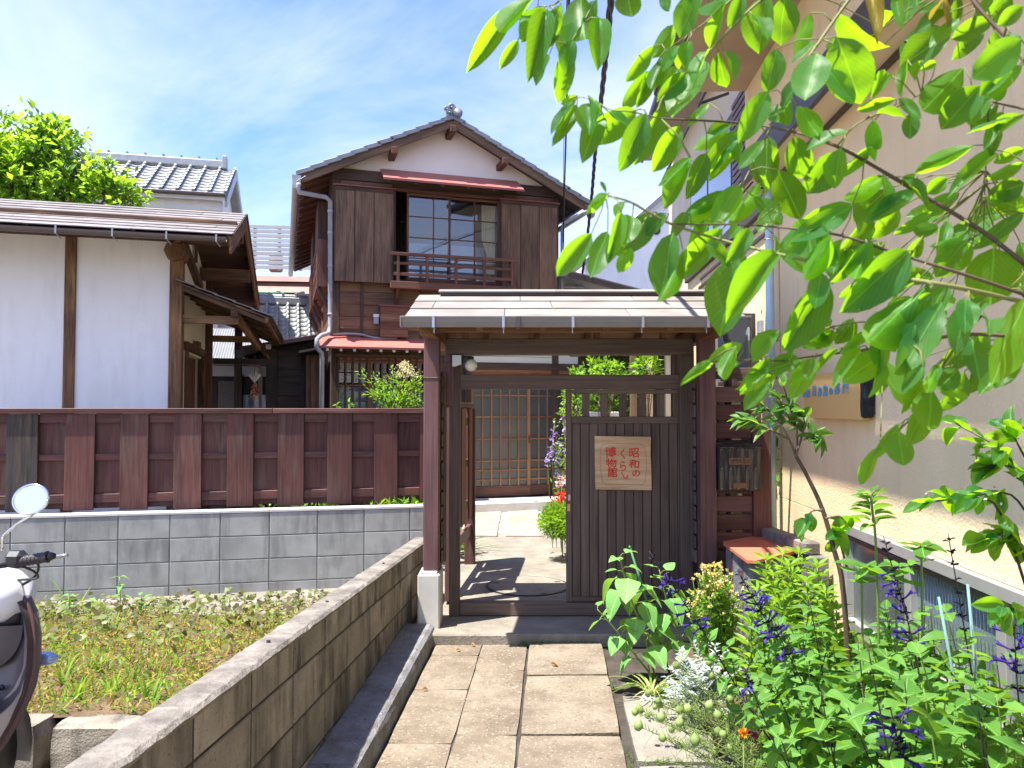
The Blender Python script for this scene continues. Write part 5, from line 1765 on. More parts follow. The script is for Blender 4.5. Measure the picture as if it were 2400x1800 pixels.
box(ho, 'apron_rail', (-.05, -.01, hat(752, 770)[1]), (-.0, 3.6, hat(752, 770)[1] + .03), RED_IRON_D, .003)
# ---- entrance
ent = thing('sliding_entrance_doors', 'pair of orange-brown lattice sliding doors with dark patterned glass', 'door', HF.w((eu0 + eu1) / 2, .05, ez0), HF.yaw)
ent.off = Vector(((eu0 + eu1) / 2, .05, ez0))
dwid = (eu1 - eu0) / 2 + .02
for k in range(2):
    a = eu0 + k * (dwid - .04); b = a + dwid
    y = .045 + .04 * k
    zt2 = ez1
    lf = box(ent, 'door_leaf', (a, y - .016, ez0), (b, y + .016, ez0 + .16), W_RAIL, .003)
    box(lf, 'top_rail', (a, y - .016, zt2 - .06), (b, y + .016, zt2), W_ORANGE, .003)
    for x in (a, b - .05):
        box(lf, 'stile', (x, y - .017, ez0 + .16), (x + .05, y + .017, zt2 - .06), W_ORANGE, .003)
    nc = 6
    for i in range(1, nc):
        x = a + .05 + (b - a - .1) * i / nc
        box(lf, 'muntin', (x - .012, y - .014, ez0 + .16), (x + .012, y + .010, zt2 - .06), W_ORANGE, .002)
    for v in (927, 977, 1029, 1080, 1102, 1124):
        q_ = hat(1200, v)[1]
        box(lf, 'muntin', (a + .05, y - .0135, q_ - .011), (b - .05, y + .0095, q_ + .011), W_ORANGE, .002)
    box(lf, 'pane', (a + .05, y + .011, ez0 + .16), (b - .05, y + .015, zt2 - .06), GLASS_D, .0003)
    box(lf, 'finger_pull', ((b - .03 if k == 0 else a + .015), y - .021, ez0 + .80), ((b - .015 if k == 0 else a + .03), y - .016, ez0 + .92), BLACKIRON, .002)
box(ho, 'entrance_header', (eu0 - .1, -.01, ez1), (eu1 + .1, .10, ez1 + .05), W_ORANGE, .003)
box(ho, 'entrance_beam', (eu0 - .12, -.03, ez1 + .051), (eu1 + .3, .105, ez1 + .15), W_HDARK, .003)
pz_ = hat(1200, 829)[1]
box(ho, 'entrance_plaster', (eu0 - .05, -.015, ez1 + .151), (hat(1354, 845)[0], .1, pz_ + .2), CREAMP, .003)
for u in (eu0 - .10, hat(1358, 845)[0]):
    box(ho, 'entrance_post', (u, -.035, 0.0), (u + .10, .103, zF + .05), W_HDARK, .004)
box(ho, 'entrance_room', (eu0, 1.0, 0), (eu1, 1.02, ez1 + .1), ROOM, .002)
stp = box(None, 'entrance_step', (0, 0, 0), (eu1 - eu0 + .5, .62, .155), PLINTH, .01)
tag(stp, 'pale worn concrete step below the lattice entrance doors', 'step')
stp.ob.location = HF.w((eu0 + eu1) / 2, -.28, .078); stp.ob.rotation_euler = (0, 0, HF.yaw)
# ground floor wing roof to the right, dark fascia falling to the right
wz_a = hat(1318, 636, -.35)[1]; wz_b = hat(1560, 697, -.35)[1]; wb = hat(1560, 697, -.35)[0]
extrude(ho, 'wing_roof', [(Wd - .0, -.40, wz_a + .02), (wb, -.40, wz_b + .02), (wb, -.40, wz_b - .05), (Wd, -.40, wz_a - .05)], (0, DEP, 0), TILE)
extrude(ho, 'wing_fascia', [(Wd - .0, -.425, wz_a - .005), (wb, -.425, wz_b - .005), (wb, -.425, wz_b - .09), (Wd, -.425, wz_a - .09)], (0, .024, 0), BROWNMET)
box(ho, 'wing_wall', (Wd + .002, .02, zF + .001), (wb - .5, .1, wz_b - .1), W_HDARK, .003)

# ================================================================== ANNEX (dark boarded wing) 
AF = Frame(*HF.w(-.02, 0.75, 0).xy, HF.yaw)
an = thing('boarded_annex', 'low black-boarded wing with thin sloping roof left of the house', 'annex', AF.o, AF.yaw)
aat = AF.at
a0, a1 = aat(640, 900)[0], aat(722, 900)[0]
zr0_, zr1_ = aat(560, 815, -.3)[1], aat(740, 786, -.3)[1]
ur0, ur1 = aat(560, 815, -.3)[0], aat(742, 786, -.3)[0]
def arz(u): return zr0_ + (zr1_ - zr0_) * (u - ur0) / (ur1 - ur0)
extrude(an, 'wall', [(a0, .02, 0), (a1 + .3, .02, 0), (a1 + .3, .02, arz(a1 + .3) - .06), (a0, .02, arz(a0) - .06)], (0, 2.4, 0), W_ANNEX)
zt3 = arz(a0) - .09
k = 0
z = 0.3
while z < zt3 - .05:
    z2 = min(z + .196, zt3)
    box(an, 'siding_board', (a0 + .06, -.008, z + .001), (a1, .018, z2), W_ANNEX, .003, (rad(-2), 0, 0))
    z += .198
box(an, 'siding_board', (a0 + .25, -.006, z2 + .002), (a1, .018, arz(a0 + .3) - .07), W_ANNEX, .003)
for u in (632, 710):
    uu = aat(u, 900)[0]
    box(an, 'batten', (uu - .025, -.028, 0.1), (uu + .025, -.004, arz(uu) - .07), W_ANNEX, .003)
box(an, 'corner_post', (a0 - .10, -.03, 0), (a0 + .055, .06, arz(a0) - .07), W_ANNEX, .004)
extrude(an, 'roof', [(ur0, -.34, zr0_), (ur1, -.34, zr1_), (ur1, -.34, zr1_ - .05), (ur0, -.34, zr0_ - .05)], (0, 2.9, 0), BROWNMET)
extrude(an, 'roof_sheet', [(ur0 - .01, -.355, zr0_ + .012), (ur1, -.355, zr1_ + .012), (ur1, -.355, zr1_ + .001), (ur0 - .01, -.355, zr0_ + .001)], (0, 2.92, 0), RED_IRON)
wb_ = aat(629, 812, -.36)
box(an, 'white_cap', (wb_[0] - .035, -.39, wb_[1] - .04), (wb_[0] + .035, -.345, wb_[1] + .03), WHITEP, .005)
hpp = aat(562, 828, -.38)
extrude(an, 'hopper', [(hpp[0] - .06, -.42, hpp[1] + .05), (hpp[0] + .06, -.42, hpp[1] + .05), (hpp[0] + .045, -.42, hpp[1] - .06), (hpp[0] + .02, -.42, hpp[1] - .09), (hpp[0] - .02, -.42, hpp[1] - .09), (hpp[0] - .045, -.42, hpp[1] - .06)], (0, .11, 0), PVC_D)
pp = [aat(564, 842, -.36), aat(567, 850, -.36), aat(605, 857, -.2), aat(611, 864, -.16)]
tube(an, 'downpipe', [(pp[0][0], -.36, pp[0][1]), (pp[1][0], -.36, pp[1][1]), (pp[2][0], -.2, pp[2][1]), (pp[3][0], -.16, pp[3][1]), (pp[3][0], -.16, 0.0)], .026, PVC_BR, 9)
# little porch roof and door boards between annex and house
po = [aat(699, 846, -.5), aat(736, 816, -.2)]
c0_, c1_ = aat(701, 822, -.55), aat(745, 815, -.55)
extrude(an, 'porch_roof', [(c0_[0], -.55, c0_[1]), (c1_[0] + .1, -.55, c1_[1] + .03), (c1_[0] + .1, -.55, c1_[1]), (c0_[0], -.55, c0_[1] - .03)], (0, .55, 0), BROWNMET)
for u, m_ in ((717, W_BARGE), (728, W_HOUSE), (737, W_BARGE), (746, W_BARGE)):
    uu = aat(u, 900, -.2)[0]
    box(an, 'door_board', (uu, -.22, 0.0), (uu + .062, -.19, aat(u, 832, -.2)[1]), m_, .004)

# corn husks and chillies hung to dry
hg = aat(597, 890, -.5)
hc = AF.w(hg[0], -.5, hg[1])
hang = thing('hanging_dried_bundle', 'white corn husks and a string of orange dried chillies hung under the annex eaves', 'dried bundle', hc, AF.yaw)
tube(hang, 'string', [(0, 0, .55), (0, 0, .05)], .004, W_BARK, 5)
for k in range(6):
    an_ = -1.1 + k * .42
    tube(hang, 'husk', [(0, 0, -.05), (math.sin(an_) * .07, (k % 2) * .03, .05), (math.sin(an_) * .13, (k % 3) * .02, .16 - abs(an_) * .05)], [.012, .028, .012], OFFWHITE, 6)
for k in range(22):
    t = k / 22
    an_ = k * 2.4
    rr_ = .03 + .02 * math.sin(t * 3)
    tube(hang, 'chilli', [(0, 0, -.06 - t * .30), (math.cos(an_) * rr_, math.sin(an_) * rr_, -.08 - t * .30), (math.cos(an_) * rr_ * 1.8, math.sin(an_) * rr_ * 1.8, -.12 - t * .30)], [.006, .010, .002], BOARDRED if k % 3 else W_SIGN2, 5)

hang.ob.scale = (.75, .75, .75)
# rear shed with corrugated roof
SF = Frame(*KF.w(0.9, 4.2, 0).xy, rad(15))
sh = thing('corrugated_shed', 'small rear shed with grey corrugated roof, white wall strip and grey door', 'shed', SF.o, SF.yaw)
s0, s1 = SF.at(490, 880)[0], SF.at(640, 880)[0]
zc = SF.at(540, 850)[1]
n = 60
V, Fc = [], []
zlo, zhi = SF.at(540, 847, -.4)[1], SF.at(540, 800, .4)[1]
for i in range(n + 1):
    u = s0 - .3 + (s1 + .2 - s0) * i / n
    w = .012 * math.cos(i * math.pi)
    V += [(u, -.4, zlo + w), (u, .8, zhi + .25 + w)]
for i in range(n):
    Fc.append([2 * i, 2 * i + 2, 2 * i + 3, 2 * i + 1])
part(sh, 'corrugated_roof', V, Fc, PVC, None, None, False)
box(sh, 'eaves_board', (s0 - .3, -.40, zlo - .05), (s1, -.37, zlo - .02), OFFWHITE, .003)
box(sh, 'wall', (s0 - .2, 0.01, 0), (s1, .10, zlo + .15), W_ANNEX, .003)
box(sh, 'wall_strip', (s0 - .1, -.02, SF.at(540, 882)[1]), (s1 - .1, .008, SF.at(600, 858)[1]), OFFWHITE, .003)
box(sh, 'door', (SF.at(512, 900)[0], -.03, 0.05), (SF.at(561, 900)[0], .008, SF.at(540, 893)[1]), GREYDOOR, .004)
box(sh, 'post', (SF.at(563, 900)[0], -.06, 0.0), (SF.at(568, 900)[0], -.0, SF.at(560, 876)[1]), W_ANNEX, .004)
box(sh, 'window', (SF.at(570, 900)[0], -.025, 1.2), (SF.at(625, 900)[0], .008, SF.at(600, 925)[1]), GLASS_W, .003)

# ================================================================== CREAM BUILDING (right)
CW = Frame(1.66, 0.0, rad(-3.1))
cb_ = thing('cream_stucco_building', 'cream stucco building with brown trim filling the right side', 'building', CW.w(0, 3.0, 0), CW.yaw)
cb_.off = Vector((0, 3.0, 0))
cs = CW.side
vC = cs(1833, 1100)[0]                      # far corner of the near wall
wv1 = cs(1985, 1225)[0]; wv0 = wv1 - 2.2
wz_t = cs(1985, 1225)[1]; wz_b = 0.28
zS = 3.2
# near wall with an opening for the low window
box(cb_, 'wall', (0, -1.2, wz_t), (.18, vC, 4.05), STUCCO, .004)
box(cb_, 'wall', (0, -1.2, -.05), (.18, wv0, wz_t - .001), STUCCO, .004)
box(cb_, 'wall', (0, wv1, -.05), (.18, vC, wz_t - .001), STUCCO, .004)
box(cb_, 'wall', (0, wv0 + .001, -.05), (.18, wv1 - .001, wz_b), STUCCO, .004)
box(cb_, 'wall', (.19, vC - .15, -.05), (4.0, vC - .002, 4.05), STUCCO, .004)
# window
wn = box(cb_, 'window', (-.03, wv0, wz_t - .055), (.08, wv1, wz_t + .0), ALU, .004)
box(wn, 'window_frame', (-.028, wv0, wz_b), (.08, wv1, wz_b + .06), ALU, .004)
for v in (wv1 - .05, wv0):
    box(wn, 'window_frame', (-.029, v, wz_b + .06), (.08, v + .05, wz_t - .055), ALU, .004)
for k in range(1, 3):
    v = wv0 + (wv1 - wv0) * k / 3
    box(wn, 'window_stile', (-.01, v - .03, wz_b + .06), (.05, v + .03, wz_t - .055), ALU, .003)
box(wn, 'window_track', (-.02, wv0 + .05, wz_t - .085), (.03, wv1 - .05, wz_t - .06), BROWNMET, .002)
for k in range(3):
    a = wv0 + (wv1 - wv0) * k / 3 + .05; b = wv0 + (wv1 - wv0) * (k + 1) / 3 - .05
    pn = box(wn, 'pane', (.012 + .012 * (k % 2), a - .02, wz_b + .06), (.017 + .012 * (k % 2), b + .02, wz_t - .086), GLASS_W if k < 2 else GLASS_D, .0005)
    if k < 2:
        polys = []
        xx = .010 + .012 * (k % 2)
        q = a
        while q < b:
            polys.append(([(xx, q, wz_b + .07), (xx, q + .012, wz_t - .09)], .0012)); q += .026
        tag(tubes(pn, 'glass_wire', polys, CHROME, 4), kind='stuff')
box(cb_, 'room_back', (.5, wv0 - .2, 0), (.52, wv1 + .2, wz_t + .1), ROOM, .002)
# projecting soffit band with brown fascia
so = .21
box(cb_, 'soffit', (-so, -1.2, zS), (-.001, vC + .12, zS + .05), STUCCO_S, .003)
box(cb_, 'soffit_trim', (-.028, -1.2, zS - .03), (-.001, vC, zS - .001), BROWNMET, .003)
box(cb_, 'fascia', (-so - .03, -1.2, zS - .04), (-so - .001, vC + .14, zS + .16), BROWNMET, .003)
box(cb_, 'upper_wall', (-so + .002, -1.2, zS + .051), (-.002, vC + .12, 4.0), STUCCO, .003)
# eaves high above with gutter
zA = 3.86; oA = -.78
box(cb_, 'eaves', (oA, -1.4, zA + .02), (.2, vC + .1, zA + .10), EAVE_T, .003)
extrude(cb_, 'roof', [(oA - .02, -1.4, zA + .101), (oA - .02, -1.4, zA + .16), (3.9, -1.4, zA + 1.8), (3.9, -1.4, zA + .101)], (0, vC + 1.5, 0), TILE)
box(cb_, 'gutter', (oA - .11, -1.4, zA + .0), (oA - .021, vC + .12, zA + .09), BROWNMET, .012)
# far wall in the sun, its own plane further along
far = thing('far_cream_house', 'tall cream house with brown eaves, black window and brown louvred shutter beyond the gate', 'house', CW.w(.02, vC + 2, 0), CW.yaw)
far.off = Vector((.02, vC + 2, 0))
box(far, 'wall', (.02, vC + .10, -.05), (.2, 9.3, 3.05), STUCCO, .004)
for (u0, v0_, u1, v1_) in ((1643, 651, 1807, 517), (1640, 672, 1812, 540)):
    a = cs(u0, v0_, .02); b = cs(u1, v1_, .02)
    bar(far, 'trim_line', (.012, a[0], (a[1] + b[1]) / 2), (.012, b[0], (a[1] + b[1]) / 2), .02, .028, BROWNMET, .002)
zz1 = 3.05
box(far, 'trim_band', (-.02, vC + .1, zz1), (.2, 9.3, zz1 + .12), BROWNMET, .003)
box(far, 'wall', (.55, 6.2, zz1 + .12), (.8, 14.2, 6.35), STUCCO_S, .004)
box(far, 'wall', (.81, 14.0, -.05), (4, 14.2, 6.35), STUCCO_S, .004)
zB = 6.0
box(far, 'eaves', (.0, 6.0, zB + .02), (.56, 13.6, zB + .12), EAVE_T, .003)
box(far, 'eaves_fascia', (-.045, 6.0, zB - .02), (-.001, 13.6, zB + .16), BROWNMET, .003)
box(far, 'gutter', (-.15, 6.0, zB + .02), (-.046, 13.6, zB + .12), BLACKIRON, .015)
extrude(far, 'roof', [(-.04, 6.0, zB + .161), (-.04, 6.0, zB + .2), (4, 6.0, zB + 1.9), (4, 6.0, zB + .161)], (0, 7.6, 0), TILE)
w0 = cs(1740, 200, .55); w1 = cs(1660, 300, .55)
wf = box(far, 'window', (.52, 9.0, 3.6), (.56, 11.8, 5.1), BROWNMET, .004)
box(wf, 'pane', (.512, 9.1, 3.7), (.519, 10.4, 5.0), GLASS_D, .001)
box(wf, 'pane', (.512, 10.5, 3.7), (.519, 11.7, 5.0), GLASS_D, .001)
shu = box(far, 'louvre_shutter', (.50, 7.6, 3.55), (.54, 8.9, 5.15), BROWNMET, .004)
for k in range(19):
    box(shu, 'louvre_slat', (.470, 7.64, 3.60 + k * .08), (.499, 8.86, 3.655 + k * .08), LOUVRE, .003)
for v in (9.1, 11.6):
    bar(far, 'awning_arm', (.5, v, 5.35), (.12, v, 5.22), .03, .03, BROWNMET, .003)
bar(far, 'drying_pole', (.14, 8.6, 5.22), (.14, 12.2, 5.22), .03, .03, BROWNMET, .003)
bp = cs(1820, 760, -.0)
# pale blue downpipes
bl = cs(1814, 700, -.055)[0]
blp = thing('pale_blue_drainpipe', 'pale blue drainpipe running down the corner of the cream building', 'drainpipe', CW.w(-.055, vC + .06, 0), CW.yaw)
blp.off = Vector((-.055, vC + .06, 0))
tube(blp, 'pipe', [(-.055, vC + .06, 0.0), (-.055, vC + .06, 3.9)], .030, BLUEPIPE, 12)
for z in (.6, 1.35, 2.05, 2.75, 3.4):
    lathe(blp, 'clip', [(.031, -.012), (.036, -.01), (.036, .01), (.031, .012)], (-.055, vC + .06, z), CHROME, 12)
# white vent hose by the louvre, meter box on the far wall
mbx = P(1795, 765, 6.0)
um = thing('grey_meter_box', 'small grey meter box on the far cream wall beside the blue pipe', 'meter box', (mbx.x, mbx.y, mbx.z), CW.yaw)
box(um, 'body', (-.06, -.05, -.06), (.06, .05, .05), PVC, .006)
box(um, 'base', (-.045, -.05, -.10), (.05, .05, -.061), PVC_D, .006)
tube(um, 'cable', smooth_poly([(.0, 0, .05), (-.03, 0, .12), (.01, 0, .18), (.05, 0, .2)], 4), .006, BLACK, 6)
# aluminium window next to the gate (far house ground floor)
gw = thing('neighbour_window', 'aluminium sliding window with draped net curtain behind the gate hopper', 'window', (P(1720, 830, 6.1).x, 6.1, P(1720, 900, 6.1).z), 0, world_coords=True)
ga, gb = P(1672, 830, 6.1).x, P(1770, 830, 6.1).x
gz0, gz1 = P(1700, 905, 6.1).z, P(1700, 735, 6.1).z
for x in (ga, (ga + gb) / 2 - .02, gb - .035):
    box(gw, 'frame', (x, 6.08, gz0), (x + .035, 6.13, gz1), ALU if x == ga else BROWNMET, .003)
box(gw, 'head', (ga + .036, 6.081, gz1 - .035), (gb - .036, 6.129, gz1), BROWNMET, .003)
box(gw, 'sill', (ga + .036, 6.081, gz0), (gb - .036, 6.129, gz0 + .035), W_RAIL, .003)
box(gw, 'pane', (ga + .036, 6.10, gz0 + .036), (gb - .036, 6.104, gz1 - .036), GLASS, .0005)
V, Fc = [], []
for j in range(9):
    for i in range(13):
        V.append((ga + .04 + (gb - ga - .08) * i / 12, 6.16 + .012 * math.sin(j * 2.1 + .5 * math.sin(i)), gz0 + .04 + (gz1 - gz0 - .08) * j / 8))
for j in range(8):
    for i in range(12):
        p_ = j * 13 + i
        Fc.append([p_, p_ + 1, p_ + 14, p_ + 13])
part(gw, 'net_curtain', V, Fc, LACE, None, None, True)
box(gw, 'wall_panel', (ga - .1, 6.19, 0.0), (gb + .14, 6.22, gz1 + .1), OFFWHITE, .003)
box(gw, 'lower_board', (ga + .02, 6.05, 0.0), (gb + .1, 6.079, gz0 - .02), W_GATE, .003)

# log sign on the cream wall
sv0, sz0 = cs(2052, 985, -.0)
sv1 = cs(1912, 985, -.0)[0]
sz1 = cs(2000, 868, 0)[1]
th = .075
ls = thing('log_slab_sign', 'honey-coloured log slab sign with blue characters and black bark edge on the cream wall', 'sign', CW.w(-th / 2, (sv0 + sv1) / 2, sz0), CW.yaw)
ls.off = Vector((-th / 2, (sv0 + sv1) / 2, sz0))
bd = [(-.012, sv1, sz0)] 
rough_block(ls, 'board', (-th, sv0 + .012, sz0), (-.02, sv1, sz1), W_SIGN2, 5, .006, 4)
rough_block(ls, 'bark_edge', (-th + .004, sv0 - .010, sz0 + .01), (-.004, sv0 + .011, sz1 - .01), CHAR, 9, .010, 4)
face = Matrix(((0, 0, -1), (-1, 0, 0), (0, 1, 0)))
for ch, f, hf, s in (('画', .94, .50, .050), ('家', .86, .50, .052), ('吉', .745, .55, .066), ('井', .635, .52, .058), ('忠', .53, .53, .068), ('の', .43, .52, .046), ('部', .325, .56, .070), ('屋', .185, .60, .088)):
    glyph(ls, 'character', ch, (-th - .004, sv0 + .02 + (sv1 - sv0) * f, sz0 + (sz1 - sz0) * (hf + .06)), s * 1.1, BLUEINK, 0, 0, .0015, 1.05, face, .0010)

# ================================================================== BACKGROUND BUILDINGS AND WIRES
def tile_roof(T, o, ex, down, n, rows, pw, ph, m, nrm, amp=.03, name='roof_tile'):
    """field of pantiles: o top corner, ex along the eaves, down the slope"""
    ex, down, nrm = Vector(ex).normalized(), Vector(down).normalized(), Vector(nrm).normalized()
    k = 8
    V, UV = [], []
    for j in (0, 1):
        for i in range(k + 1):
            t = i / k
            # pan curve with a raised roll on one side
            h = amp * (1.7 * math.exp(-((t - .93) / .11) ** 2) - .55 * math.sin(math.pi * min(t / .82, 1)) + .1)
            V.append(ex * (t * pw) + down * (j * ph * 1.18) + nrm * (h + (.022 if j else 0.0)))
            UV.append((t, j))
    base = len(V)
    for i in range(k + 1):
        V.append(V[k + 1 + i] - nrm * .02)
    Fc = []
    for i in range(k):
        Fc.append([i, k + 1 + i, k + 2 + i, i + 1])
        Fc.append([k + 1 + i, base + i, base + i + 1, k + 2 + i])
    me = mesh(name, V, Fc, m, None, True)
    for r in range(rows):
        for c in range(n):
            ob = put(bpy.data.objects.new(name, me), name, T)
            ob.location = Vector(o) + ex * (c * pw) + down * (r * ph) - T.off


# white house with tiled roof behind the tree, left
BF = Frame(*P(400, 500, 14.0).xy, rad(13))
bh = thing('white_tiled_house', 'white house with pale grey tiled roof behind the leafy tree', 'house', BF.o, BF.yaw)
def b3(u, v, d):
    x, z = BF.at(u, v, d); return Vector((x, d, z))
rT0, rT1 = b3(175, 372, 1.3), b3(525, 398, 1.3)
eB0, eB1 = b3(300, 441, 0.0), b3(532, 456, 0.0)
zT, zB_ = (rT0.z + rT1.z) / 2, (eB0.z + eB1.z) / 2
uR = eB1.x
ncol = 14
dn = Vector((0, -1.3, zB_ - zT))
Ls = dn.length
pw = .285
nrm_ = Vector((0, -(zB_ - zT) * -1, 1.3)); nrm_ = Vector((1, 0, 0)).cross(dn) * -1
if nrm_.z < 0: nrm_ = -nrm_
tile_roof(bh, Vector((uR - ncol * pw, 1.3, zT)), (1, 0, 0), dn, ncol, 9, pw, Ls / 9, TILE_L, nrm_, .045)
extrude(bh, 'roof_deck', [(uR - 6, 1.3, zT - .03), (uR, 1.3, zT - .03), (uR, 0, zB_ - .05), (uR - 6, 0, zB_ - .05)], (0, 0, -.08), OFFWHITE)
extrude(bh, 'roof_back', [(uR - 6, 1.3, zT - .03), (uR, 1.3, zT - .03), (uR, 2.8, zB_ - .05), (uR - 6, 2.8, zB_ - .05)], (0, 0, -.08), TILE_L)
box(bh, 'ridge', (uR - 6, 1.2, zT), (uR - .2, 1.4, zT + .16), TILE_L, .02)
for k in range(12):
    uu = uR - .4 - k * .34
    box(bh, 'ridge_clip', (uu, 1.23, zT + .16), (uu + .03, 1.37, zT + .22), TILE, .004)
box(bh, 'ridge_end', (uR - .28, 1.18, zT - .02), (uR - .18, 1.42, zT + .26), TILE_L, .02)
box(bh, 'eaves_board', (uR - 6, .12, zB_ - .30), (uR - .1, .2, zB_ - .1), OFFWHITE, .004)
box(bh, 'gutter', (uR - 6, -.10, zB_ - .06), (uR - .02, .0, zB_ + .0), BROWNMET, .012)
box(bh, 'wall', (uR - 6, .35, 0), (uR - .25, 2.5, zB_ - .05), CREAMP, .004)
extrude(bh, 'gable', [(uR - .04, 0.0, zB_ - .05), (uR - .04, 1.3, zT + .02), (uR - .04, 2.8, zB_ - .05), (uR - .04, 2.8, zB_ - .25), (uR - .04, 1.3, zT - .2), (uR - .04, 0.0, zB_ - .25)], (.05, 0, 0), TILE_L)
extrude(bh, 'gable_wall', [(uR - .25, .35, zB_ - .05), (uR - .25, 1.3, zT - .1), (uR - .25, 2.5, zB_ - .05), (uR - .25, 2.5, 0), (uR - .25, .35, 0)], (.06, 0, 0), OFFWHITE)
a_, b_2 = b3(322, 478, .33), b3(386, 486, .33)
box(bh, 'window', (a_.x, .30, a_.z - .5), (b_2.x, .345, b_2.z + .06), BLACKIRON, .004)

# roof-terrace house with slatted screen, between storehouse and main house
TF = Frame(*P(630, 650, 22.0).xy, rad(6))
te = thing('terrace_house', 'distant house with grey slatted roof terrace screen and red-brown roof bands', 'house', TF.o, TF.yaw)
t0, t1 = TF.at(540, 600)[0], TF.at(800, 600)[0]
n_sl = 10
zt0, zt1 = TF.at(620, 527)[1], TF.at(620, 632)[1]
for k in range(n_sl):
    z1 = zt0 + (zt1 - zt0) * k / n_sl
    box(te, 'screen_slat', (t0, 0, z1 - (zt0 - zt1) / n_sl * .80), (t1, .04, z1), LATTICEFENCE, .004)
for u in (592, 650, 700):
    uu = TF.at(u, 600)[0]
    box(te, 'screen_post', (uu, .045, zt1), (uu + .09, .12, zt0), LATTICEFENCE, .004)
box(te, 'red_parasol', (TF.at(612, 600)[0], 1.0, TF.at(612, 622)[1]), (TF.at(645, 600)[0], 1.2, TF.at(612, 575)[1]), DULLRED, .05)
ba_ = [(634, 652, DULLRED), (653, 688, DULLRED), (689, 700, BROWNMET), (701, 800, CREAMP)]
for i, (v0, v1, m_) in enumerate(ba_):
    extrude(te, 'roof_band' if i < 3 else 'wall', [(t0, -.25 * i + .5, TF.at(620, v1)[1]), (t1, -.25 * i + .5, TF.at(620, v1)[1]), (t1, -.25 * i + (.9 if i < 2 else .5), TF.at(620, v0)[1]), (t0, -.25 * i + (.9 if i < 2 else .5), TF.at(620, v0)[1])], (0, 1.5, 0), m_)
# tiled roof in front of it, partly shaded
LF = Frame(*P(660, 760, 15.5).xy, rad(17))
lr = thing('sunlit_tiled_roof', 'bright grey tiled roof of a low house behind the boarded annex', 'house', LF.o, LF.yaw)
lT = LF.at(650, 712, 1.4); lB = LF.at(660, 815, 0.0)
lu0_, lu1_ = LF.at(575, 760, .7)[0], LF.at(775, 760, .7)[0]
dn2 = Vector((0, -1.4, lB[1] - lT[1]))
nn = Vector((1, 0, 0)).cross(dn2); nn = nn if nn.z > 0 else -nn
nt = 8
tile_roof(lr, Vector((lu0_, 1.4, lT[1])), (1, 0, 0), dn2, nt, 10, (lu1_ - lu0_) / nt, dn2.length / 10, TILE_L, nn, .05)
box(lr, 'ridge', (lu0_, 1.32, lT[1] - .02), (lu1_, 1.5, lT[1] + .15), TILE_L, .02)
tube(lr, 'ridge_roll', [(lu0_, 1.41, lT[1] + .17), (lu1_, 1.41, lT[1] + .17)], .05, TILE_L, 8)
for k in range(6):
    uu = lu0_ + .15 + k * .29
    box(lr, 'ridge_clip', (uu, 1.33, lT[1] + .14), (uu + .05, 1.49, lT[1] + .25), TILE_L, .008)
extrude(lr, 'roof_deck', [(lu0_, 1.4, lT[1] - .04), (lu1_, 1.4, lT[1] - .04), (lu1_, 0, lB[1] - .06), (lu0_, 0, lB[1] - .06)], (0, 0, -.06), W_HDARK)
box(lr, 'wall', (lu0_, .3, 0), (lu1_, 2.4, lB[1] - .05), CREAMP, .004)
pk = thing('green_pole', 'thin green pole lying across the distant eaves above the sunlit tiles', 'pole', LF.w(0, 2.2, lT[1] + .35), LF.yaw)
tube(pk, 'pole', [(lu0_ + .1, 0, .0), (lu0_ + 1.1, 0, .02)], .025, STAKE_G, 8)

# white house right, behind the wires
RF_ = Frame(*P(1490, 600, 19.0).xy, rad(8))
rh_ = thing('white_gabled_house', 'plain white house with grey roof slope behind the gate roof, right', 'house', RF_.o, RF_.yaw)
pts = [RF_.at(1365, 625), RF_.at(1430, 572), RF_.at(1575, 445), RF_.at(1700, 520), RF_.at(1700, 760), RF_.at(1365, 760)]
extrude(rh_, 'gable_wall', [(a, 0, b) for a, b in pts], (0, 5, 0), PLASTER)
for i in (0, 1):
    p0, p1 = pts[i], pts[i + 1]
    bar(rh_, 'roof_verge', (p0[0], 2.4, p0[1] + .06), (p1[0], 2.4, p1[1] + .06), 5.4, .12, TILE, .01)
bar(rh_, 'roof_verge', (pts[2][0], 2.4, pts[2][1] + .06), (pts[3][0], 2.4, pts[3][1] + .06), 5.4, .12, TILE, .01)
vt = RF_.at(1538, 540, -.02)
lathe(rh_, 'vent', [(.11, .02), (.11, -.03), (.05, -.04), (.0, -.02)], (vt[0], -.02, vt[1]), BLACKIRON, 12, 'Y')
# small dark roof with round hip tiles right of the gate roof
HPF = Frame(*P(1610, 690, 11.5).xy, rad(-3))
hr = thing('dark_hip_roof', 'dark grey tiled hip roof with barrel tiles beyond the right end of the gate roof', 'roof', HPF.o, HPF.yaw)
q0, q1 = HPF.at(1560, 700), HPF.at(1625, 650)
for k in range(9):
    f = k / 8
    zc_ = q0[1] + (q1[1] - q0[1]) * .9
    tube(hr, 'barrel_tile', [(q0[0] + (q1[0] - q0[0]) * f, .0 + .1 * k, q0[1] - .05 + f * .1), (q0[0] + (q1[0] - q0[0]) * f + .12, .6 + .1 * k, zc_)], .045, TILE, 8)
extrude(hr, 'roof_plane', [(q0[0] - .3, -.1, q0[1] - .2), (q1[0] + .8, -.1, q0[1] - .2), (q1[0] + .8, 1.2, q1[1]), (q0[0] + .2, 1.2, q1[1])], (0, 0, -.1), TILE)
box(hr, 'wall', (q0[0] - .1, .2, 0), (q1[0] + .8, 1.2, q0[1] - .32), CREAMP, .004)

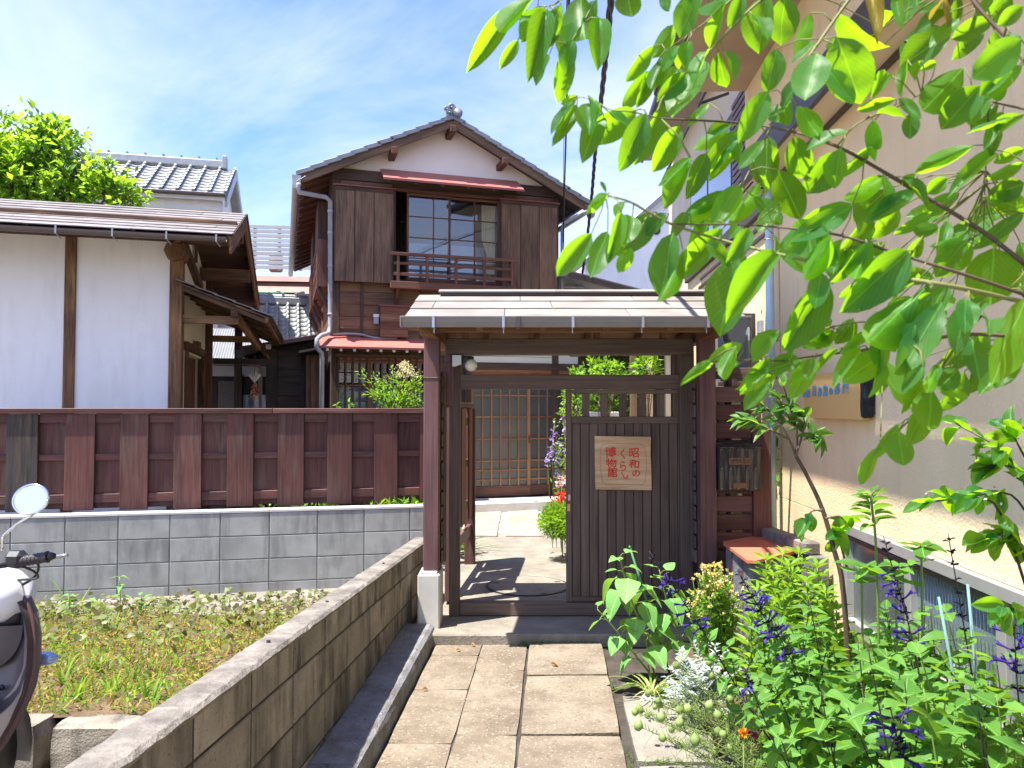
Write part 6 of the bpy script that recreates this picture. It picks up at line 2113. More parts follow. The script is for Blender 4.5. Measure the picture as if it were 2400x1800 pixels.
# overhead service cables
def wire(name, label, pts, r, twist=False):
    w = thing(name, label, 'cable', pts[-1], 0, 'service cables to the house', True)
    pp_ = smooth_poly(pts, 10)
    if twist:
        for ph in (0, 2.1, 4.2):
            q = [p + Vector((math.cos(i * .55 + ph), math.sin(i * .55 + ph) * .3, math.sin(i * .55 + ph) * .4)) * r * .9 for i, p in enumerate(smooth_poly(pts, 26))]
            tube(w, 'strand', q, r * .8, CABLE, 5)
    else:
        tube(w, 'strand', pp_, r, CABLE, 6)
    return w
wire('service_cable', 'thick twisted black cable right of the house descending to a bracket', [P(1440, -90, 3.5), P(1415, 180, 5.5), P(1396, 350, 7.8), P(1385, 480, 9.6), P(1371, 600, 11.3), P(1360, 668, 12.0)], .013, True)
wire('service_cable', 'black cable hanging straight down past the right eave of the house', [P(1335, -80, 4.5), P(1331, 100, 6.0), P(1327, 300, 8.5), P(1322, 480, 11.0), P(1319, 668, 12.0)], .011)
wire('service_cable', 'hair-thin wire beside the black cable at the right eave', [P(1331, -80, 4.6), P(1326, 100, 6.2), P(1322, 300, 8.6), P(1320, 480, 11.0), P(1318, 640, 12.0)], .004)
br = thing('cable_bracket', 'small blue and steel insulator bracket where the twisted cable ends', 'bracket', P(1361, 668, 11.9), 0, world_coords=True)
c_ = P(1361, 668, 11.9)
lathe(br, 'insulator', [(.02, -.06), (.05, -.04), (.03, -.01), (.05, .02), (.02, .05)], c_, BLUEPIPE, 10)
bar(br, 'arm', c_ + Vector((-.25, 0, -.03)), c_ + Vector((0, 0, -.03)), .02, .02, STEEL, .002)

# ================================================================== PLANTS
def rv(a=1.0):
    return Vector((R.uniform(-a, a), R.uniform(-a, a), R.uniform(-a, a)))


# ---- serviceberry branches overhanging from the right
am = thing('serviceberry_tree', 'leafy tree reaching in from the upper right with large backlit oval leaves', 'tree', (1.38, 1.02, 0.03), 0, world_coords=True)
def z1(x, y): return 1080 + x / 3.318, y / 3.318
def z6(x, y): return 1300 + x / 2.011, y / 2.011
def za(x, y): return 1800 + x / 3.687, y / 3.687
def zb(x, y): return 1800 + x / 3.687, 450 + y / 3.687
def z7(x, y): return 1600 + x / 2.765, 750 + y / 2.765
def ident(x, y): return x, y


def dep(u, v):
    """branches come from the trunk at the right and spread away from the viewer"""
    return 1.02 + 0.16 * mnoise.noise((u / 260.0, v / 260.0, 1.7)) + 0.10 * (2000 - u) / 900.0


trunk_top = Vector((1.30, 1.05, 2.35))
tr_pts = smooth_poly([(1.38, 1.02, 0.0), (1.40, 1.03, .6), (1.34, 1.05, 1.2), (1.36, 1.02, 1.8), trunk_top, (1.2, 1.1, 2.9)], 4)
tube(am, 'trunk', tr_pts, [.035 - .02 * i / (len(tr_pts) - 1) for i in range(len(tr_pts))], W_BARK, 9)
BR = [
    ([(2400, 617), (2295, 537), (2145, 447), (2046, 388), (1961, 343), (1857, 308), (1733, 288), (1549, 278)], .0052, 'b'),
    ([(2400, 708), (2220, 669), (2021, 639), (1897, 612), (1817, 594), (1688, 562), (1578, 527), (1519, 497), (1474, 472), (1419, 457)], .0046, 'g'),
    ([(2011, -30), (1936, 75), (1902, 124), (1857, 189), (1822, 259), (1797, 318), (1772, 368), (1738, 437)], .0034, 'g'),
    ([(1830, -40), (1733, 45), (1688, 95), (1648, 134), (1560, 220), (1540, 262)], .0030, 'g'),
    ([(1549, 278), (1480, 262), (1434, 258), (1400, 240), (1370, 229), (1345, 228)], .0018, 'g'),
    ([(1735, -20), (1650, 55), (1600, 90), (1560, 118)], .0020, 'g'),
    ([(2400, 690), (2250, 640), (2096, 592), (1971, 552), (1847, 535), (1737, 527), (1578, 525)], .0036, 'b'),
    ([(2400, 790), (2262, 784), (2135, 804), (2034, 819), (1907, 835), (1831, 846), (1781, 842), (1665, 848)], .0038, 'b'),
    ([(2262, 760), (2130, 765), (2016, 755), (1878, 783), (1820, 800)], .0024, 'g'),
    ([(2300, 740), (2233, 822), (2186, 902), (2146, 967), (2106, 1010), (2063, 1050)], .0026, 'b'),
    ([(2250, -40), (2295, 20), (2344, 75), (2380, 120), (2420, 170)], .0046, 'b'),
    ([(2360, 60), (2320, 200), (2315, 300), (2310, 400), (2305, 540)], .0026, 'b'),
    ([(1961, 343), (2010, 290), (2100, 252), (2160, 220)], .0022, 'g'),
    ([(2420, 260), (2330, 240), (2280, 225)], .0026, 'b'),
    ([(1345, -30), (1300, 10), (1260, 15), (1235, 27)], .0022, 'g'),
    ([(1420, -40), (1350, 80), (1333, 100), (1300, 97)], .0018, 'g'),
    ([(1400, -60), (1470, -30), (1600, -60), (1830, -40)], .003, 'g'),
    ([(1345, -30), (1400, -60)], .0024, 'g'),
]
branch_pts = []
twigs = {'b': [], 'g': []}
for pl_, r, kd in BR:
    pts = smooth_poly([P(u, v, dep(u, v)) for u, v in pl_], 4)
    n = len(pts)
    twigs[kd].append((pts, [r * .68 * (1 - .6 * i / (n - 1)) for i in range(n)]))
    branch_pts += pts
# limbs that carry the branches back to the trunk
for u, v, zt_ in ((2400, 617, 1.75), (2400, 708, 1.6), (2400, 690, 1.65), (2400, 790, 1.5), (2420, 170, 2.0), (2420, 260, 2.1), (2011, -30, 2.5), (1830, -40, 2.6), (2250, -40, 2.45)):
    a = P(u, v, dep(u, v))
    b = Vector((1.35, 1.04, zt_)) if zt_ < 2.35 else Vector((1.28, 1.06, zt_))
    pts = smooth_poly([b, (a + b) / 2 + Vector((0, 0, .04)), a], 5)
    twigs['b'].append((pts, [.008 - .003 * i / (len(pts) - 1) for i in range(len(pts))]))
LV = []
def add(f, *ls):
    for (x0, y0, x1, y1, w) in ls:
        a = f(x0, y0); b = f(x1, y1)
        sc = f(1000, 0)[0] - f(0, 0)[0]
        LV.append((a, b, w * sc / 1000.0))
add(z1, (570, -20, 225, 265, 130), (420, 40, 55, 545, 140), (665, 85, 525, 605, 200), (445, 310, 320, 522, 100), (780, 30, 640, 372, 140), (780, 220, 600, 420, 90),
    (935, -60, 940, 400, 310), (1085, 140, 1062, 512, 180), (845, 385, 755, 788, 165), (1290, -100, 1315, 145, 240), (905, 745, 765, 808, 38), (905, 810, 745, 1092, 75),
    (990, 745, 1090, 862, 60), (1090, 850, 955, 1222, 175), (1370, 850, 990, 1102, 230), (1445, 880, 1245, 1300, 190), (1560, 780, 1405, 1280, 110), (1705, 978, 1490, 1335, 185),
    (1500, 350, 1280, 622, 110), (1490, 540, 1268, 842, 130), (1480, 560, 1365, 842, 120), (1590, 440, 1460, 712, 120), (1690, 530, 1590, 700, 130), (1655, 190, 1505, 442, 140),
    (1860, -90, 1680, 285, 230), (1730, 360, 1690, 530, 100), (2070, 0, 1850, 192, 180), (1885, 450, 1660, 920, 285), (2045, 70, 1925, 372, 120), (2195, -40, 2085, 235, 130),
    (1930, 800, 1780, 982, 90), (1790, 1225, 1580, 1552, 150), (1780, 1230, 1515, 1522, 110), (1910, 1190, 1770, 1525, 160), (2080, 1000, 1800, 1162, 130), (2165, 1010, 1900, 1335, 150),
    (2195, 1160, 1930, 1392, 110), (1142, 1512, 985, 1640, 75), (1265, 1570, 1200, 1665, 80), (1130, 1500, 1085, 1410, 30), (2050, 1480, 1770, 1665, 120), (2155, 1440, 1960, 1725, 150))
add(z6, (1005, -20, 955, 242, 150), (1085, -20, 1060, 212, 150), (1205, 60, 1135, 262, 80), (1335, 60, 1555, 272, 155), (1330, 175, 1440, 472, 210), (1235, 250, 1180, 482, 175), (1045, 230, 1008, 432, 110),
    (1005, 430, 880, 652, 115), (1115, 470, 1020, 612, 120), (1140, 500, 1245, 640, 100), (1005, 640, 985, 878, 140), (1130, 640, 1165, 852, 130), (1335, 710, 1205, 918, 150), (1050, 800, 1160, 1028, 140),
    (1500, 565, 1500, 742, 65), (1490, 690, 1350, 832, 60), (805, 895, 600, 1092, 100), (885, 870, 745, 1082, 100), (965, 860, 830, 1072, 100), (1560, 830, 1360, 962, 80), (1695, 900, 1480, 1022, 80),
    (1405, 960, 1118, 1132, 110), (1200, 1045, 1205, 1285, 225), (560, 1095, 490, 1392, 155), (795, 1075, 570, 1302, 110), (605, 1180, 488, 1482, 65), (925, 1080, 830, 1212, 85), (895, 1200, 750, 1552, 195),
    (1062, 1190, 820, 1485, 120), (445, 1005, 330, 1192, 115), (525, 1005, 430, 1102, 75), (175, 1098, 22, 1292, 105), (250, 1090, 165, 1302, 100), (315, 1000, 250, 1245, 80), (365, 1170, 300, 1282, 70), (248, 915, 160, 987, 48),
    (330, 950, 285, 1000, 40), (1295, 1330, 1075, 1655, 165), (1670, 1180, 1400, 1442, 185), (1690, 1400, 1480, 1625, 185), (1300, 1110, 1180, 1330, 110), (1500, 1130, 1380, 1350, 120), (1440, 1150, 1330, 1320, 100),
    (620, 1000, 560, 1110, 60), (1060, 960, 960, 1100, 90), (700, 1040, 640, 1190, 80))
add(za, (1655, 155, 1412, 412, 150), (1945, 180, 1598, 325, 170), (2205, 55, 1990, 212, 150), (2190, 340, 1740, 690, 300), (1690, 585, 1305, 1005, 290), (1840, 740, 1500, 1118, 290), (1785, 1255, 1258, 1495, 150),
    (1995, 895, 1748, 1142, 115), (2215, 1000, 1925, 1135, 130), (2200, 560, 1880, 835, 120), (925, 1035, 905, 1335, 110), (1240, 975, 1222, 1195, 135), (1335, 520, 1230, 705, 120), (1205, 515, 1120, 855, 105),
    (1105, 855, 765, 955, 95), (1140, 850, 1312, 1015, 105), (1035, 635, 895, 835, 120), (1450, 545, 1320, 600, 70), (900, -40, 920, 250, 150), (1120, -60, 1140, 170, 110), (1290, -60, 1280, 100, 110), (1530, -80, 1500, 118, 170),
    (1650, -30, 1605, 250, 105), (1280, 1500, 1140, 1600, 80), (1560, 1540, 1380, 1665, 130), (1010, 1520, 720, 1670, 120), (2215, 1580, 1930, 1700, 200), (2060, 700, 1900, 850, 120), (2215, 1290, 1960, 1400, 110), (1960, 1320, 1640, 1580, 110),
    (2210, 1400, 1900, 1560, 120), (2030, 960, 1880, 1250, 90), (850, 545, 935, 700, 60), (520, 600, 740, 880, 160))
add(zb, (725, 125, 200, 425, 185), (430, 570, 255, 252, 350), (650, 400, 505, 705, 140), (865, 430, 580, 805, 150), (1215, 500, 725, 985, 280), (1390, 780, 890, 1320, 260), (1505, 950, 1135, 1575, 260), (2230, 900, 1900, 1655, 430),
    (1950, 480, 1930, 960, 430), (1725, 415, 1420, 722, 180), (1425, 170, 1095, 372, 120), (1245, 20, 865, 215, 135), (1480, 300, 1250, 350, 120), (525, 760, 135, 1405, 225), (605, 1220, 290, 1340, 120), (560, 1330, 420, 1230, 150),
    (785, 1340, 595, 1605, 125), (865, 1210, 705, 1345, 90), (405, 1440, 195, 1655, 130), (615, 1350, 400, 1545, 90), (540, 1100, 395, 1290, 130), (740, 1100, 590, 1310, 160), (1000, 1395, 680, 1620, 230), (1350, 1510, 1175, 1665, 130),
    (1470, 1500, 1400, 1665, 90), (1645, 1530, 1475, 1705, 180), (1720, 960, 1600, 1370, 180), (1480, 1100, 1340, 1370, 170), (1260, 1130, 1170, 1300, 110), (1740, 1370, 1900, 1440, 160), (2160, 1440, 1960, 1640, 200), (1900, 1200, 1690, 1460, 190),
    (1920, 40, 2215, 150, 220), (1650, 10, 1330, 200, 140), (1720, 330, 1390, 520, 130), (1560, 250, 1480, 520, 110), (2215, 180, 1780, 490, 130), (2100, 330, 1850, 480, 120), (1340, 380, 1230, 590, 120), (900, 430, 870, 560, 110), (1010, 430, 880, 560, 110),
    (1300, 700, 1180, 810, 90), (1410, 870, 1290, 950, 70), (1850, 930, 1720, 1080, 130), (2215, 700, 2110, 800, 90))
add(z7, (1560, 300, 1435, 452, 80), (1565, 400, 1432, 582, 85), (1645, 290, 1580, 485, 75), (1648, 385, 1795, 462, 125), (1620, 450, 1570, 715, 190), (1412, 668, 1255, 885, 60), (1400, 720, 1420, 952, 165), (1275, 820, 1132, 1075, 80),
    (385, 155, 178, 262, 95), (205, 258, 0, 402, 75), (350, 170, 252, 392, 110), (625, 70, 460, 252, 120), (575, 238, 368, 492, 110), (612, 350, 380, 442, 70), (565, 400, 398, 572, 115), (865, 240, 688, 515, 140), (980, 60, 850, 180, 80))
pet = []
bp_arr = np.array([tuple(p) for p in branch_pts])
for i, (a, b, w) in enumerate(LV):
    D = dep(*a) + R.uniform(-.04, .05)
    lp_ = math.hypot(b[0] - a[0], b[1] - a[1])
    # a leaf that looks short is foreshortened: its tip lies nearer or farther
    D2 = D + R.uniform(-.035, .035)
    p0, p1 = P(a[0], a[1], D), P(b[0], b[1], D2)
    ax = p1 - p0
    L = ax.length
    view = (Vector((0, 0, CAM_H)) - (p0 + p1) / 2).normalized()
    nrm = Quaternion(ax.normalized(), R.gauss(0, .30)) @ view
    if R.random() < .38: nrm = -nrm
    wr = (w * D / F_PX) / L
    wr = min(max(wr * 1.0, .26), .92)
    dryl = (2030 < a[0] < 2060 and a[1] < 10) or (2200 < a[0] < 2230 and a[1] < 0)
    place_leaf(am, AME_DRY[0] if dryl else R.choice(AME), p0, ax, nrm, L * R.uniform(.98, 1.08), wr)
    # petiole to the nearest twig
    d2 = np.sum((bp_arr - np.array(tuple(p0))) ** 2, axis=1)
    q = Vector(bp_arr[int(np.argmin(d2))])
    if (q - p0).length < .16:
        mid = (q + p0) / 2 - ax.normalized() * .006
        pet.append(([q, mid, p0], [.0011, .0009, .0008]))
# more leaves deeper in, at the right where the crown is dense
for k in range(66):
    q = Vector(bp_arr[R.randrange(len(bp_arr))])
    ax = Vector((R.uniform(-1, .4), R.uniform(-.6, .6), R.uniform(-1.2, -.1)))
    p0 = q + ax.normalized() * R.uniform(.008, .02) + rv(.006)
    place_leaf(am, R.choice(AME), p0, ax, Vector((R.uniform(-.7, .7), -.7, R.uniform(0, 1.2))), R.uniform(.038, .062), R.uniform(.45, .6))
    pet.append(([q, p0], [.0011, .0008]))
for k in range(46):
    u = R.uniform(1980, 2400); v = R.choice((R.uniform(-60, 120), R.uniform(350, 880), R.uniform(420, 860)))
    D = R.uniform(1.12, 1.40)
    if k >= 46: u, v, D = R.uniform(1250, 2400), R.uniform(-420, -60), R.uniform(.8, 1.25)      # the crown goes on above
    p0 = P(u, v, D)
    ax = Vector((R.uniform(-1, .3), R.uniform(-.5, .5), R.uniform(-1, .1)))
    place_leaf(am, R.choice(AME), p0, ax, Vector((R.uniform(-.6, .6), -.6, R.uniform(-.2, 1))), R.uniform(.055, .085), R.uniform(.48, .62))
    d2 = np.sum((bp_arr - np.array(tuple(p0))) ** 2, axis=1)
    q = Vector(bp_arr[int(np.argmin(d2))])
    pet.append(([q, (q + p0) / 2 + Vector((0, 0, .008)), p0], [.0014, .0011, .0009]))
tubes(am, 'branches', twigs['b'], W_BARK, 6)
tubes(am, 'young_twigs', twigs['g'], W_TWIG, 6)
tag(tubes(am, 'petioles', pet, W_TWIG, 4), kind='stuff')

# ---- generic stems
def stem_curve(base, top, bow=.03, k=6):
    base, top = Vector(base), Vector(top)
    m1 = base.lerp(top, .35) + Vector((R.uniform(-bow, bow), R.uniform(-bow, bow), 0))
    m2 = base.lerp(top, .7) + Vector((R.uniform(-bow, bow), R.uniform(-bow, bow), 0))
    return smooth_poly([base, m1, m2, top], k)


def along(pts, t):
    i = min(int(t * (len(pts) - 1)), len(pts) - 2)
    f = t * (len(pts) - 1) - i
    return pts[i].lerp(pts[i + 1], f), (pts[i + 1] - pts[i]).normalized()


def pairs(T, pts, meshes, t0, t1, n, L0, L1, wr, lift=.35, whorl=2, pet=None):
    ang = R.uniform(0, 3)
    for k in range(n):
        t = t0 + (t1 - t0) * k / max(n - 1, 1)
        p, d = along(pts, t)
        ang += math.pi / 2 + R.uniform(-.25, .25)
        L = (L0 + (L1 - L0) * k / max(n - 1, 1)) * R.uniform(.85, 1.12)
        for j in range(whorl):
            a = ang + 2 * math.pi * j / whorl + R.uniform(-.2, .2)
            x = d.orthogonal().normalized(); y = d.cross(x)
            out = x * math.cos(a) + y * math.sin(a)
            ax = (out + d * (lift + R.uniform(-.2, .2)))
            st_ = p + out * L * .10
            if pet is not None: pet.append(([p, st_], [.0018, .0012]))
            place_leaf(T, R.choice(meshes), st_, ax, d + out * .1 - ax * .1, L, wr * R.uniform(.88, 1.1))


def flower_geo():
    V, Fc = [], []
    k = 7
    cen = [(0, 0, 0, .055), (.0, .3, .01, .075), (0, .6, .03, .10), (0, .8, .05, .13), (0, 1.0, .04, .10)]
    for (x, y, z, r) in cen:
        for i in range(k):
            a = 2 * math.pi * i / k
            V.append((x + r * math.cos(a), y, z + r * math.sin(a)))
    for j in range(4):
        for i in range(k):
            i2 = (i + 1) % k
            Fc.append([j * k + i, j * k + i2, (j + 1) * k + i2, (j + 1) * k + i])
    o = len(V)      # hood above, lip hanging below
    V += [(-.10, .78, .12), (.10, .78, .12), (0, 1.28, .20), (0, .95, .24)]
    Fc += [[o, o + 3, o + 2], [o + 3, o + 1, o + 2], [o, o + 1, o + 3]]
    o = len(V)
    V += [(-.09, .85, -.04), (.09, .85, -.04), (.17, 1.12, -.20), (0, 1.22, -.34), (-.17, 1.12, -.20)]
    Fc += [[o, o + 1, o + 2, o + 3, o + 4]]
    return mesh('flower', V, Fc, L_BLUE, [(0, 0)] * len(V), True)


FLOWER = flower_geo()


def salvia(label, base, top, flowers=0.0, n=9, L=.10, fl_n=16, calyx_only=False, group='blue salvias beside the path'):
    T = thing('blue_salvia' if flowers or calyx_only else 'leafy_salvia', label, 'plant', base, 0, group, True)
    pts = stem_curve(base, top, .03)
    H = (Vector(top) - Vector(base)).length
    m = len(pts)
    pol = [(pts, [.0042 - .0028 * i / (m - 1) for i in range(m)])]
    tl = 1 - flowers
    pairs(T, pts, SAL, .18, min(.98, tl * .96), n, L, L * (.62 if flowers else .45), .68, .30, 2, pol)
    # side shoots from leaf axils
    for t in (.4, .55, .7):
        p, d = along(pts, t * tl)
        e = p + (d * .7 + rv(.6)) * .13
        sub = [p, (p + e) / 2 + Vector((0, 0, .01)), e]
        pol.append((sub, [.002, .0018, .0012]))
        pairs(T, smooth_poly(sub, 3), SAL, .5, 1.0, 2, L * .6, L * .45, .6, .35, 2, pol)
    tubes(T, 'stem', pol, STEM_DARK if (flowers or calyx_only) else STEM_G if R.random() < .3 else STEM_DARK, 6)
    if flowers:
        cp, ca_, cn = [], [], []
        nw = max(4, int(fl_n * .62))
        for k in range(nw):
            t = min(.995, tl + flowers * (k + .4 + R.uniform(-.25, .25)) / nw)
            p, d = along(pts, t)
            a0 = R.uniform(0, 6.28)
            for j in range(R.randint(3, 5)):
                a = a0 + j * 1.6 + R.uniform(-.5, .5)
                x = d.orthogonal().normalized(); y = d.cross(x)
                out = (x * math.cos(a) + y * math.sin(a)) + d * R.uniform(.1, .8)
                out.normalize()
                pj = p + d * R.uniform(-.006, .006)
                for q_ in range(3):
                    cp.append(tuple(pj)); ca_.append(tuple(out + rv(.15))); cn.append(tuple(d + rv(.6)))
                if not calyx_only and k < nw * .72 and R.random() < .62:
                    fl_ax = out + Vector((0, 0, R.uniform(-.55, .15))) + rv(.2)
                    place_leaf(T, FLOWER, pj + out * .011, fl_ax, Vector((0, 0, 1)) + rv(.4), R.uniform(.028, .044), R.uniform(.85, 1.25), 'flower')
        cloud(T, 'calyces', L_CALYX, cp, ca_, cn, .021, .009)
    return T


soilz = .03
def gnd(X, Y): return Vector((X, Y, soilz))
struct('flower_bed', part(None, 'flower_bed', [(0.95, -1.0, soilz - .006), (1.66, -1.0, soilz - .006), (1.95, 5.0, soilz - .006), (1.02, 4.80, soilz - .006), (.80 + .20, 3.98, soilz - .006)], [[0, 1, 2, 3, 4]], SOIL, (1.3, 2, soilz)))
salvia('blue salvia with one arching spike leaning far left over the silver plant', gnd(1.12, 2.75), P(1521, 1291, 2.72), .36, 8, .10, 16)
salvia('blue salvia spike in full flower leaning left, in front of the yellow daisies', gnd(1.30, 2.70), P(1728, 1338, 2.62), .30, 9, .10, 18)
salvia('upright blue salvia with the fullest flower spike, before the wired window', gnd(1.25, 2.18), P(2070, 1255, 2.28), .34, 9, .105, 18)
salvia('blue salvia with a bare dark seed spike before the pale wired glass', gnd(1.36, 2.20), P(2222, 1252, 2.25), .30, 8, .09, 14, True)
salvia('blue salvia with a small low flower cluster near the bottom of the picture', gnd(1.0, 1.72), P(2085, 1650, 1.74), .20, 5, .10, 10)
salvia('blue salvia at the right edge of the picture with dark drooping flowers', gnd(1.32, 1.85), P(2375, 1445, 1.92), .24, 7, .10, 10)
salvia('blue salvia with two small flowers lying low left of the tallest spike', gnd(1.22, 2.45), P(1812, 1462, 2.40), .16, 6, .10, 7)
salvia('blue salvia whose short spike nods near the love-in-a-mist', gnd(1.02, 2.42), P(1745, 1565, 2.30), .16, 6, .09, 7)
# leafy stems filling the bed
fill = []
leafy = []
for k in range(74):
    Y = R.uniform(1.55, 3.35)
    X = R.uniform(.93 + .06 * (Y - 1.5) , 1.52 + .05 * Y) if Y < 3 else R.uniform(1.1, 1.7)
    top_v = R.uniform(1405, 1560) if Y > 2.3 else R.uniform(1480, 1720)
    u = 1200 + F_PX * X / Y
    if u > 2480 or u < 1690 + (60 if Y > 2.6 else 0): continue
    if X > 1.60 + .054 * Y: continue
    if top_v < 1470 and 1640 < u < 1760: continue
    top = P(u + R.uniform(-190, 20) * (1 if Y < 2.7 else .2), top_v, Y)
    if top.z < .25: top.z = .25 + R.random() * .1
    T = salvia('leafy salvia', gnd(X, Y), top, 0, R.randint(6, 9), R.uniform(.12, .17) if Y < 2.4 else R.uniform(.10, .145), group='flowerless salvias in the bed')
    leafy.append((Y, u, T))
leafy.sort(key=lambda q: q[0])
ORD = ['first', 'second', 'third', 'fourth', 'fifth', 'sixth', 'seventh', 'eighth', 'ninth', 'tenth', 'eleventh', 'twelfth', 'thirteenth', 'fourteenth', 'fifteenth', 'sixteenth', 'seventeenth', 'eighteenth']
per = math.ceil(len(leafy) / 4)
for r in range(4):
    row = sorted(leafy[r * per:(r + 1) * per], key=lambda q: q[1])
    for k, (_, _, T) in enumerate(row):
        T['label'] = 'flowerless leafy salvia, %s from the left in the %s row of the bed' % (ORD[min(k, 17)], ('nearest', 'second', 'third', 'rearmost')[r])

# undergrowth: what is left between the stems
n = 2600
XY = []
while len(XY) < n:
    Y = NR.uniform(1.2, 4.2); X = NR.uniform(.9, 1.85)
    if X < 1.66 + .052 * Y - .03 and X > (.70 if Y < 2.9 else .88) + .045 * Y: XY.append((X, Y))
XY = np.array(XY)
pos = np.column_stack([XY, soilz + NR.uniform(0.0, .26, n)])
ln = NR.uniform(.04, .095, n)
tag(cloud(None, 'undergrowth', L_LIME, pos, rdir(n, .7), rdir(n, .8), ln, ln * .42), 'dense low green undergrowth between the salvia stems', 'undergrowth', kind='stuff')

# ---- sunflower seedlings with big pale leaves at the path edge
def sunplant(label, base, top, n, L, lean=None, group='young sunflowers in front of the gate'):
    T = thing('young_sunflower', label, 'plant', base, 0, group, True)
    pts = stem_curve(base, top, .015)
    m = len(pts)
    pol = [(pts, [.006 - .003 * i / (m - 1) for i in range(m)])]
    a = R.uniform(0, 6)
    for k in range(n):
        t = .25 + .75 * k / (n - 1)
        p, d = along(pts, t)
        a += 2.4
        out = Vector((math.cos(a), math.sin(a), 0))
        l_ = L * (1.0 if k < n * .7 else .55) * R.uniform(.85, 1.1)
        q = p + out * l_ * .45 + Vector((0, 0, l_ * .22))
        pol.append(([p, (p + q) / 2 + Vector((0, 0, .008)), q], [.0026, .0022, .0018]))
        ax = out * .8 + Vector((0, 0, R.uniform(-.7, -.25) if k < n * .75 else .3)) + rv(.25)
        place_leaf(T, R.choice(SUNF), q, ax, Vector((0, 0, 1)) + out * .5, l_, R.uniform(.74, .88))
    tubes(T, 'stem', pol, STEM_G, 7)
    return T


sunplant('taller young sunflower with large pale drooping leaves, left of the green stake', gnd(.80, 4.12) + Vector((-.02, 0, 0)), P(1452, 1305, 4.12), 20, .15)
sunplant('young sunflower with pale leaves behind the arching salvia spike', gnd(.98, 4.15), P(1545, 1335, 4.15), 17, .14)
sunplant('small side sunflower shoot leaning left over the slab', gnd(.78, 4.10), P(1400, 1428, 3.95), 8, .11)
stk = thing('green_garden_stake', 'thin green garden stake standing among the sunflower leaves', 'stake', gnd(.88, 4.22), 0, world_coords=True)
tube(stk, 'rod', [gnd(.875, 4.22), P(1476, 1282, 4.2)], .006, STAKE_G, 8)
lathe(stk, 'cap', [(.007, -.01), (.007, .004), (.0, .008)], P(1476, 1282, 4.2), STAKE_G, 8)
for i, (ub_, ut, lab) in enumerate((((2245, 1640), (2200, 1400), 'pale blue-green plant stake left of the two before the wired glass'), ((2290, 1610), (2268, 1370), 'pale blue-green plant stake right of the two before the wired glass'))):
    s_ = thing('pale_garden_stake', lab, 'stake', P(*ub_, 2.35), 0, 'pale stakes by the window', True)
    tube(s_, 'rod', [Vector((P(*ub_, 2.35).x, 2.35, soilz)), P(*ub_, 2.35), P(*ut, 2.3)], .004, STAKE_B, 8)

# ---- dusty miller
dm = thing('silver_dusty_miller', 'silver-white lacy dusty miller beside the path', 'plant', gnd(.88, 3.62), 0, world_coords=True)
pos, ax_, nr_, ln = [], [], [], []
stems_ = []
for k in range(80):
    a = R.uniform(0, 6.28); el = R.uniform(.25, 1.3)
    d = Vector((math.cos(a) * math.cos(el), math.sin(a) * math.cos(el), math.sin(el)))
    b = gnd(.90 + R.uniform(-.06, .06), 3.62 + R.uniform(-.06, .06)) + Vector((0, 0, R.uniform(.02, .14)))
    L = R.uniform(.12, .25)
    e = b + d * L + Vector((0, 0, -.02))
    stems_.append(([b, (b + e) / 2 + Vector((0, 0, .012)), e], [.003, .0026, .0016]))
    side = d.cross(Vector((0, 0, 1))).normalized()
    for j in range(9):
        t = .3 + .7 * j / 8
        p = b.lerp(e, t) + Vector((0, 0, .012 * math.sin(t * 3)))
        for s in (-1, 1):
            pos.append(tuple(p)); ax_.append(tuple(side * s + d * .55 + rv(.15))); nr_.append(tuple(Vector((0, 0, 1)) + rv(.5))); ln.append(R.uniform(.024, .038) * (1.2 - .5 * abs(t - .6)))
ln = np.array(ln)
tubes(dm, 'stems', stems_, L_SILVER, 5)
cloud(dm, 'leaves', L_SILVER, pos, ax_, nr_, ln, ln * .42)

# ---- variegated grass tuft and purple straps, blade by blade
def tuft(name, label, base, n, L, w, mats, spread=1.0, cat='plant', bend=.5, group=None, k=5):
    T = thing(name, label, cat, base, 0, group, True)
    base = Vector(base)
    for i in range(n):
        a = R.uniform(0, 6.28)
        out = Vector((math.cos(a), math.sin(a), 0))
        l_ = L * R.uniform(.6, 1.15)
        el = R.uniform(.5, 1.0)
        b0 = base + out * R.uniform(0, .035)
        V, Fc = [], []
        sd = out.cross(Vector((0, 0, 1)))
        for j in range(k + 1):
            t = j / k
            p = b0 + out * (l_ * spread * (t * .5 + bend * t * t * .6)) + Vector((0, 0, l_ * (el * t - bend * t * t)))
            if p.z < base.z - .0: p.z = base.z + .002
            ww = w * (1 - t ** 2.2) * .5 + .0004
            V += [p - sd * ww, p + Vector((0, 0, -.15 * ww)), p + sd * ww]
        for j in range(k):
            q = j * 3
            Fc += [[q, q + 1, q + 4, q + 3], [q + 1, q + 2, q + 5, q + 4]]
        part(T, 'blade', V, Fc, R.choice(mats), b0, None, True)
    return T


tuft('striped_grass_tuft', 'cream and green striped grass tuft spilling onto the path slab', gnd(.72, 3.92), 46, .24, .011, [L_STRIPE, L_STRIPE, L_LIME], 1.0, bend=.62)
pu = thing('purple_strap_plant', 'dark purple strap-leaved plant at the path edge below the silver plant', 'plant', gnd(.93, 3.22), 0, world_coords=True)
for k in range(26):
    a = R.uniform(0, 6.28); out = Vector((math.cos(a), math.sin(a), R.uniform(.35, 1.4)))
    place_leaf(pu, R.choice(PURP), gnd(.93 + R.uniform(-.10, .12), 3.22 + R.uniform(-.10, .10)) + Vector((0, 0, R.uniform(0, .05))), out, Vector((0, 0, 1)), R.uniform(.13, .24), .19)

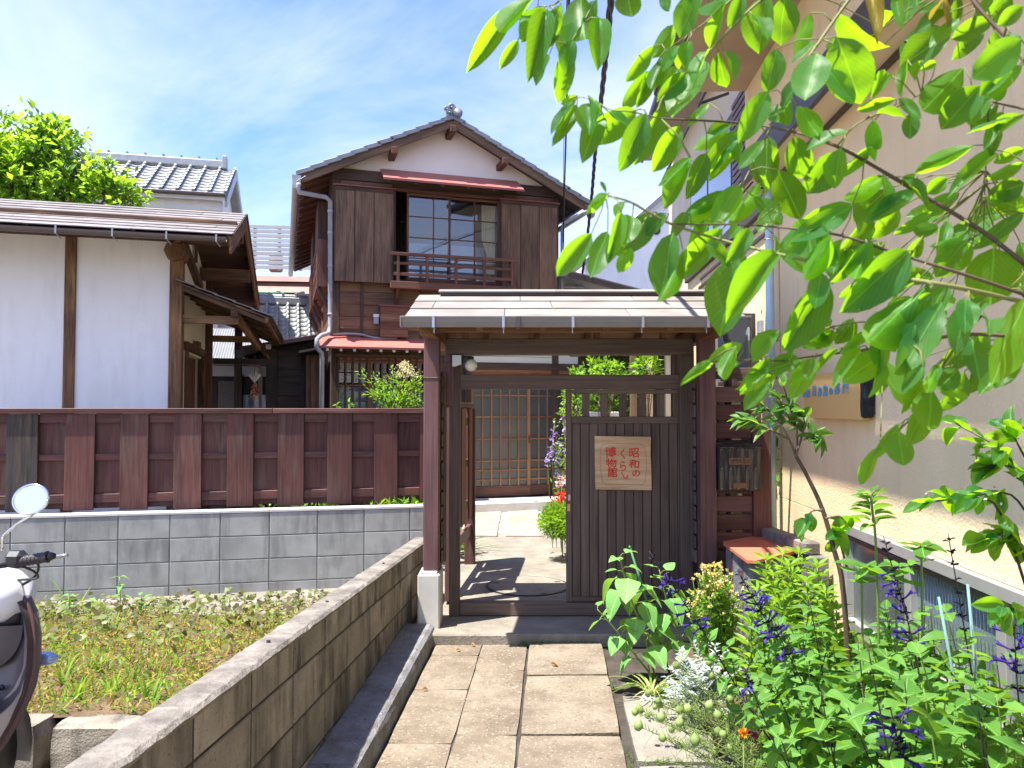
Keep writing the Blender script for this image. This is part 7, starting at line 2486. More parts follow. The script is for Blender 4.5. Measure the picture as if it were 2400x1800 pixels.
# ---- love-in-a-mist: thread leaves and round seed pods
ni = thing('love_in_a_mist', 'feathery love-in-a-mist with pale round seed pods spilling over the slabs', 'plant', gnd(.86, 2.80), 0, world_coords=True)
st_n, pods, tl_ = [], [], []
for k in range(40):
    b = gnd(.98 + R.uniform(-.14, .10), 2.95 + R.uniform(-.45, .40))
    u, v = R.uniform(1480, 1720), R.uniform(1545, 1790)
    e = P(u, v, b.y + R.uniform(-.05, .05))
    e.z = min(max(e.z, .10), .42)
    pts = smooth_poly([b, b.lerp(e, .55) + Vector((.02, 0, .05)), e], 4)
    st_n.append((pts, .0017))
    if k < 30: pods.append(e)
    for j in range(60):
        t = R.uniform(.15, 1.0)
        p, d = along(pts, t)
        q = p + (rv(1) + Vector((0, 0, .4))).normalized() * R.uniform(.02, .05)
        tl_.append(([p, (p + q) / 2 + rv(.004), q], [.0011, .0010, .0006]))
tubes(ni, 'stems', st_n, STEM_G, 5)
tag(tubes(ni, 'thread_leaves', tl_, STEM_G, 3), kind='stuff')
pod_me = None
for p in pods:
    if pod_me is None:
        nd = lathe(ni, 'seed_pod', [(.0, -.017), (.009, -.014), (.0145, -.004), (.0145, .004), (.010, .012), (.003, .018), (.0, .024)], p, L_POD, 10)
        pod_me = nd.ob.data
    else:
        ob = put(bpy.data.objects.new('seed_pod', pod_me), 'seed_pod', ni)
        ob.location = p - ni.off
        s_ = R.uniform(.75, 1.15); ob.scale = (s_, s_, s_); ob.rotation_euler = (R.uniform(-.5, .5), R.uniform(-.5, .5), 0)
mg = thing('orange_marigold', 'single orange marigold low among the salvia leaves', 'flower', P(1742, 1718, 2.3), 0, world_coords=True)
c_ = P(1742, 1718, 2.3)
tubes(mg, 'stem', [([Vector((c_.x, c_.y, soilz)), c_], .002)], STEM_G)
n = 40
v_ = rdir(n, .6)
cloud(mg, 'petals', W_SIGN2 and leafmat('orange_petal', (.75, .22, .01), (.85, .35, .02), (.8, .3, .02), .25, False), np.tile(np.array(tuple(c_)), (n, 1)), v_, rdir(n), .018, .010)

# ---- yellow daisies (feverfew)
fv = thing('yellow_feverfew', 'bushy feverfew covered in tiny yellow and white daisies before the fence', 'plant', gnd(1.10, 3.95), 0, world_coords=True)
fs, fp, fl_p = [], [], []
for k in range(230):
    u, v = R.gauss(1675, 34), R.uniform(1318, 1450)
    if abs(u - 1675) > 66 * math.sqrt(max(0, min(1, (v - 1312) / 60))): continue
    e = P(u, v, 3.95 + R.uniform(-.12, .12))
    b = gnd(1.10 + R.uniform(-.05, .05), 3.95 + R.uniform(-.06, .06))
    pts = smooth_poly([b, b.lerp(e, .6) + rv(.015), e], 3)
    fs.append((pts, .0014)); fp.append(e)
    for j in range(16):
        p, d = along(pts, R.uniform(.2, .95)); fl_p.append(p)
tubes(fv, 'stems', fs, STEM_G, 4)
n = len(fl_p)
ln = NR.uniform(.02, .04, n)
cloud(fv, 'leaves', L_LIME, [tuple(p) for p in fl_p], rdir(n, .3), rdir(n, .6), ln, ln * .45)
pp_, aa, nn_ = [], [], []
for e in fp:
    for j in range(9):
        pp_.append(tuple(e)); aa.append(tuple((rv(1) + Vector((0, 0, .3))).normalized())); nn_.append(tuple(rv(1)))
cloud(fv, 'daisies', L_FLOW_Y, pp_, aa, nn_, .015, .011)

# ---- lime green spurge clump
for k, (u, v, Y) in enumerate(((1795, 1312, 3.75), (1835, 1298, 3.85), (1872, 1300, 3.75), (1915, 1330, 3.6), (1850, 1330, 3.55), (1812, 1350, 3.5), (1890, 1365, 3.45), (1775, 1385, 3.4), (1935, 1390, 3.5), (1960, 1430, 3.2), (1840, 1400, 3.3))):
    top = P(u, v, Y)
    b = gnd(top.x + R.uniform(-.05, .05), Y + R.uniform(-.05, .05))
    T = thing('lime_spurge', 'upright lime-green spurge with narrow whorled leaves, %s from the left before the concrete wall end' % ORD[sorted((1795, 1835, 1872, 1915, 1850, 1812, 1890, 1775, 1935, 1960, 1840)).index(u)], 'plant', b, 0, 'lime-green spurges', True)
    pts = stem_curve(b, top, .02)
    pol = [(pts, .003)]
    pairs(T, pts, EUP, .30, 1.0, 11, .10, .07, .27, .75, 5, None)
    tubes(T, 'stem', pol, STEM_G, 6)

# ---- sapling with a bare leaning trunk before the cream wall
sp_ = thing('young_sapling', 'small leaning sapling with bare brown trunk and fresh leaves before the cream wall', 'tree', Vector((P(1985, 1400, 3.1).x, 3.1, soilz)), 0, world_coords=True)
YS = 3.1
tp = smooth_poly([Vector((P(1985, 1400, YS).x + .02, YS, soilz)), P(1978, 1400, YS), P(1955, 1290, YS), P(1928, 1195, YS), P(1893, 1118, YS), P(1866, 1070, YS)], 4)
tube(sp_, 'trunk', tp, [.0125 - .005 * i / (len(tp) - 1) for i in range(len(tp))], W_BARK, 8)
brs = [[(1866, 1070), (1840, 1010), (1800, 960), (1760, 930)], [(1866, 1070), (1868, 1010), (1850, 950), (1835, 900)], [(1868, 1060), (1885, 1000), (1880, 960)], [(1850, 1030), (1790, 1000), (1745, 985)], [(1885, 1030), (1905, 1020), (1920, 1030)], [(1855, 990), (1830, 940), (1800, 890)],
       [(1928, 1195), (1900, 1200), (1895, 1230)], [(1935, 1215), (1965, 1210), (1985, 1220)], [(1985, 1330), (1965, 1260), (1950, 1230)]]
pol = []
for b in brs:
    pts = smooth_poly([P(u, v, YS + R.uniform(-.05, .05)) for u, v in b], 4)
    pol.append((pts, [.005 - .003 * i / (len(pts) - 1) for i in range(len(pts))]))
    low = b[0][1] > 1150
    for k in range(6 if low else 15):
        p, d = along(pts, R.uniform(.35, 1.0))
        ax = d * .5 + rv(.9) + Vector((-.2, 0, .1 if not low else -.6))
        L = R.uniform(.055, .10)
        place_leaf(sp_, R.choice(MIDL if not low else AME), p, ax, Vector((0, -.3, 1)) + rv(.5), L, R.uniform(.36, .46) if not low else .6)
tubes(sp_, 'branches', pol, W_BARK, 6)

# ---- tall herb beside it
hb = thing('tall_green_herb', 'tall herb with pointed leaves and fresh top before the wired window', 'plant', Vector((P(2060, 1400, 2.75).x, 2.75, soilz)), 0, world_coords=True)
pts = smooth_poly([Vector((P(2060, 1400, 2.75).x, 2.75, soilz)), P(2055, 1330, 2.75), P(2045, 1200, 2.75), P(2040, 1155, 2.75)], 5)
pairs(hb, pts, MIDL, .5, 1.0, 9, .115, .06, .33, .35, 2)
tubes(hb, 'stem', [(pts, .0045)], STEM_G, 7)
for k, (u, v) in enumerate(((2160, 1280), (2100, 1330), (2020, 1330))):
    b = Vector((P(u, 1400, 2.6).x, 2.6, soilz))
    T = thing('green_herb', ('herb with heart-shaped top leaves right of the tallest spike', 'herb with broad leaves just behind the fullest blue spike', 'herb with pointed leaves at the window frame corner')[k], 'plant', b, 0, 'herbs before the wired window', True)
    pts = smooth_poly([b, P(u, v + 60, 2.6), P(u, v, 2.6)], 5)
    pairs(T, pts, SAL, .55, 1.0, 5, .09, .06, .7, .3, 2)
    tubes(T, 'stem', [(pts, .004)], STEM_G, 6)

# ---- shrub with dark leaves and buds at the right edge
rs = thing('budding_shrub', 'dark-stemmed shrub with oval leaves and tiny pink buds at the right edge', 'shrub', Vector((1.22, 1.62, soilz)), 0, world_coords=True)
brs = [([(2440, 1500), (2390, 1330), (2330, 1180), (2240, 1170), (2165, 1180)], .004), ([(2440, 1300), (2400, 1130), (2350, 1060), (2290, 1020), (2225, 985)], .0035), ([(2430, 1240), (2370, 1160), (2290, 1160), (2240, 1165)], .003),
       ([(2440, 1420), (2380, 1260), (2330, 1265), (2260, 1275)], .003), ([(2430, 1120), (2385, 1040), (2370, 1000)], .003), ([(2430, 1560), (2390, 1440), (2350, 1420)], .003), ([(2440, 1200), (2380, 1100), (2310, 1090)], .003)]
pol, bud = [], []
YB_ = 1.75
for b, r in brs:
    pts = smooth_poly([P(u, v, YB_ + R.uniform(-.06, .06)) for u, v in b], 4)
    pol.append((pts, [r * (1 - .6 * i / (len(pts) - 1)) for i in range(len(pts))]))
    for k in range(15):
        p, d = along(pts, R.uniform(.25, 1.0))
        ax = d * .7 + rv(.8) + Vector((-.2, 0, -.2))
        L = R.uniform(.045, .075)
        place_leaf(rs, R.choice(AME), p, ax, Vector((0, -.4, 1)) + rv(.6), L, R.uniform(.42, .55))
    for k in range(8):
        p, d = along(pts, R.uniform(.4, 1.0)); bud.append(p + rv(.02))
root = Vector((1.22, 1.62, soilz))
e0 = P(2440, 1500, YB_)
pol.append((smooth_poly([root, root.lerp(e0, .5) + Vector((.06, 0, 0)), e0], 5), .008))
for u, v in ((2440, 1300), (2430, 1240), (2440, 1420), (2430, 1120), (2430, 1560), (2440, 1200)):
    pol.append(([e0 + Vector((.02, 0, -.1)), P(u, v, YB_)], [.006, .004]))
tubes(rs, 'branches', pol, STEM_DARK, 6)
n = len(bud)
cloud(rs, 'buds', L_PINK, [tuple(b) for b in bud], rdir(n), rdir(n), .008, .006)

# ---- persimmon tree behind the storehouse roof (upper left)
def crown_tree(name, label, base, blobs, nleaf, L, m, trunk_r=.12, group=None):
    T = thing(name, label, 'tree', base, 0, group, True)
    base = Vector(base)
    tops = [Vector(b[0]) for b in blobs]
    c0 = sum(tops, Vector()) / len(tops)
    fork = base.lerp(c0, .55)
    tube(T, 'trunk', smooth_poly([base, base.lerp(fork, .5) + rv(.15), fork], 5), trunk_r, W_BARK, 9)
    pol = []
    pos, ax, nr = [], [], []
    for c, r in blobs:
        c = Vector(c)
        pts = smooth_poly([fork, fork.lerp(c, .5) + rv(.2), c], 5)
        pol.append((pts, [trunk_r * .5 * (1 - .7 * i / (len(pts) - 1)) for i in range(len(pts))]))
        k = int(nleaf * r ** 2 / sum(q[1] ** 2 for q in blobs))
        # twigs pushing out of the blob, leaves clustered at their ends
        for j in range(max(6, k // 22)):
            d = Vector((R.gauss(0, 1), R.gauss(0, 1), R.gauss(.25, 1))).normalized()
            e = c + d * r * R.choice((R.uniform(.5, 1.0), R.uniform(.8, 1.5)))
            s_ = c + d * r * .2
            pol.append(([s_, (s_ + e) / 2 + rv(.04), e], [.012, .008, .004]))
            for q in range(22):
                t = R.uniform(.35, 1.05)
                p = s_.lerp(e, t) + rv(.10)
                pos.append(tuple(p)); a = d * .6 + rv(.9) + Vector((0, 0, .05)); ax.append(tuple(a)); nr.append(tuple(Vector((0, 0, 1)) + rv(.7)))
    tubes(T, 'limbs', pol, W_BARK, 5)
    n = len(pos)
    ln = NR.uniform(L * .7, L * 1.25, n)
    cloud(T, 'crown', m, pos, ax, nr, ln, ln * .48)
    return T


Yt = 10.6
crown_tree('leafy_garden_tree', 'bright green leafy tree rising behind the storehouse roof', P(40, 900, Yt + .2) * Vector((1, 1, 0)) if False else Vector((P(60, 900, Yt).x, Yt, 0)),
           [(P(25, 410, Yt), .50), (P(110, 350, Yt), .42), (P(60, 440, Yt), .5), (P(-60, 380, Yt), .6), (P(190, 425, Yt), .40), (P(150, 470, Yt), .42), (P(255, 455, Yt), .36), (P(300, 472, Yt - .2), .22), (P(115, 318, Yt), .24), (P(-160, 430, Yt), .7)],
           7600, .135, L_TREE, .10)

# ---- nandina behind the fence
nd_ = thing('nandina_bush', 'bright green nandina with a cream flower plume above the fence', 'shrub', Vector((P(940, 955, 7.3).x, 7.3, 0)), 0, world_coords=True)
pos, ax, nr, pol = [], [], [], []
b0 = Vector((P(925, 955, 7.3).x, 7.3, 0))
for (u, v) in ((850, 875), (870, 920), (985, 885), (905, 890), (940, 900), (975, 930), (920, 935), (890, 905), (960, 905), (1000, 905), (985, 940), (875, 880), (930, 870)):
    e = P(u, v, 7.3 + R.uniform(-.2, .2))
    s_ = b0 + Vector((0, 0, 1.35))
    pts = smooth_poly([s_, s_.lerp(e, .5) + Vector((0, 0, .04)), e], 4)
    pol.append((pts, .004))
    for k in range(70):
        p, d = along(pts, R.uniform(.25, 1.0))
        pos.append(tuple(p + rv(.055))); ax.append(tuple(d * .8 + rv(.7))); nr.append(tuple(Vector((0, 0, 1)) + rv(.4)))
pol.append(([b0, b0 + Vector((.02, 0, .7)), b0 + Vector((0, 0, 1.4))], .012))
tubes(nd_, 'stems', pol, W_BARK, 5)
n = len(pos); ln = NR.uniform(.035, .065, n)
cloud(nd_, 'leaves', L_LIME, pos, ax, nr, ln, ln * .36)
pos = []
top, mid = P(948, 848, 7.3), P(955, 885, 7.3)
for k in range(420):
    t = R.random()
    c_ = top.lerp(mid, t)
    pos.append(tuple(c_ + Vector((R.gauss(0, 1), R.gauss(0, 1), 0)) * (.012 + .075 * t) + rv(.012)))
n = len(pos)
cloud(nd_, 'flower_plume', L_PANICLE, pos, rdir(n, .3), rdir(n), .018, .014)
for (u, v, lab) in ((818, 948, 'tiny lime sprig poking above the fence left of the nandina'), (790, 955, 'single lime leaf tip just above the fence below the drainpipe')):
    c_ = P(u, v, 7.2)
    T = thing('lime_sprig', lab, 'plant', Vector((c_.x, 7.2, 0)), 0, 'sprigs behind the fence', True)
    tubes(T, 'stem', [([Vector((c_.x, 7.2, 0)), c_], .004)], STEM_G)
    for k in range(7):
        place_leaf(T, R.choice(EUP), c_ + Vector((0, 0, -.03 + .01 * k)), rv(1) + Vector((0, 0, .6)), Vector((0, -.4, 1)), .055, .4)

# ---- succulents and low plants at the foot of the fence
def low_plants(label, spots, m, L, name='low_green_plant', per=34, group='low plants under the fence'):
    for (u, v, Y, lab) in spots:
        c_ = P(u, v, Y)
        T = thing(name, lab, 'plant', Vector((c_.x, Y, .45)), 0, group, True)
        n = per
        pos = np.tile(np.array([c_.x, Y, c_.z - .02]), (n, 1)) + NR.normal(size=(n, 3)) * np.array([.10, .05, .012])
        ln = NR.uniform(L * .6, L * 1.2, n)
        cloud(T, 'leaves', m, pos, rdir(n, .9), rdir(n, .8), ln, ln * .35)
low_plants('', [(672, 1187, 6.9, 'orange-tipped succulent at the foot of the fence, leftmost of the low plants'), (706, 1184, 6.95, 'light green leafy succulent under the fence right of the orange-tipped one')], L_LIME, .085, 'low_succulent')
low_plants('', [(742, 1188, 7.0, 'fine dark green ground plant under the fence, middle'), (780, 1187, 7.0, 'second fine dark green ground plant under the fence towards the gate')], L_MID, .07, 'low_succulent')
low_plants('', [(905, 1178, 6.95, 'bright green plant under the right end of the fence'), (950, 1176, 6.95, 'bright green plant at the foot of the gate post behind the block wall')], L_LIME, .08, 'low_green_plant', 60)
rk = thing('low_timber_sill', 'dark timber sill of the storehouse lying in the gap below the fence', 'sill', KF.w(-3, -.1, 0), KF.yaw)
box(rk, 'timber', (-3.2, -.1, .0), (3.1, .12, .35), W_ANNEX, .01)

# ---- courtyard plants
def bush(name, label, c, size, n, L, m, cat='shrub', wr=.45, stem=True, group=None):
    c = Vector(c)
    T = thing(name, label, cat, Vector((c.x, c.y, 0.0)), 0, group, True)
    sz = np.asarray(size, float)
    v = NR.normal(size=(n, 3)); v /= np.linalg.norm(v, axis=1, keepdims=True)
    rr = NR.uniform(.35, 1.0, (n, 1)) ** .6
    lump = np.array([[mnoise.noise((x * 2.5 + c.x, y * 2.5, z * 2.5))] for x, y, z in v])
    pos = np.array(tuple(c)) + v * rr * sz * (1 + .35 * lump)
    ln = NR.uniform(L * .7, L * 1.25, n)
    axs = v * .7 + NR.normal(size=(n, 3)) * .5; axs[:, 2] += .25
    nr = v * .4 + NR.normal(size=(n, 3)) * .35; nr[:, 2] += .9
    cloud(T, 'leaves', m, pos, axs, nr, ln, ln * wr)
    if stem:
        pol = [([Vector((c.x, c.y, 0)), c], .014)]
        for k in range(7):
            i = R.randrange(n)
            pol.append(([Vector((c.x, c.y, c.z * .6)), Vector(pos[i])], [.008, .003]))
        tubes(T, 'stems', pol, W_BARK, 5)
    return T


bush('courtyard_shrub', 'bright shrub seen between beam and door head behind the gate', P(1412, 885, 8.2), (.22, .2, .20), 420, .075, L_LIME)
bush('courtyard_shrub', 'lime bush seen through the leftmost bars of the gate door', P(1352, 945, 8.6), (.16, .2, .42), 800, .055, L_LIME)
bush('courtyard_shrub', 'dark-leaved shrub seen through the middle bars of the gate door', P(1405, 935, 8.8), (.22, .2, .28), 700, .075, L_MID)
bush('courtyard_shrub', 'deep green shrub behind the third gap of the gate door', P(1455, 930, 9.0), (.30, .2, .35), 600, .085, L_DARKG)
bush('courtyard_shrub', 'small rosette-leaved shrub in front of the dark window right of the post', P(1515, 870, 8.4), (.14, .12, .16), 160, .10, L_LIME)
bush('courtyard_shrub', 'dark foliage in the shade under the beam, centre', P(1470, 860, 9.6), (.5, .2, .35), 700, .09, L_DARKG)
for k, (u, lab) in enumerate(((1392, 'white planter box seen through the second gap of the door bars'), (1436, 'white planter box seen through the third gap of the door bars'))):
    c_ = P(u, 980, 8.3)
    pb = thing('white_planter', lab, 'planter', (c_.x, c_.y, c_.z - .22), 0, 'white planters', True)
    box(pb, 'tub', (c_.x - .085, c_.y, c_.z - .22), (c_.x + .085, c_.y + .18, c_.z + .07), WHITEP, .012)
    box(pb, 'rim', (c_.x - .093, c_.y - .008, c_.z + .05), (c_.x + .093, c_.y + .188, c_.z + .07), WHITEP, .006)
    box(pb, 'soil', (c_.x - .08, c_.y + .005, c_.z + .06), (c_.x + .08, c_.y + .175, c_.z + .073), SOIL, .002)
stn = thing('planter_stand', 'dark wooden stand carrying the white planters behind the gate door', 'stand', (P(1414, 980, 8.3).x, 8.35, 0), 0, world_coords=True)
cz_ = P(1414, 980, 8.3)
box(stn, 'shelf', (cz_.x - .35, 8.25, cz_.z - .26), (cz_.x + .35, 8.55, cz_.z - .221), W_GATE, .004)
for dx in (-.32, .28):
    for dy in (8.27, 8.49):
        box(stn, 'leg', (cz_.x + dx, dy, 0.0), (cz_.x + dx + .04, dy + .04, cz_.z - .26), W_GATE, .003)
# pergola posts and dark lean-to behind the door
pg = thing('courtyard_lean_to', 'weathered posts and shadowed timber lean-to in the courtyard behind the gate door', 'lean-to', (1.5, 9.6, 0), 0, world_coords=True)
for (u0, u1, Y, m_) in ((1478, 1493, 8.7, W_BARGE), (1516, 1530, 9.2, OFFWHITE), (1560, 1572, 9.2, OFFWHITE)):
    a, b = P(u0, 900, Y), P(u1, 900, Y)
    box(pg, 'post', (a.x, Y, 0), (b.x, Y + .08, P(1500, 790, Y).z), m_, .004)
box(pg, 'wall', (P(1360, 900, 10.6).x, 10.6, 0), (P(1640, 900, 10.6).x, 10.7, 3.0), W_ANNEX, .004)
box(pg, 'roof', (P(1360, 900, 9.0).x, 8.9, P(1500, 812, 8.9).z), (P(1640, 900, 9.0).x, 10.7, P(1500, 806, 8.9).z), TILE, .004)
# larkspur, geranium and grass clump by the inner path
lk_ = thing('lilac_larkspur', 'tall lilac flower spires seen at the right of the gate opening', 'flower', P(1312, 1190, 8.0) * Vector((1, 1, 0)) if False else Vector((P(1312, 1190, 8.0).x, 8.0, 0)), 0, world_coords=True)
pos, pol = [], []
for (u, v0, v1) in ((1318, 960, 1075), (1300, 985, 1060), (1312, 1035, 1110), (1292, 1045, 1090), (1325, 1000, 1140), (1306, 1070, 1120)):
    a, b = P(u, v0, 8.0 + R.uniform(-.15, .15)), P(u + R.uniform(-8, 10), v1, 8.0)
    pol.append(([Vector((b.x + .05, b.y, 0)), b, a], .004))
    for k in range(38):
        pos.append(tuple(a.lerp(b, R.random()) + Vector((R.gauss(0, .022), R.gauss(0, .022), R.gauss(0, .01)))))
n = len(pos)
tubes(lk_, 'stems', pol, STEM_G, 5)
cloud(lk_, 'florets', L_LILAC, pos, rdir(n), rdir(n), .032, .026)
n = 260
c_ = P(1322, 1100, 8.0)
pos = np.array(tuple(c_)) + NR.normal(size=(n, 3)) * np.array([.06, .08, .30])
cloud(lk_, 'leaves', L_LIME, pos, rdir(n, .2), rdir(n, .8), .05, .02)
gr = thing('red_geranium', 'vivid red geranium at the right of the gate opening', 'flower', Vector((P(1322, 1190, 7.5).x, 7.5, 0)), 0, world_coords=True)
n = 240
pos = []
for (u, v, s_) in ((1320, 1165, .05), (1308, 1178, .035), (1330, 1172, .04)):
    c_ = P(u, v, 7.5)
    pos += [tuple(c_ + Vector((R.gauss(0, s_), R.gauss(0, s_), R.gauss(0, s_ * .7)))) for k in range(80)]
cloud(gr, 'petals', L_RED, pos, rdir(n), rdir(n), .03, .026)
n = 200
c_ = P(1318, 1205, 7.5)
cloud(gr, 'leaves', L_MID, np.array(tuple(c_)) + NR.normal(size=(n, 3)) * np.array([.09, .08, .06]), rdir(n, .3), rdir(n, .9), .06, .045)
tubes(gr, 'stems', [([Vector((c_.x, c_.y, 0)), c_ + Vector((0, 0, .1))], .006)], STEM_G)
pk_ = thing('pink_flowers', 'small pink flowers between the lilac spires and the red geranium', 'flower', Vector((P(1318, 1130, 7.8).x, 7.8, 0)), 0, world_coords=True)
n = 60
c_ = P(1316, 1130, 7.8)
cloud(pk_, 'petals', L_PINK, np.array(tuple(c_)) + NR.normal(size=(n, 3)) * .03, rdir(n), rdir(n), .03, .026)
tubes(pk_, 'stems', [([Vector((c_.x, c_.y, 0)), c_], .005)], STEM_G)
bush('fine_grass_clump', 'rounded clump of fine light green grass beside the inner path', P(1312, 1222, 7.3), (.17, .16, .14), 1500, .09, L_LIME, 'plant', .07, False)
bush('fine_grass_clump', 'second rounded clump of fine grass nearer the door edge', P(1340, 1225, 7.2), (.16, .16, .15), 1200, .09, L_LIME, 'plant', .07, False)
tuft('strap_leaf_clump', 'dark green strap-leaved clump behind the gate left jamb', Vector((-.62, 7.6, .02)), 22, .55, .03, [L_MID, L_DARKG], 1.0, bend=.55)
tuft('iris_clump', 'green strap leaves arching out at the left of the inner path', Vector((-.50, 7.9, .02)), 18, .5, .026, [L_MID, L_LIME], 1.1, bend=.6)
# bamboo and lilies between the fence and the cream wall
bush('side_passage_shrub', 'bright leaves in the gap between side fence and cream wall', P(1822, 1075, 5.8), (.10, .3, .32), 420, .10, L_LIME)
tuft('striped_bamboo_grass', 'yellow-striped bamboo grass low in the gap beside the cream wall', Vector((P(1822, 1230, 5.6).x, 5.6, .15)), 40, .65, .022, [L_STRIPE, L_MID, L_DARKG], .55, bend=.45)

# ================================================================== WEED BED
def bed_ok(X, Y): return X < -1.12 + .054 * Y and Y < 6.26 + .205 * (X + 2.86)
def bed_pts(n, ymin, ymax, fn=None):
    out = []
    while len(out) < n:
        Y = NR.uniform(ymin, ymax); X = NR.uniform(-5.2, -.75)
        if X / Y < -.78 or not bed_ok(X, Y): continue
        if fn and NR.random() > fn(X, Y): continue
        out.append((X, Y, bed_z(X, Y)))
    return np.array(out)


p_ = bed_pts(11000, 3.0, 6.9, lambda x, y: .35 + .65 * (mnoise.noise((x * 1.5, y * 1.5, 8)) > -.15))
n = len(p_); p_[:, 2] += NR.uniform(0, .03, n)
ln = NR.uniform(.02, .055, n)
tag(cloud(None, 'dry_weeds', L_STRAW, p_, rdir(n, .55), rdir(n, .5), ln, ln * .22), 'straw-coloured dry weeds and sprouts covering the bed', 'weeds', kind='stuff')
p_ = bed_pts(4500, 3.0, 6.9)
n = len(p_); p_[:, 2] += NR.uniform(0, .05, n)
ln = NR.uniform(.018, .04, n)
tag(cloud(None, 'green_sprouts', L_LIME, p_, rdir(n, .6), rdir(n, .7), ln, ln * .4), 'tiny bright green sprouts between the dry weeds', 'weeds', kind='stuff')
p_ = bed_pts(1450, 4.0, 6.9, lambda x, y: min(1, max(0, (y - 3.9) / 1.6)))
n = len(p_); p_[:, 2] += NR.uniform(.02, .12, n)
ln = NR.uniform(.03, .06, n)
a_ = rdir(n, .0); a_[:, 2] = NR.uniform(-.7, .5, n)
nr_ = NR.normal(size=(n, 3)) * .75; nr_[:, 2] += 1; nr_[:, 1] -= .3
tag(cloud(None, 'vine_leaves', L_POTATO, p_, a_, nr_, ln, ln * .95, HEART), 'low vines with dull purple-green heart-shaped leaves at the back of the bed', 'vines', kind='stuff')
p_ = bed_pts(750, 3.0, 4.6, lambda x, y: min(1, max(0, (4.7 - y) / 1.2)) * (.3 + .7 * (mnoise.noise((x * 2.2, y * 2.2, 4)) > 0)))
n = len(p_)
ln = NR.uniform(.04, .15, n)
tag(cloud(None, 'short_grass', L_GRASS, p_, rdir(n, 1.6), rdir(n, .2), ln, np.full(n, .006), BLADE), 'short fresh grass at the near end of the bed', 'grass', kind='stuff')
spots = [(115, 1420, .50, 'tall grass tuft right of the scooter grip, before the block wall'), (150, 1395, .42, 'grass tuft with long blades behind the scooter cowl'), (170, 1440, .45, 'single-bladed grass tuft before the second block joint'),
         (610, 1370, .38, 'tall thin grass blade before the middle of the back wall'), (690, 1350, .30, 'thin grass blade right of the tallest one on the back wall'), (820, 1335, .42, 'tall grass by the path wall near the gate'), (760, 1350, .2, 'short arching grass by the path wall'),
         (385, 1395, .2, 'small broad grass tuft below the wall, left of centre'), (270, 1480, .17, 'grass tuft in the middle of the weed bed'), (310, 1590, .16, 'fresh grass tuft in the front of the bed, right'), (260, 1620, .18, 'fresh grass tuft in the front of the bed, centre'),
         (180, 1640, .22, 'fresh grass tuft beside the edging stone crack'), (150, 1600, .2, 'fresh grass tuft above the first edging stone'), (230, 1570, .18, 'fresh grass tuft left of centre in the bed front'), (350, 1640, .14, 'low grass tuft by the path wall at the front'),
         (130, 1520, .18, 'grass tuft right of the scooter shield'), (410, 1560, .12, 'small grass tuft against the path wall, middle'), (880, 1300, .3, 'long grass blades behind the wall end at the gate post')]
for u, v, L, lab in spots:
    Y = 4.4
    for it in range(30):
        q = P(u, v, Y); zz = bed_z(q.x, q.y)
        d = ray(u, v); Y = max(2.99, min(6.5, (zz - CAM_H) / d.z * d.y))
    q = P(u, v, Y)
    tuft('grass_tuft', lab, Vector((q.x, q.y, bed_z(q.x, q.y))), 9 if L < .25 else 5, L, .012, [L_GRASS, L_GRASS, L_LIME], .55, bend=.30, group='grass tufts in the weed bed')
for (u, v, lab) in ((280, 1370, 'tallest pale broadleaf seedling before the back wall'), (330, 1395, 'pale broadleaf seedling right of the tallest'), (215, 1410, 'pale broadleaf seedling left of the tallest'), (160, 1400, 'pale broadleaf seedling near the scooter')):
    Y = 5.7
    q = P(u, v, Y)
    T = thing('broadleaf_seedling', lab, 'plant', Vector((q.x, q.y, bed_z(q.x, q.y))), 0, 'seedlings in the weed bed', True)
    b = Vector((q.x, q.y, bed_z(q.x, q.y)))
    h = {280: .30, 330: .16, 215: .14, 160: .15}[u]
    pts = [b, b + Vector((.01, 0, h * .5)), b + Vector((0, 0, h))]
    tubes(T, 'stem', [(pts, .004)], STEM_G)
    pairs(T, pts, SUNF, .5, 1.0, 3, .08, .06, .55, .2, 2)
p_ = []
for k in range(700):
    if R.random() < .55: Y = R.uniform(1.2, 4.2); x = .328 + R.gauss(0, .008)
    else: Y = R.choice(colC[3:-1]) + R.gauss(0, .005); x = R.uniform(-.15, .31)
    if mnoise.noise((x * 4, Y * 3, 2)) > -.05: p_.append((x + .054 * Y, Y, .0))
tag(cloud(None, 'joint_moss', L_MID, p_, rdir(len(p_), 1.2), rdir(len(p_)), .016, .004, BLADE), 'sparse moss growing in the open joints of the path slabs', 'moss', kind='stuff')
# fallen dry leaves on the path
for k, (u, v, Y, lab) in enumerate(((1292, 1562, 4.36, 'curled brown leaf lying on the pale path slab'), (1103, 1508, 4.78, 'dry leaf scrap at the foot of the gate step'), (1068, 1524, 4.68, 'tiny dry leaf scrap on the left slabs'), (990, 1614, 4.03, 'tiny pale chip near the kerb on the path'), (1190, 1497, 4.85, 'pale dry leaf against the gate step'))):
    q = P(u, v, Y)
    T = thing('fallen_leaf', lab, 'leaf', (q.x, q.y, .02), 0, 'fallen leaves on the path', True)
    place_leaf(T, leafmesh('blade', L_DRY, elliptic, n=5, cols=3, droop=.3, fold=.4), (q.x, q.y, .034 if k == 0 else .012), (1, .3 * k - .5, .1), (0, 0, 1), .045 if k == 0 else .03, .6, 'blade')
# moss and grass at the step
p_ = np.column_stack([NR.uniform(.05, .55, 260), NR.normal(4.80, .008, 260), NR.uniform(0, .012, 260)])
tag(cloud(None, 'step_moss', L_MID, p_, rdir(260, 1.2), rdir(260), .03, .004, BLADE), 'thin line of moss and grass along the gate step', 'moss', kind='stuff')

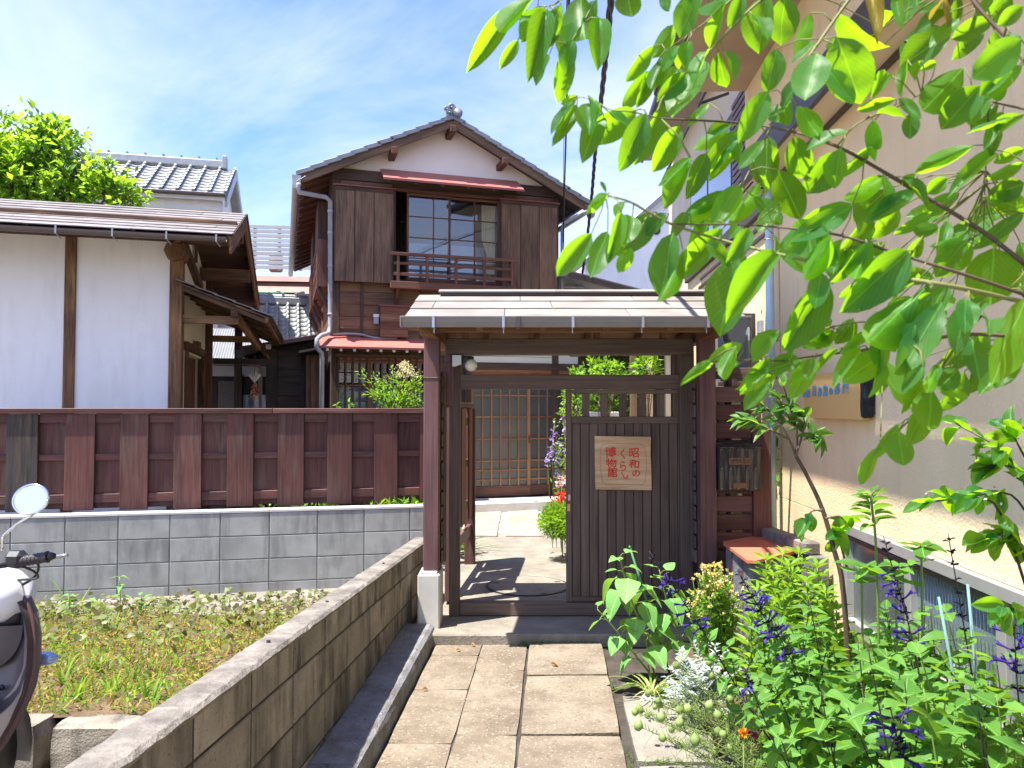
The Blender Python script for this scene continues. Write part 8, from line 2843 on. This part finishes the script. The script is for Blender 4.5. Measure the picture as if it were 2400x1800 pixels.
# ================================================================== SCOOTER
XS = -1.745
sc = thing('motor_scooter', 'bronze motor scooter with round chrome mirror at the left edge', 'scooter', (XS, 2.2, .12), 0, world_coords=True)
# leg shield seen from the rider side: lofted sheet
prof = [(.90, .120, 2.475), (.885, .145, 2.472), (.83, .178, 2.465), (.76, .196, 2.455), (.68, .203, 2.445), (.60, .197, 2.43), (.52, .178, 2.40), (.45, .150, 2.37), (.40, .130, 2.33), (.37, .125, 2.26)]
V, Fc, nc = [], [], 13
for z, hw, y in prof:
    for i in range(nc):
        s = i / (nc - 1) * 2 - 1
        V.append((XS + s * hw, y - .045 * (1 - s * s) * -1 - .03 * abs(s) ** 6, z))
nfront = len(V)
for z, hw, y in prof:
    for i in range(nc):
        s = i / (nc - 1) * 2 - 1
        V.append((XS + s * (hw + .006), y + .035 + .045 * (1 - s * s), z))
r_ = len(prof)
for j in range(r_ - 1):
    for i in range(nc - 1):
        a = j * nc + i
        Fc.append([a + nc, a + nc + 1, a + 1, a]); Fc.append([nfront + a, nfront + a + 1, nfront + a + nc + 1, nfront + a + nc])
for j in range(r_ - 1):
    a = j * nc; Fc.append([a, nfront + a, nfront + a + nc, a + nc][::-1])
    a = j * nc + nc - 1; Fc.append([a, nfront + a, nfront + a + nc, a + nc])
for i in range(nc - 1):
    Fc.append([i, i + 1, nfront + i + 1, nfront + i])
    a = (r_ - 1) * nc + i
    Fc.append([a, nfront + a, nfront + a + 1, a + 1])
part(sc, 'leg_shield', V, Fc, BRONZE, (XS, 2.45, .68), None, True)
for s in (-1, 1):
    tube(sc, 'shield_trim', smooth_poly([(XS + s * (hw + .004), y + .0, z) for z, hw, y in prof], 2), .007, W_POST, 7)
# glove pocket
lathe(sc, 'pocket_hole', [(.0, -.02), (.085, -.018), (.10, .0), (.10, .03)], (XS + .05, 2.475, .83), BLACK, 20, 'Y')
V = []
V2, F2 = [], []
for j in range(8):
    t = j / 7
    for i in range(11):
        s = i / 10 * 2 - 1
        hw = .145 * math.sqrt(max(0, 1 - (t * .98) ** 2))
        V2.append((XS + .02 + s * hw, 2.462 - .030 * (1 - t ** 2) * (1 - s * s * .6), .80 - t * .15))
for j in range(7):
    for i in range(10):
        a = j * 11 + i
        F2.append([a, a + 11, a + 12, a + 1])
part(sc, 'pocket_cover', V2, F2, BRONZE, None, None, True)
lathe(sc, 'screw', [(.010, 0), (.008, -.006), (0, -.007)], (XS + .10, 2.452, .60), BLACK, 10, 'Y')
# white headlight cowl
lathe(sc, 'handlebar_cowl', [(.0, -.155), (.05, -.15), (.085, -.10), (.10, .0), (.085, .10), (.05, .15), (.0, .155)], (XS, 2.49, .885), WHITEP, 20, 'X')
box(sc, 'switch_pod', (XS + .165, 2.34, 1.005), (XS + .225, 2.39, 1.055), BLACK, .014)
box(sc, 'switch_pod', (XS - .225, 2.34, 1.005), (XS - .165, 2.39, 1.055), BLACK, .014)
tube(sc, 'brake_cable', smooth_poly([(XS + .20, 2.39, 1.03), (XS + .215, 2.44, 1.0), (XS + .19, 2.46, .95), (XS + .10, 2.47, .90)], 4), .0045, BLACK, 6)
tube(sc, 'wire_loom', smooth_poly([(XS + .21, 2.36, 1.01), (XS + .235, 2.39, .985), (XS + .22, 2.43, .955), (XS + .13, 2.47, .94)], 4), .004, BLACK, 6)
gA, gB = P(36, 1318, 2.36), P(112, 1305, 2.36)
for s in (1, -1):
    def mx(p): return Vector((XS + s * (p.x - XS), p.y, p.z))
    tube(sc, 'grip', [mx(gA), mx(gA.lerp(gB, .08)), mx(gA.lerp(gB, .1)), mx(gA.lerp(gB, .92)), mx(gB)], [.020, .020, .0165, .0165, .019], paint('grip_rubber', (.055, .045, .045), .7), 12)
    for k in range(6):
        q = mx(gA.lerp(gB, .2 + k * .12))
        lathe(sc, 'grip_rib', [(.0166, -.002), (.0182, 0), (.0166, .002)], q, BLACK, 12, 'X')
    e = mx(gB); d = (mx(gB) - mx(gA)).normalized()
    tube(sc, 'bar_end', [e, e + d * .012, e + d * .022], [.013, .013, .008], BLACK, 10)
    tube(sc, 'bar', [mx(gA) - d * .2, mx(gA)], .012, BLACK, 10)
    tube(sc, 'brake_lever', smooth_poly([mx(gA) + Vector((0, .05, -.01)), mx(gA.lerp(gB, .5)) + Vector((0, .075, -.012)), mx(gB) + Vector((s * .02, .07, -.008))], 4), [.006] * 9, STEEL, 7)
    # mirror
    mc_ = mx(P(73, 1171, 2.34))
    tube(sc, 'mirror_stem', smooth_poly([mx(P(6, 1290, 2.40)), mx(P(6, 1265, 2.40)), mx(P(12, 1252, 2.40)), mx(P(45, 1225, 2.38)), mx(P(82, 1203, 2.37))], 4), .0042, CHROME, 8)
    nrm = Vector((0, -1, 0)); nrm = Vector((-.06 * s, -1, -.02)).normalized() if False else Vector((.10 * s, -1, .30)).normalized()
    q_ = nrm.to_track_quat('Y', 'Z').to_matrix() @ Matrix.Rotation(math.pi, 3, 'Z')
    RM = .050
    def ring(rr, off): return [mc_ + nrm * off + (q_ @ Vector((rr * math.cos(t) * 1.04, 0, rr * math.sin(t) * .94))) for t in np.linspace(0, 2 * math.pi, 33)[:-1]]
    outer, inner, back = ring(RM, .0), ring(RM * .92, .004), ring(RM * .55, -.028)
    V = outer + back + [mc_ - nrm * .034]
    Fc = [[i, (i + 1) % 32, 32 + (i + 1) % 32, 32 + i] for i in range(32)] + [[32 + i, 32 + (i + 1) % 32, 64] for i in range(32)]
    ms = part(sc, 'mirror_shell', V, Fc, CHROME, mc_, None, True)
    tube(ms, 'mirror_rim', ring(RM * .97, .002) + [ring(RM * .97, .002)[0]], .0045, CHROME, 8)
    g_ = ring(RM * .93, .0045)
    part(ms, 'mirror_glass', g_, [list(range(32)) if s else None], MIRROR, mc_, None, False)
    tube(sc, 'turn_signal_arm', [(XS + s * .13, 2.54, .665), (XS + s * .165, 2.55, .66)], .012, BLACK, 8)
    lathe(sc, 'turn_signal', [(.0, .055), (.013, .05), (.022, .025), (.024, .0), (.012, -.015)] if s > 0 else [(.012, .015), (.024, .0), (.022, -.025), (.013, -.05), (.0, -.055)], (XS + s * .165, 2.55, .66), INDICATOR if s > 0 else INDICATOR, 12, 'X')
# floor, body, seat, wheels
box(sc, 'floorboard', (XS - .14, 1.75, .34), (XS + .14, 2.36, .375), BRONZE, .012)
V, Fc = [], []
sec = [(1.80, .14, .36, .42), (1.70, .16, .34, .62), (1.55, .18, .34, .72), (1.30, .18, .40, .76), (1.10, .15, .48, .76), (.95, .10, .56, .74)]
for y, hw, z0, z1_ in sec:
    for i in range(12):
        a = i / 12 * 2 * math.pi
        V.append((XS + hw * math.cos(a), y, (z0 + z1_) / 2 + (z1_ - z0) / 2 * math.sin(a)))
for j in range(len(sec) - 1):
    for i in range(12):
        i2 = (i + 1) % 12
        Fc.append([j * 12 + i, j * 12 + i2, (j + 1) * 12 + i2, (j + 1) * 12 + i][::-1])
Fc.append([i for i in range(12)]); Fc.append([(len(sec) - 1) * 12 + i for i in range(12)][::-1])
part(sc, 'rear_body', V, Fc, BRONZE, None, None, True)
rough_block(sc, 'seat', (XS - .14, 1.02, .76), (XS + .14, 1.72, .86), BLACK, 2, .03, 4)
for y in (1.15, 2.42):
    w_ = lathe(sc, 'wheel', [(.14, -.03), (.20, -.045), (.225, -.02), (.225, .02), (.20, .045), (.14, .03)], (XS, y, .345), BLACK, 24, 'X')
    lathe(w_, 'hub', [(.0, -.035), (.13, -.03), (.14, -.01), (.14, .01), (.13, .03), (.0, .035)], (XS, y, .345), STEEL, 20, 'X')
for s in (-1, 1):
    tube(sc, 'fork_leg', [(XS + s * .065, 2.55, .62), (XS + s * .065, 2.42, .345)], .020, BLACKIRON, 9)
V, Fc = [], []
for j in range(9):
    a = -.3 + 2.6 * j / 8
    for i in range(5):
        s = i / 4 * 2 - 1
        rr = .265 - .03 * s * s
        V.append((XS + s * .075, 2.42 + rr * math.cos(a), .345 + rr * math.sin(a)))
for j in range(8):
    for i in range(4):
        a = j * 5 + i
        Fc.append([a, a + 5, a + 6, a + 1])
part(sc, 'front_fender', V, Fc, BRONZE, None, None, True)
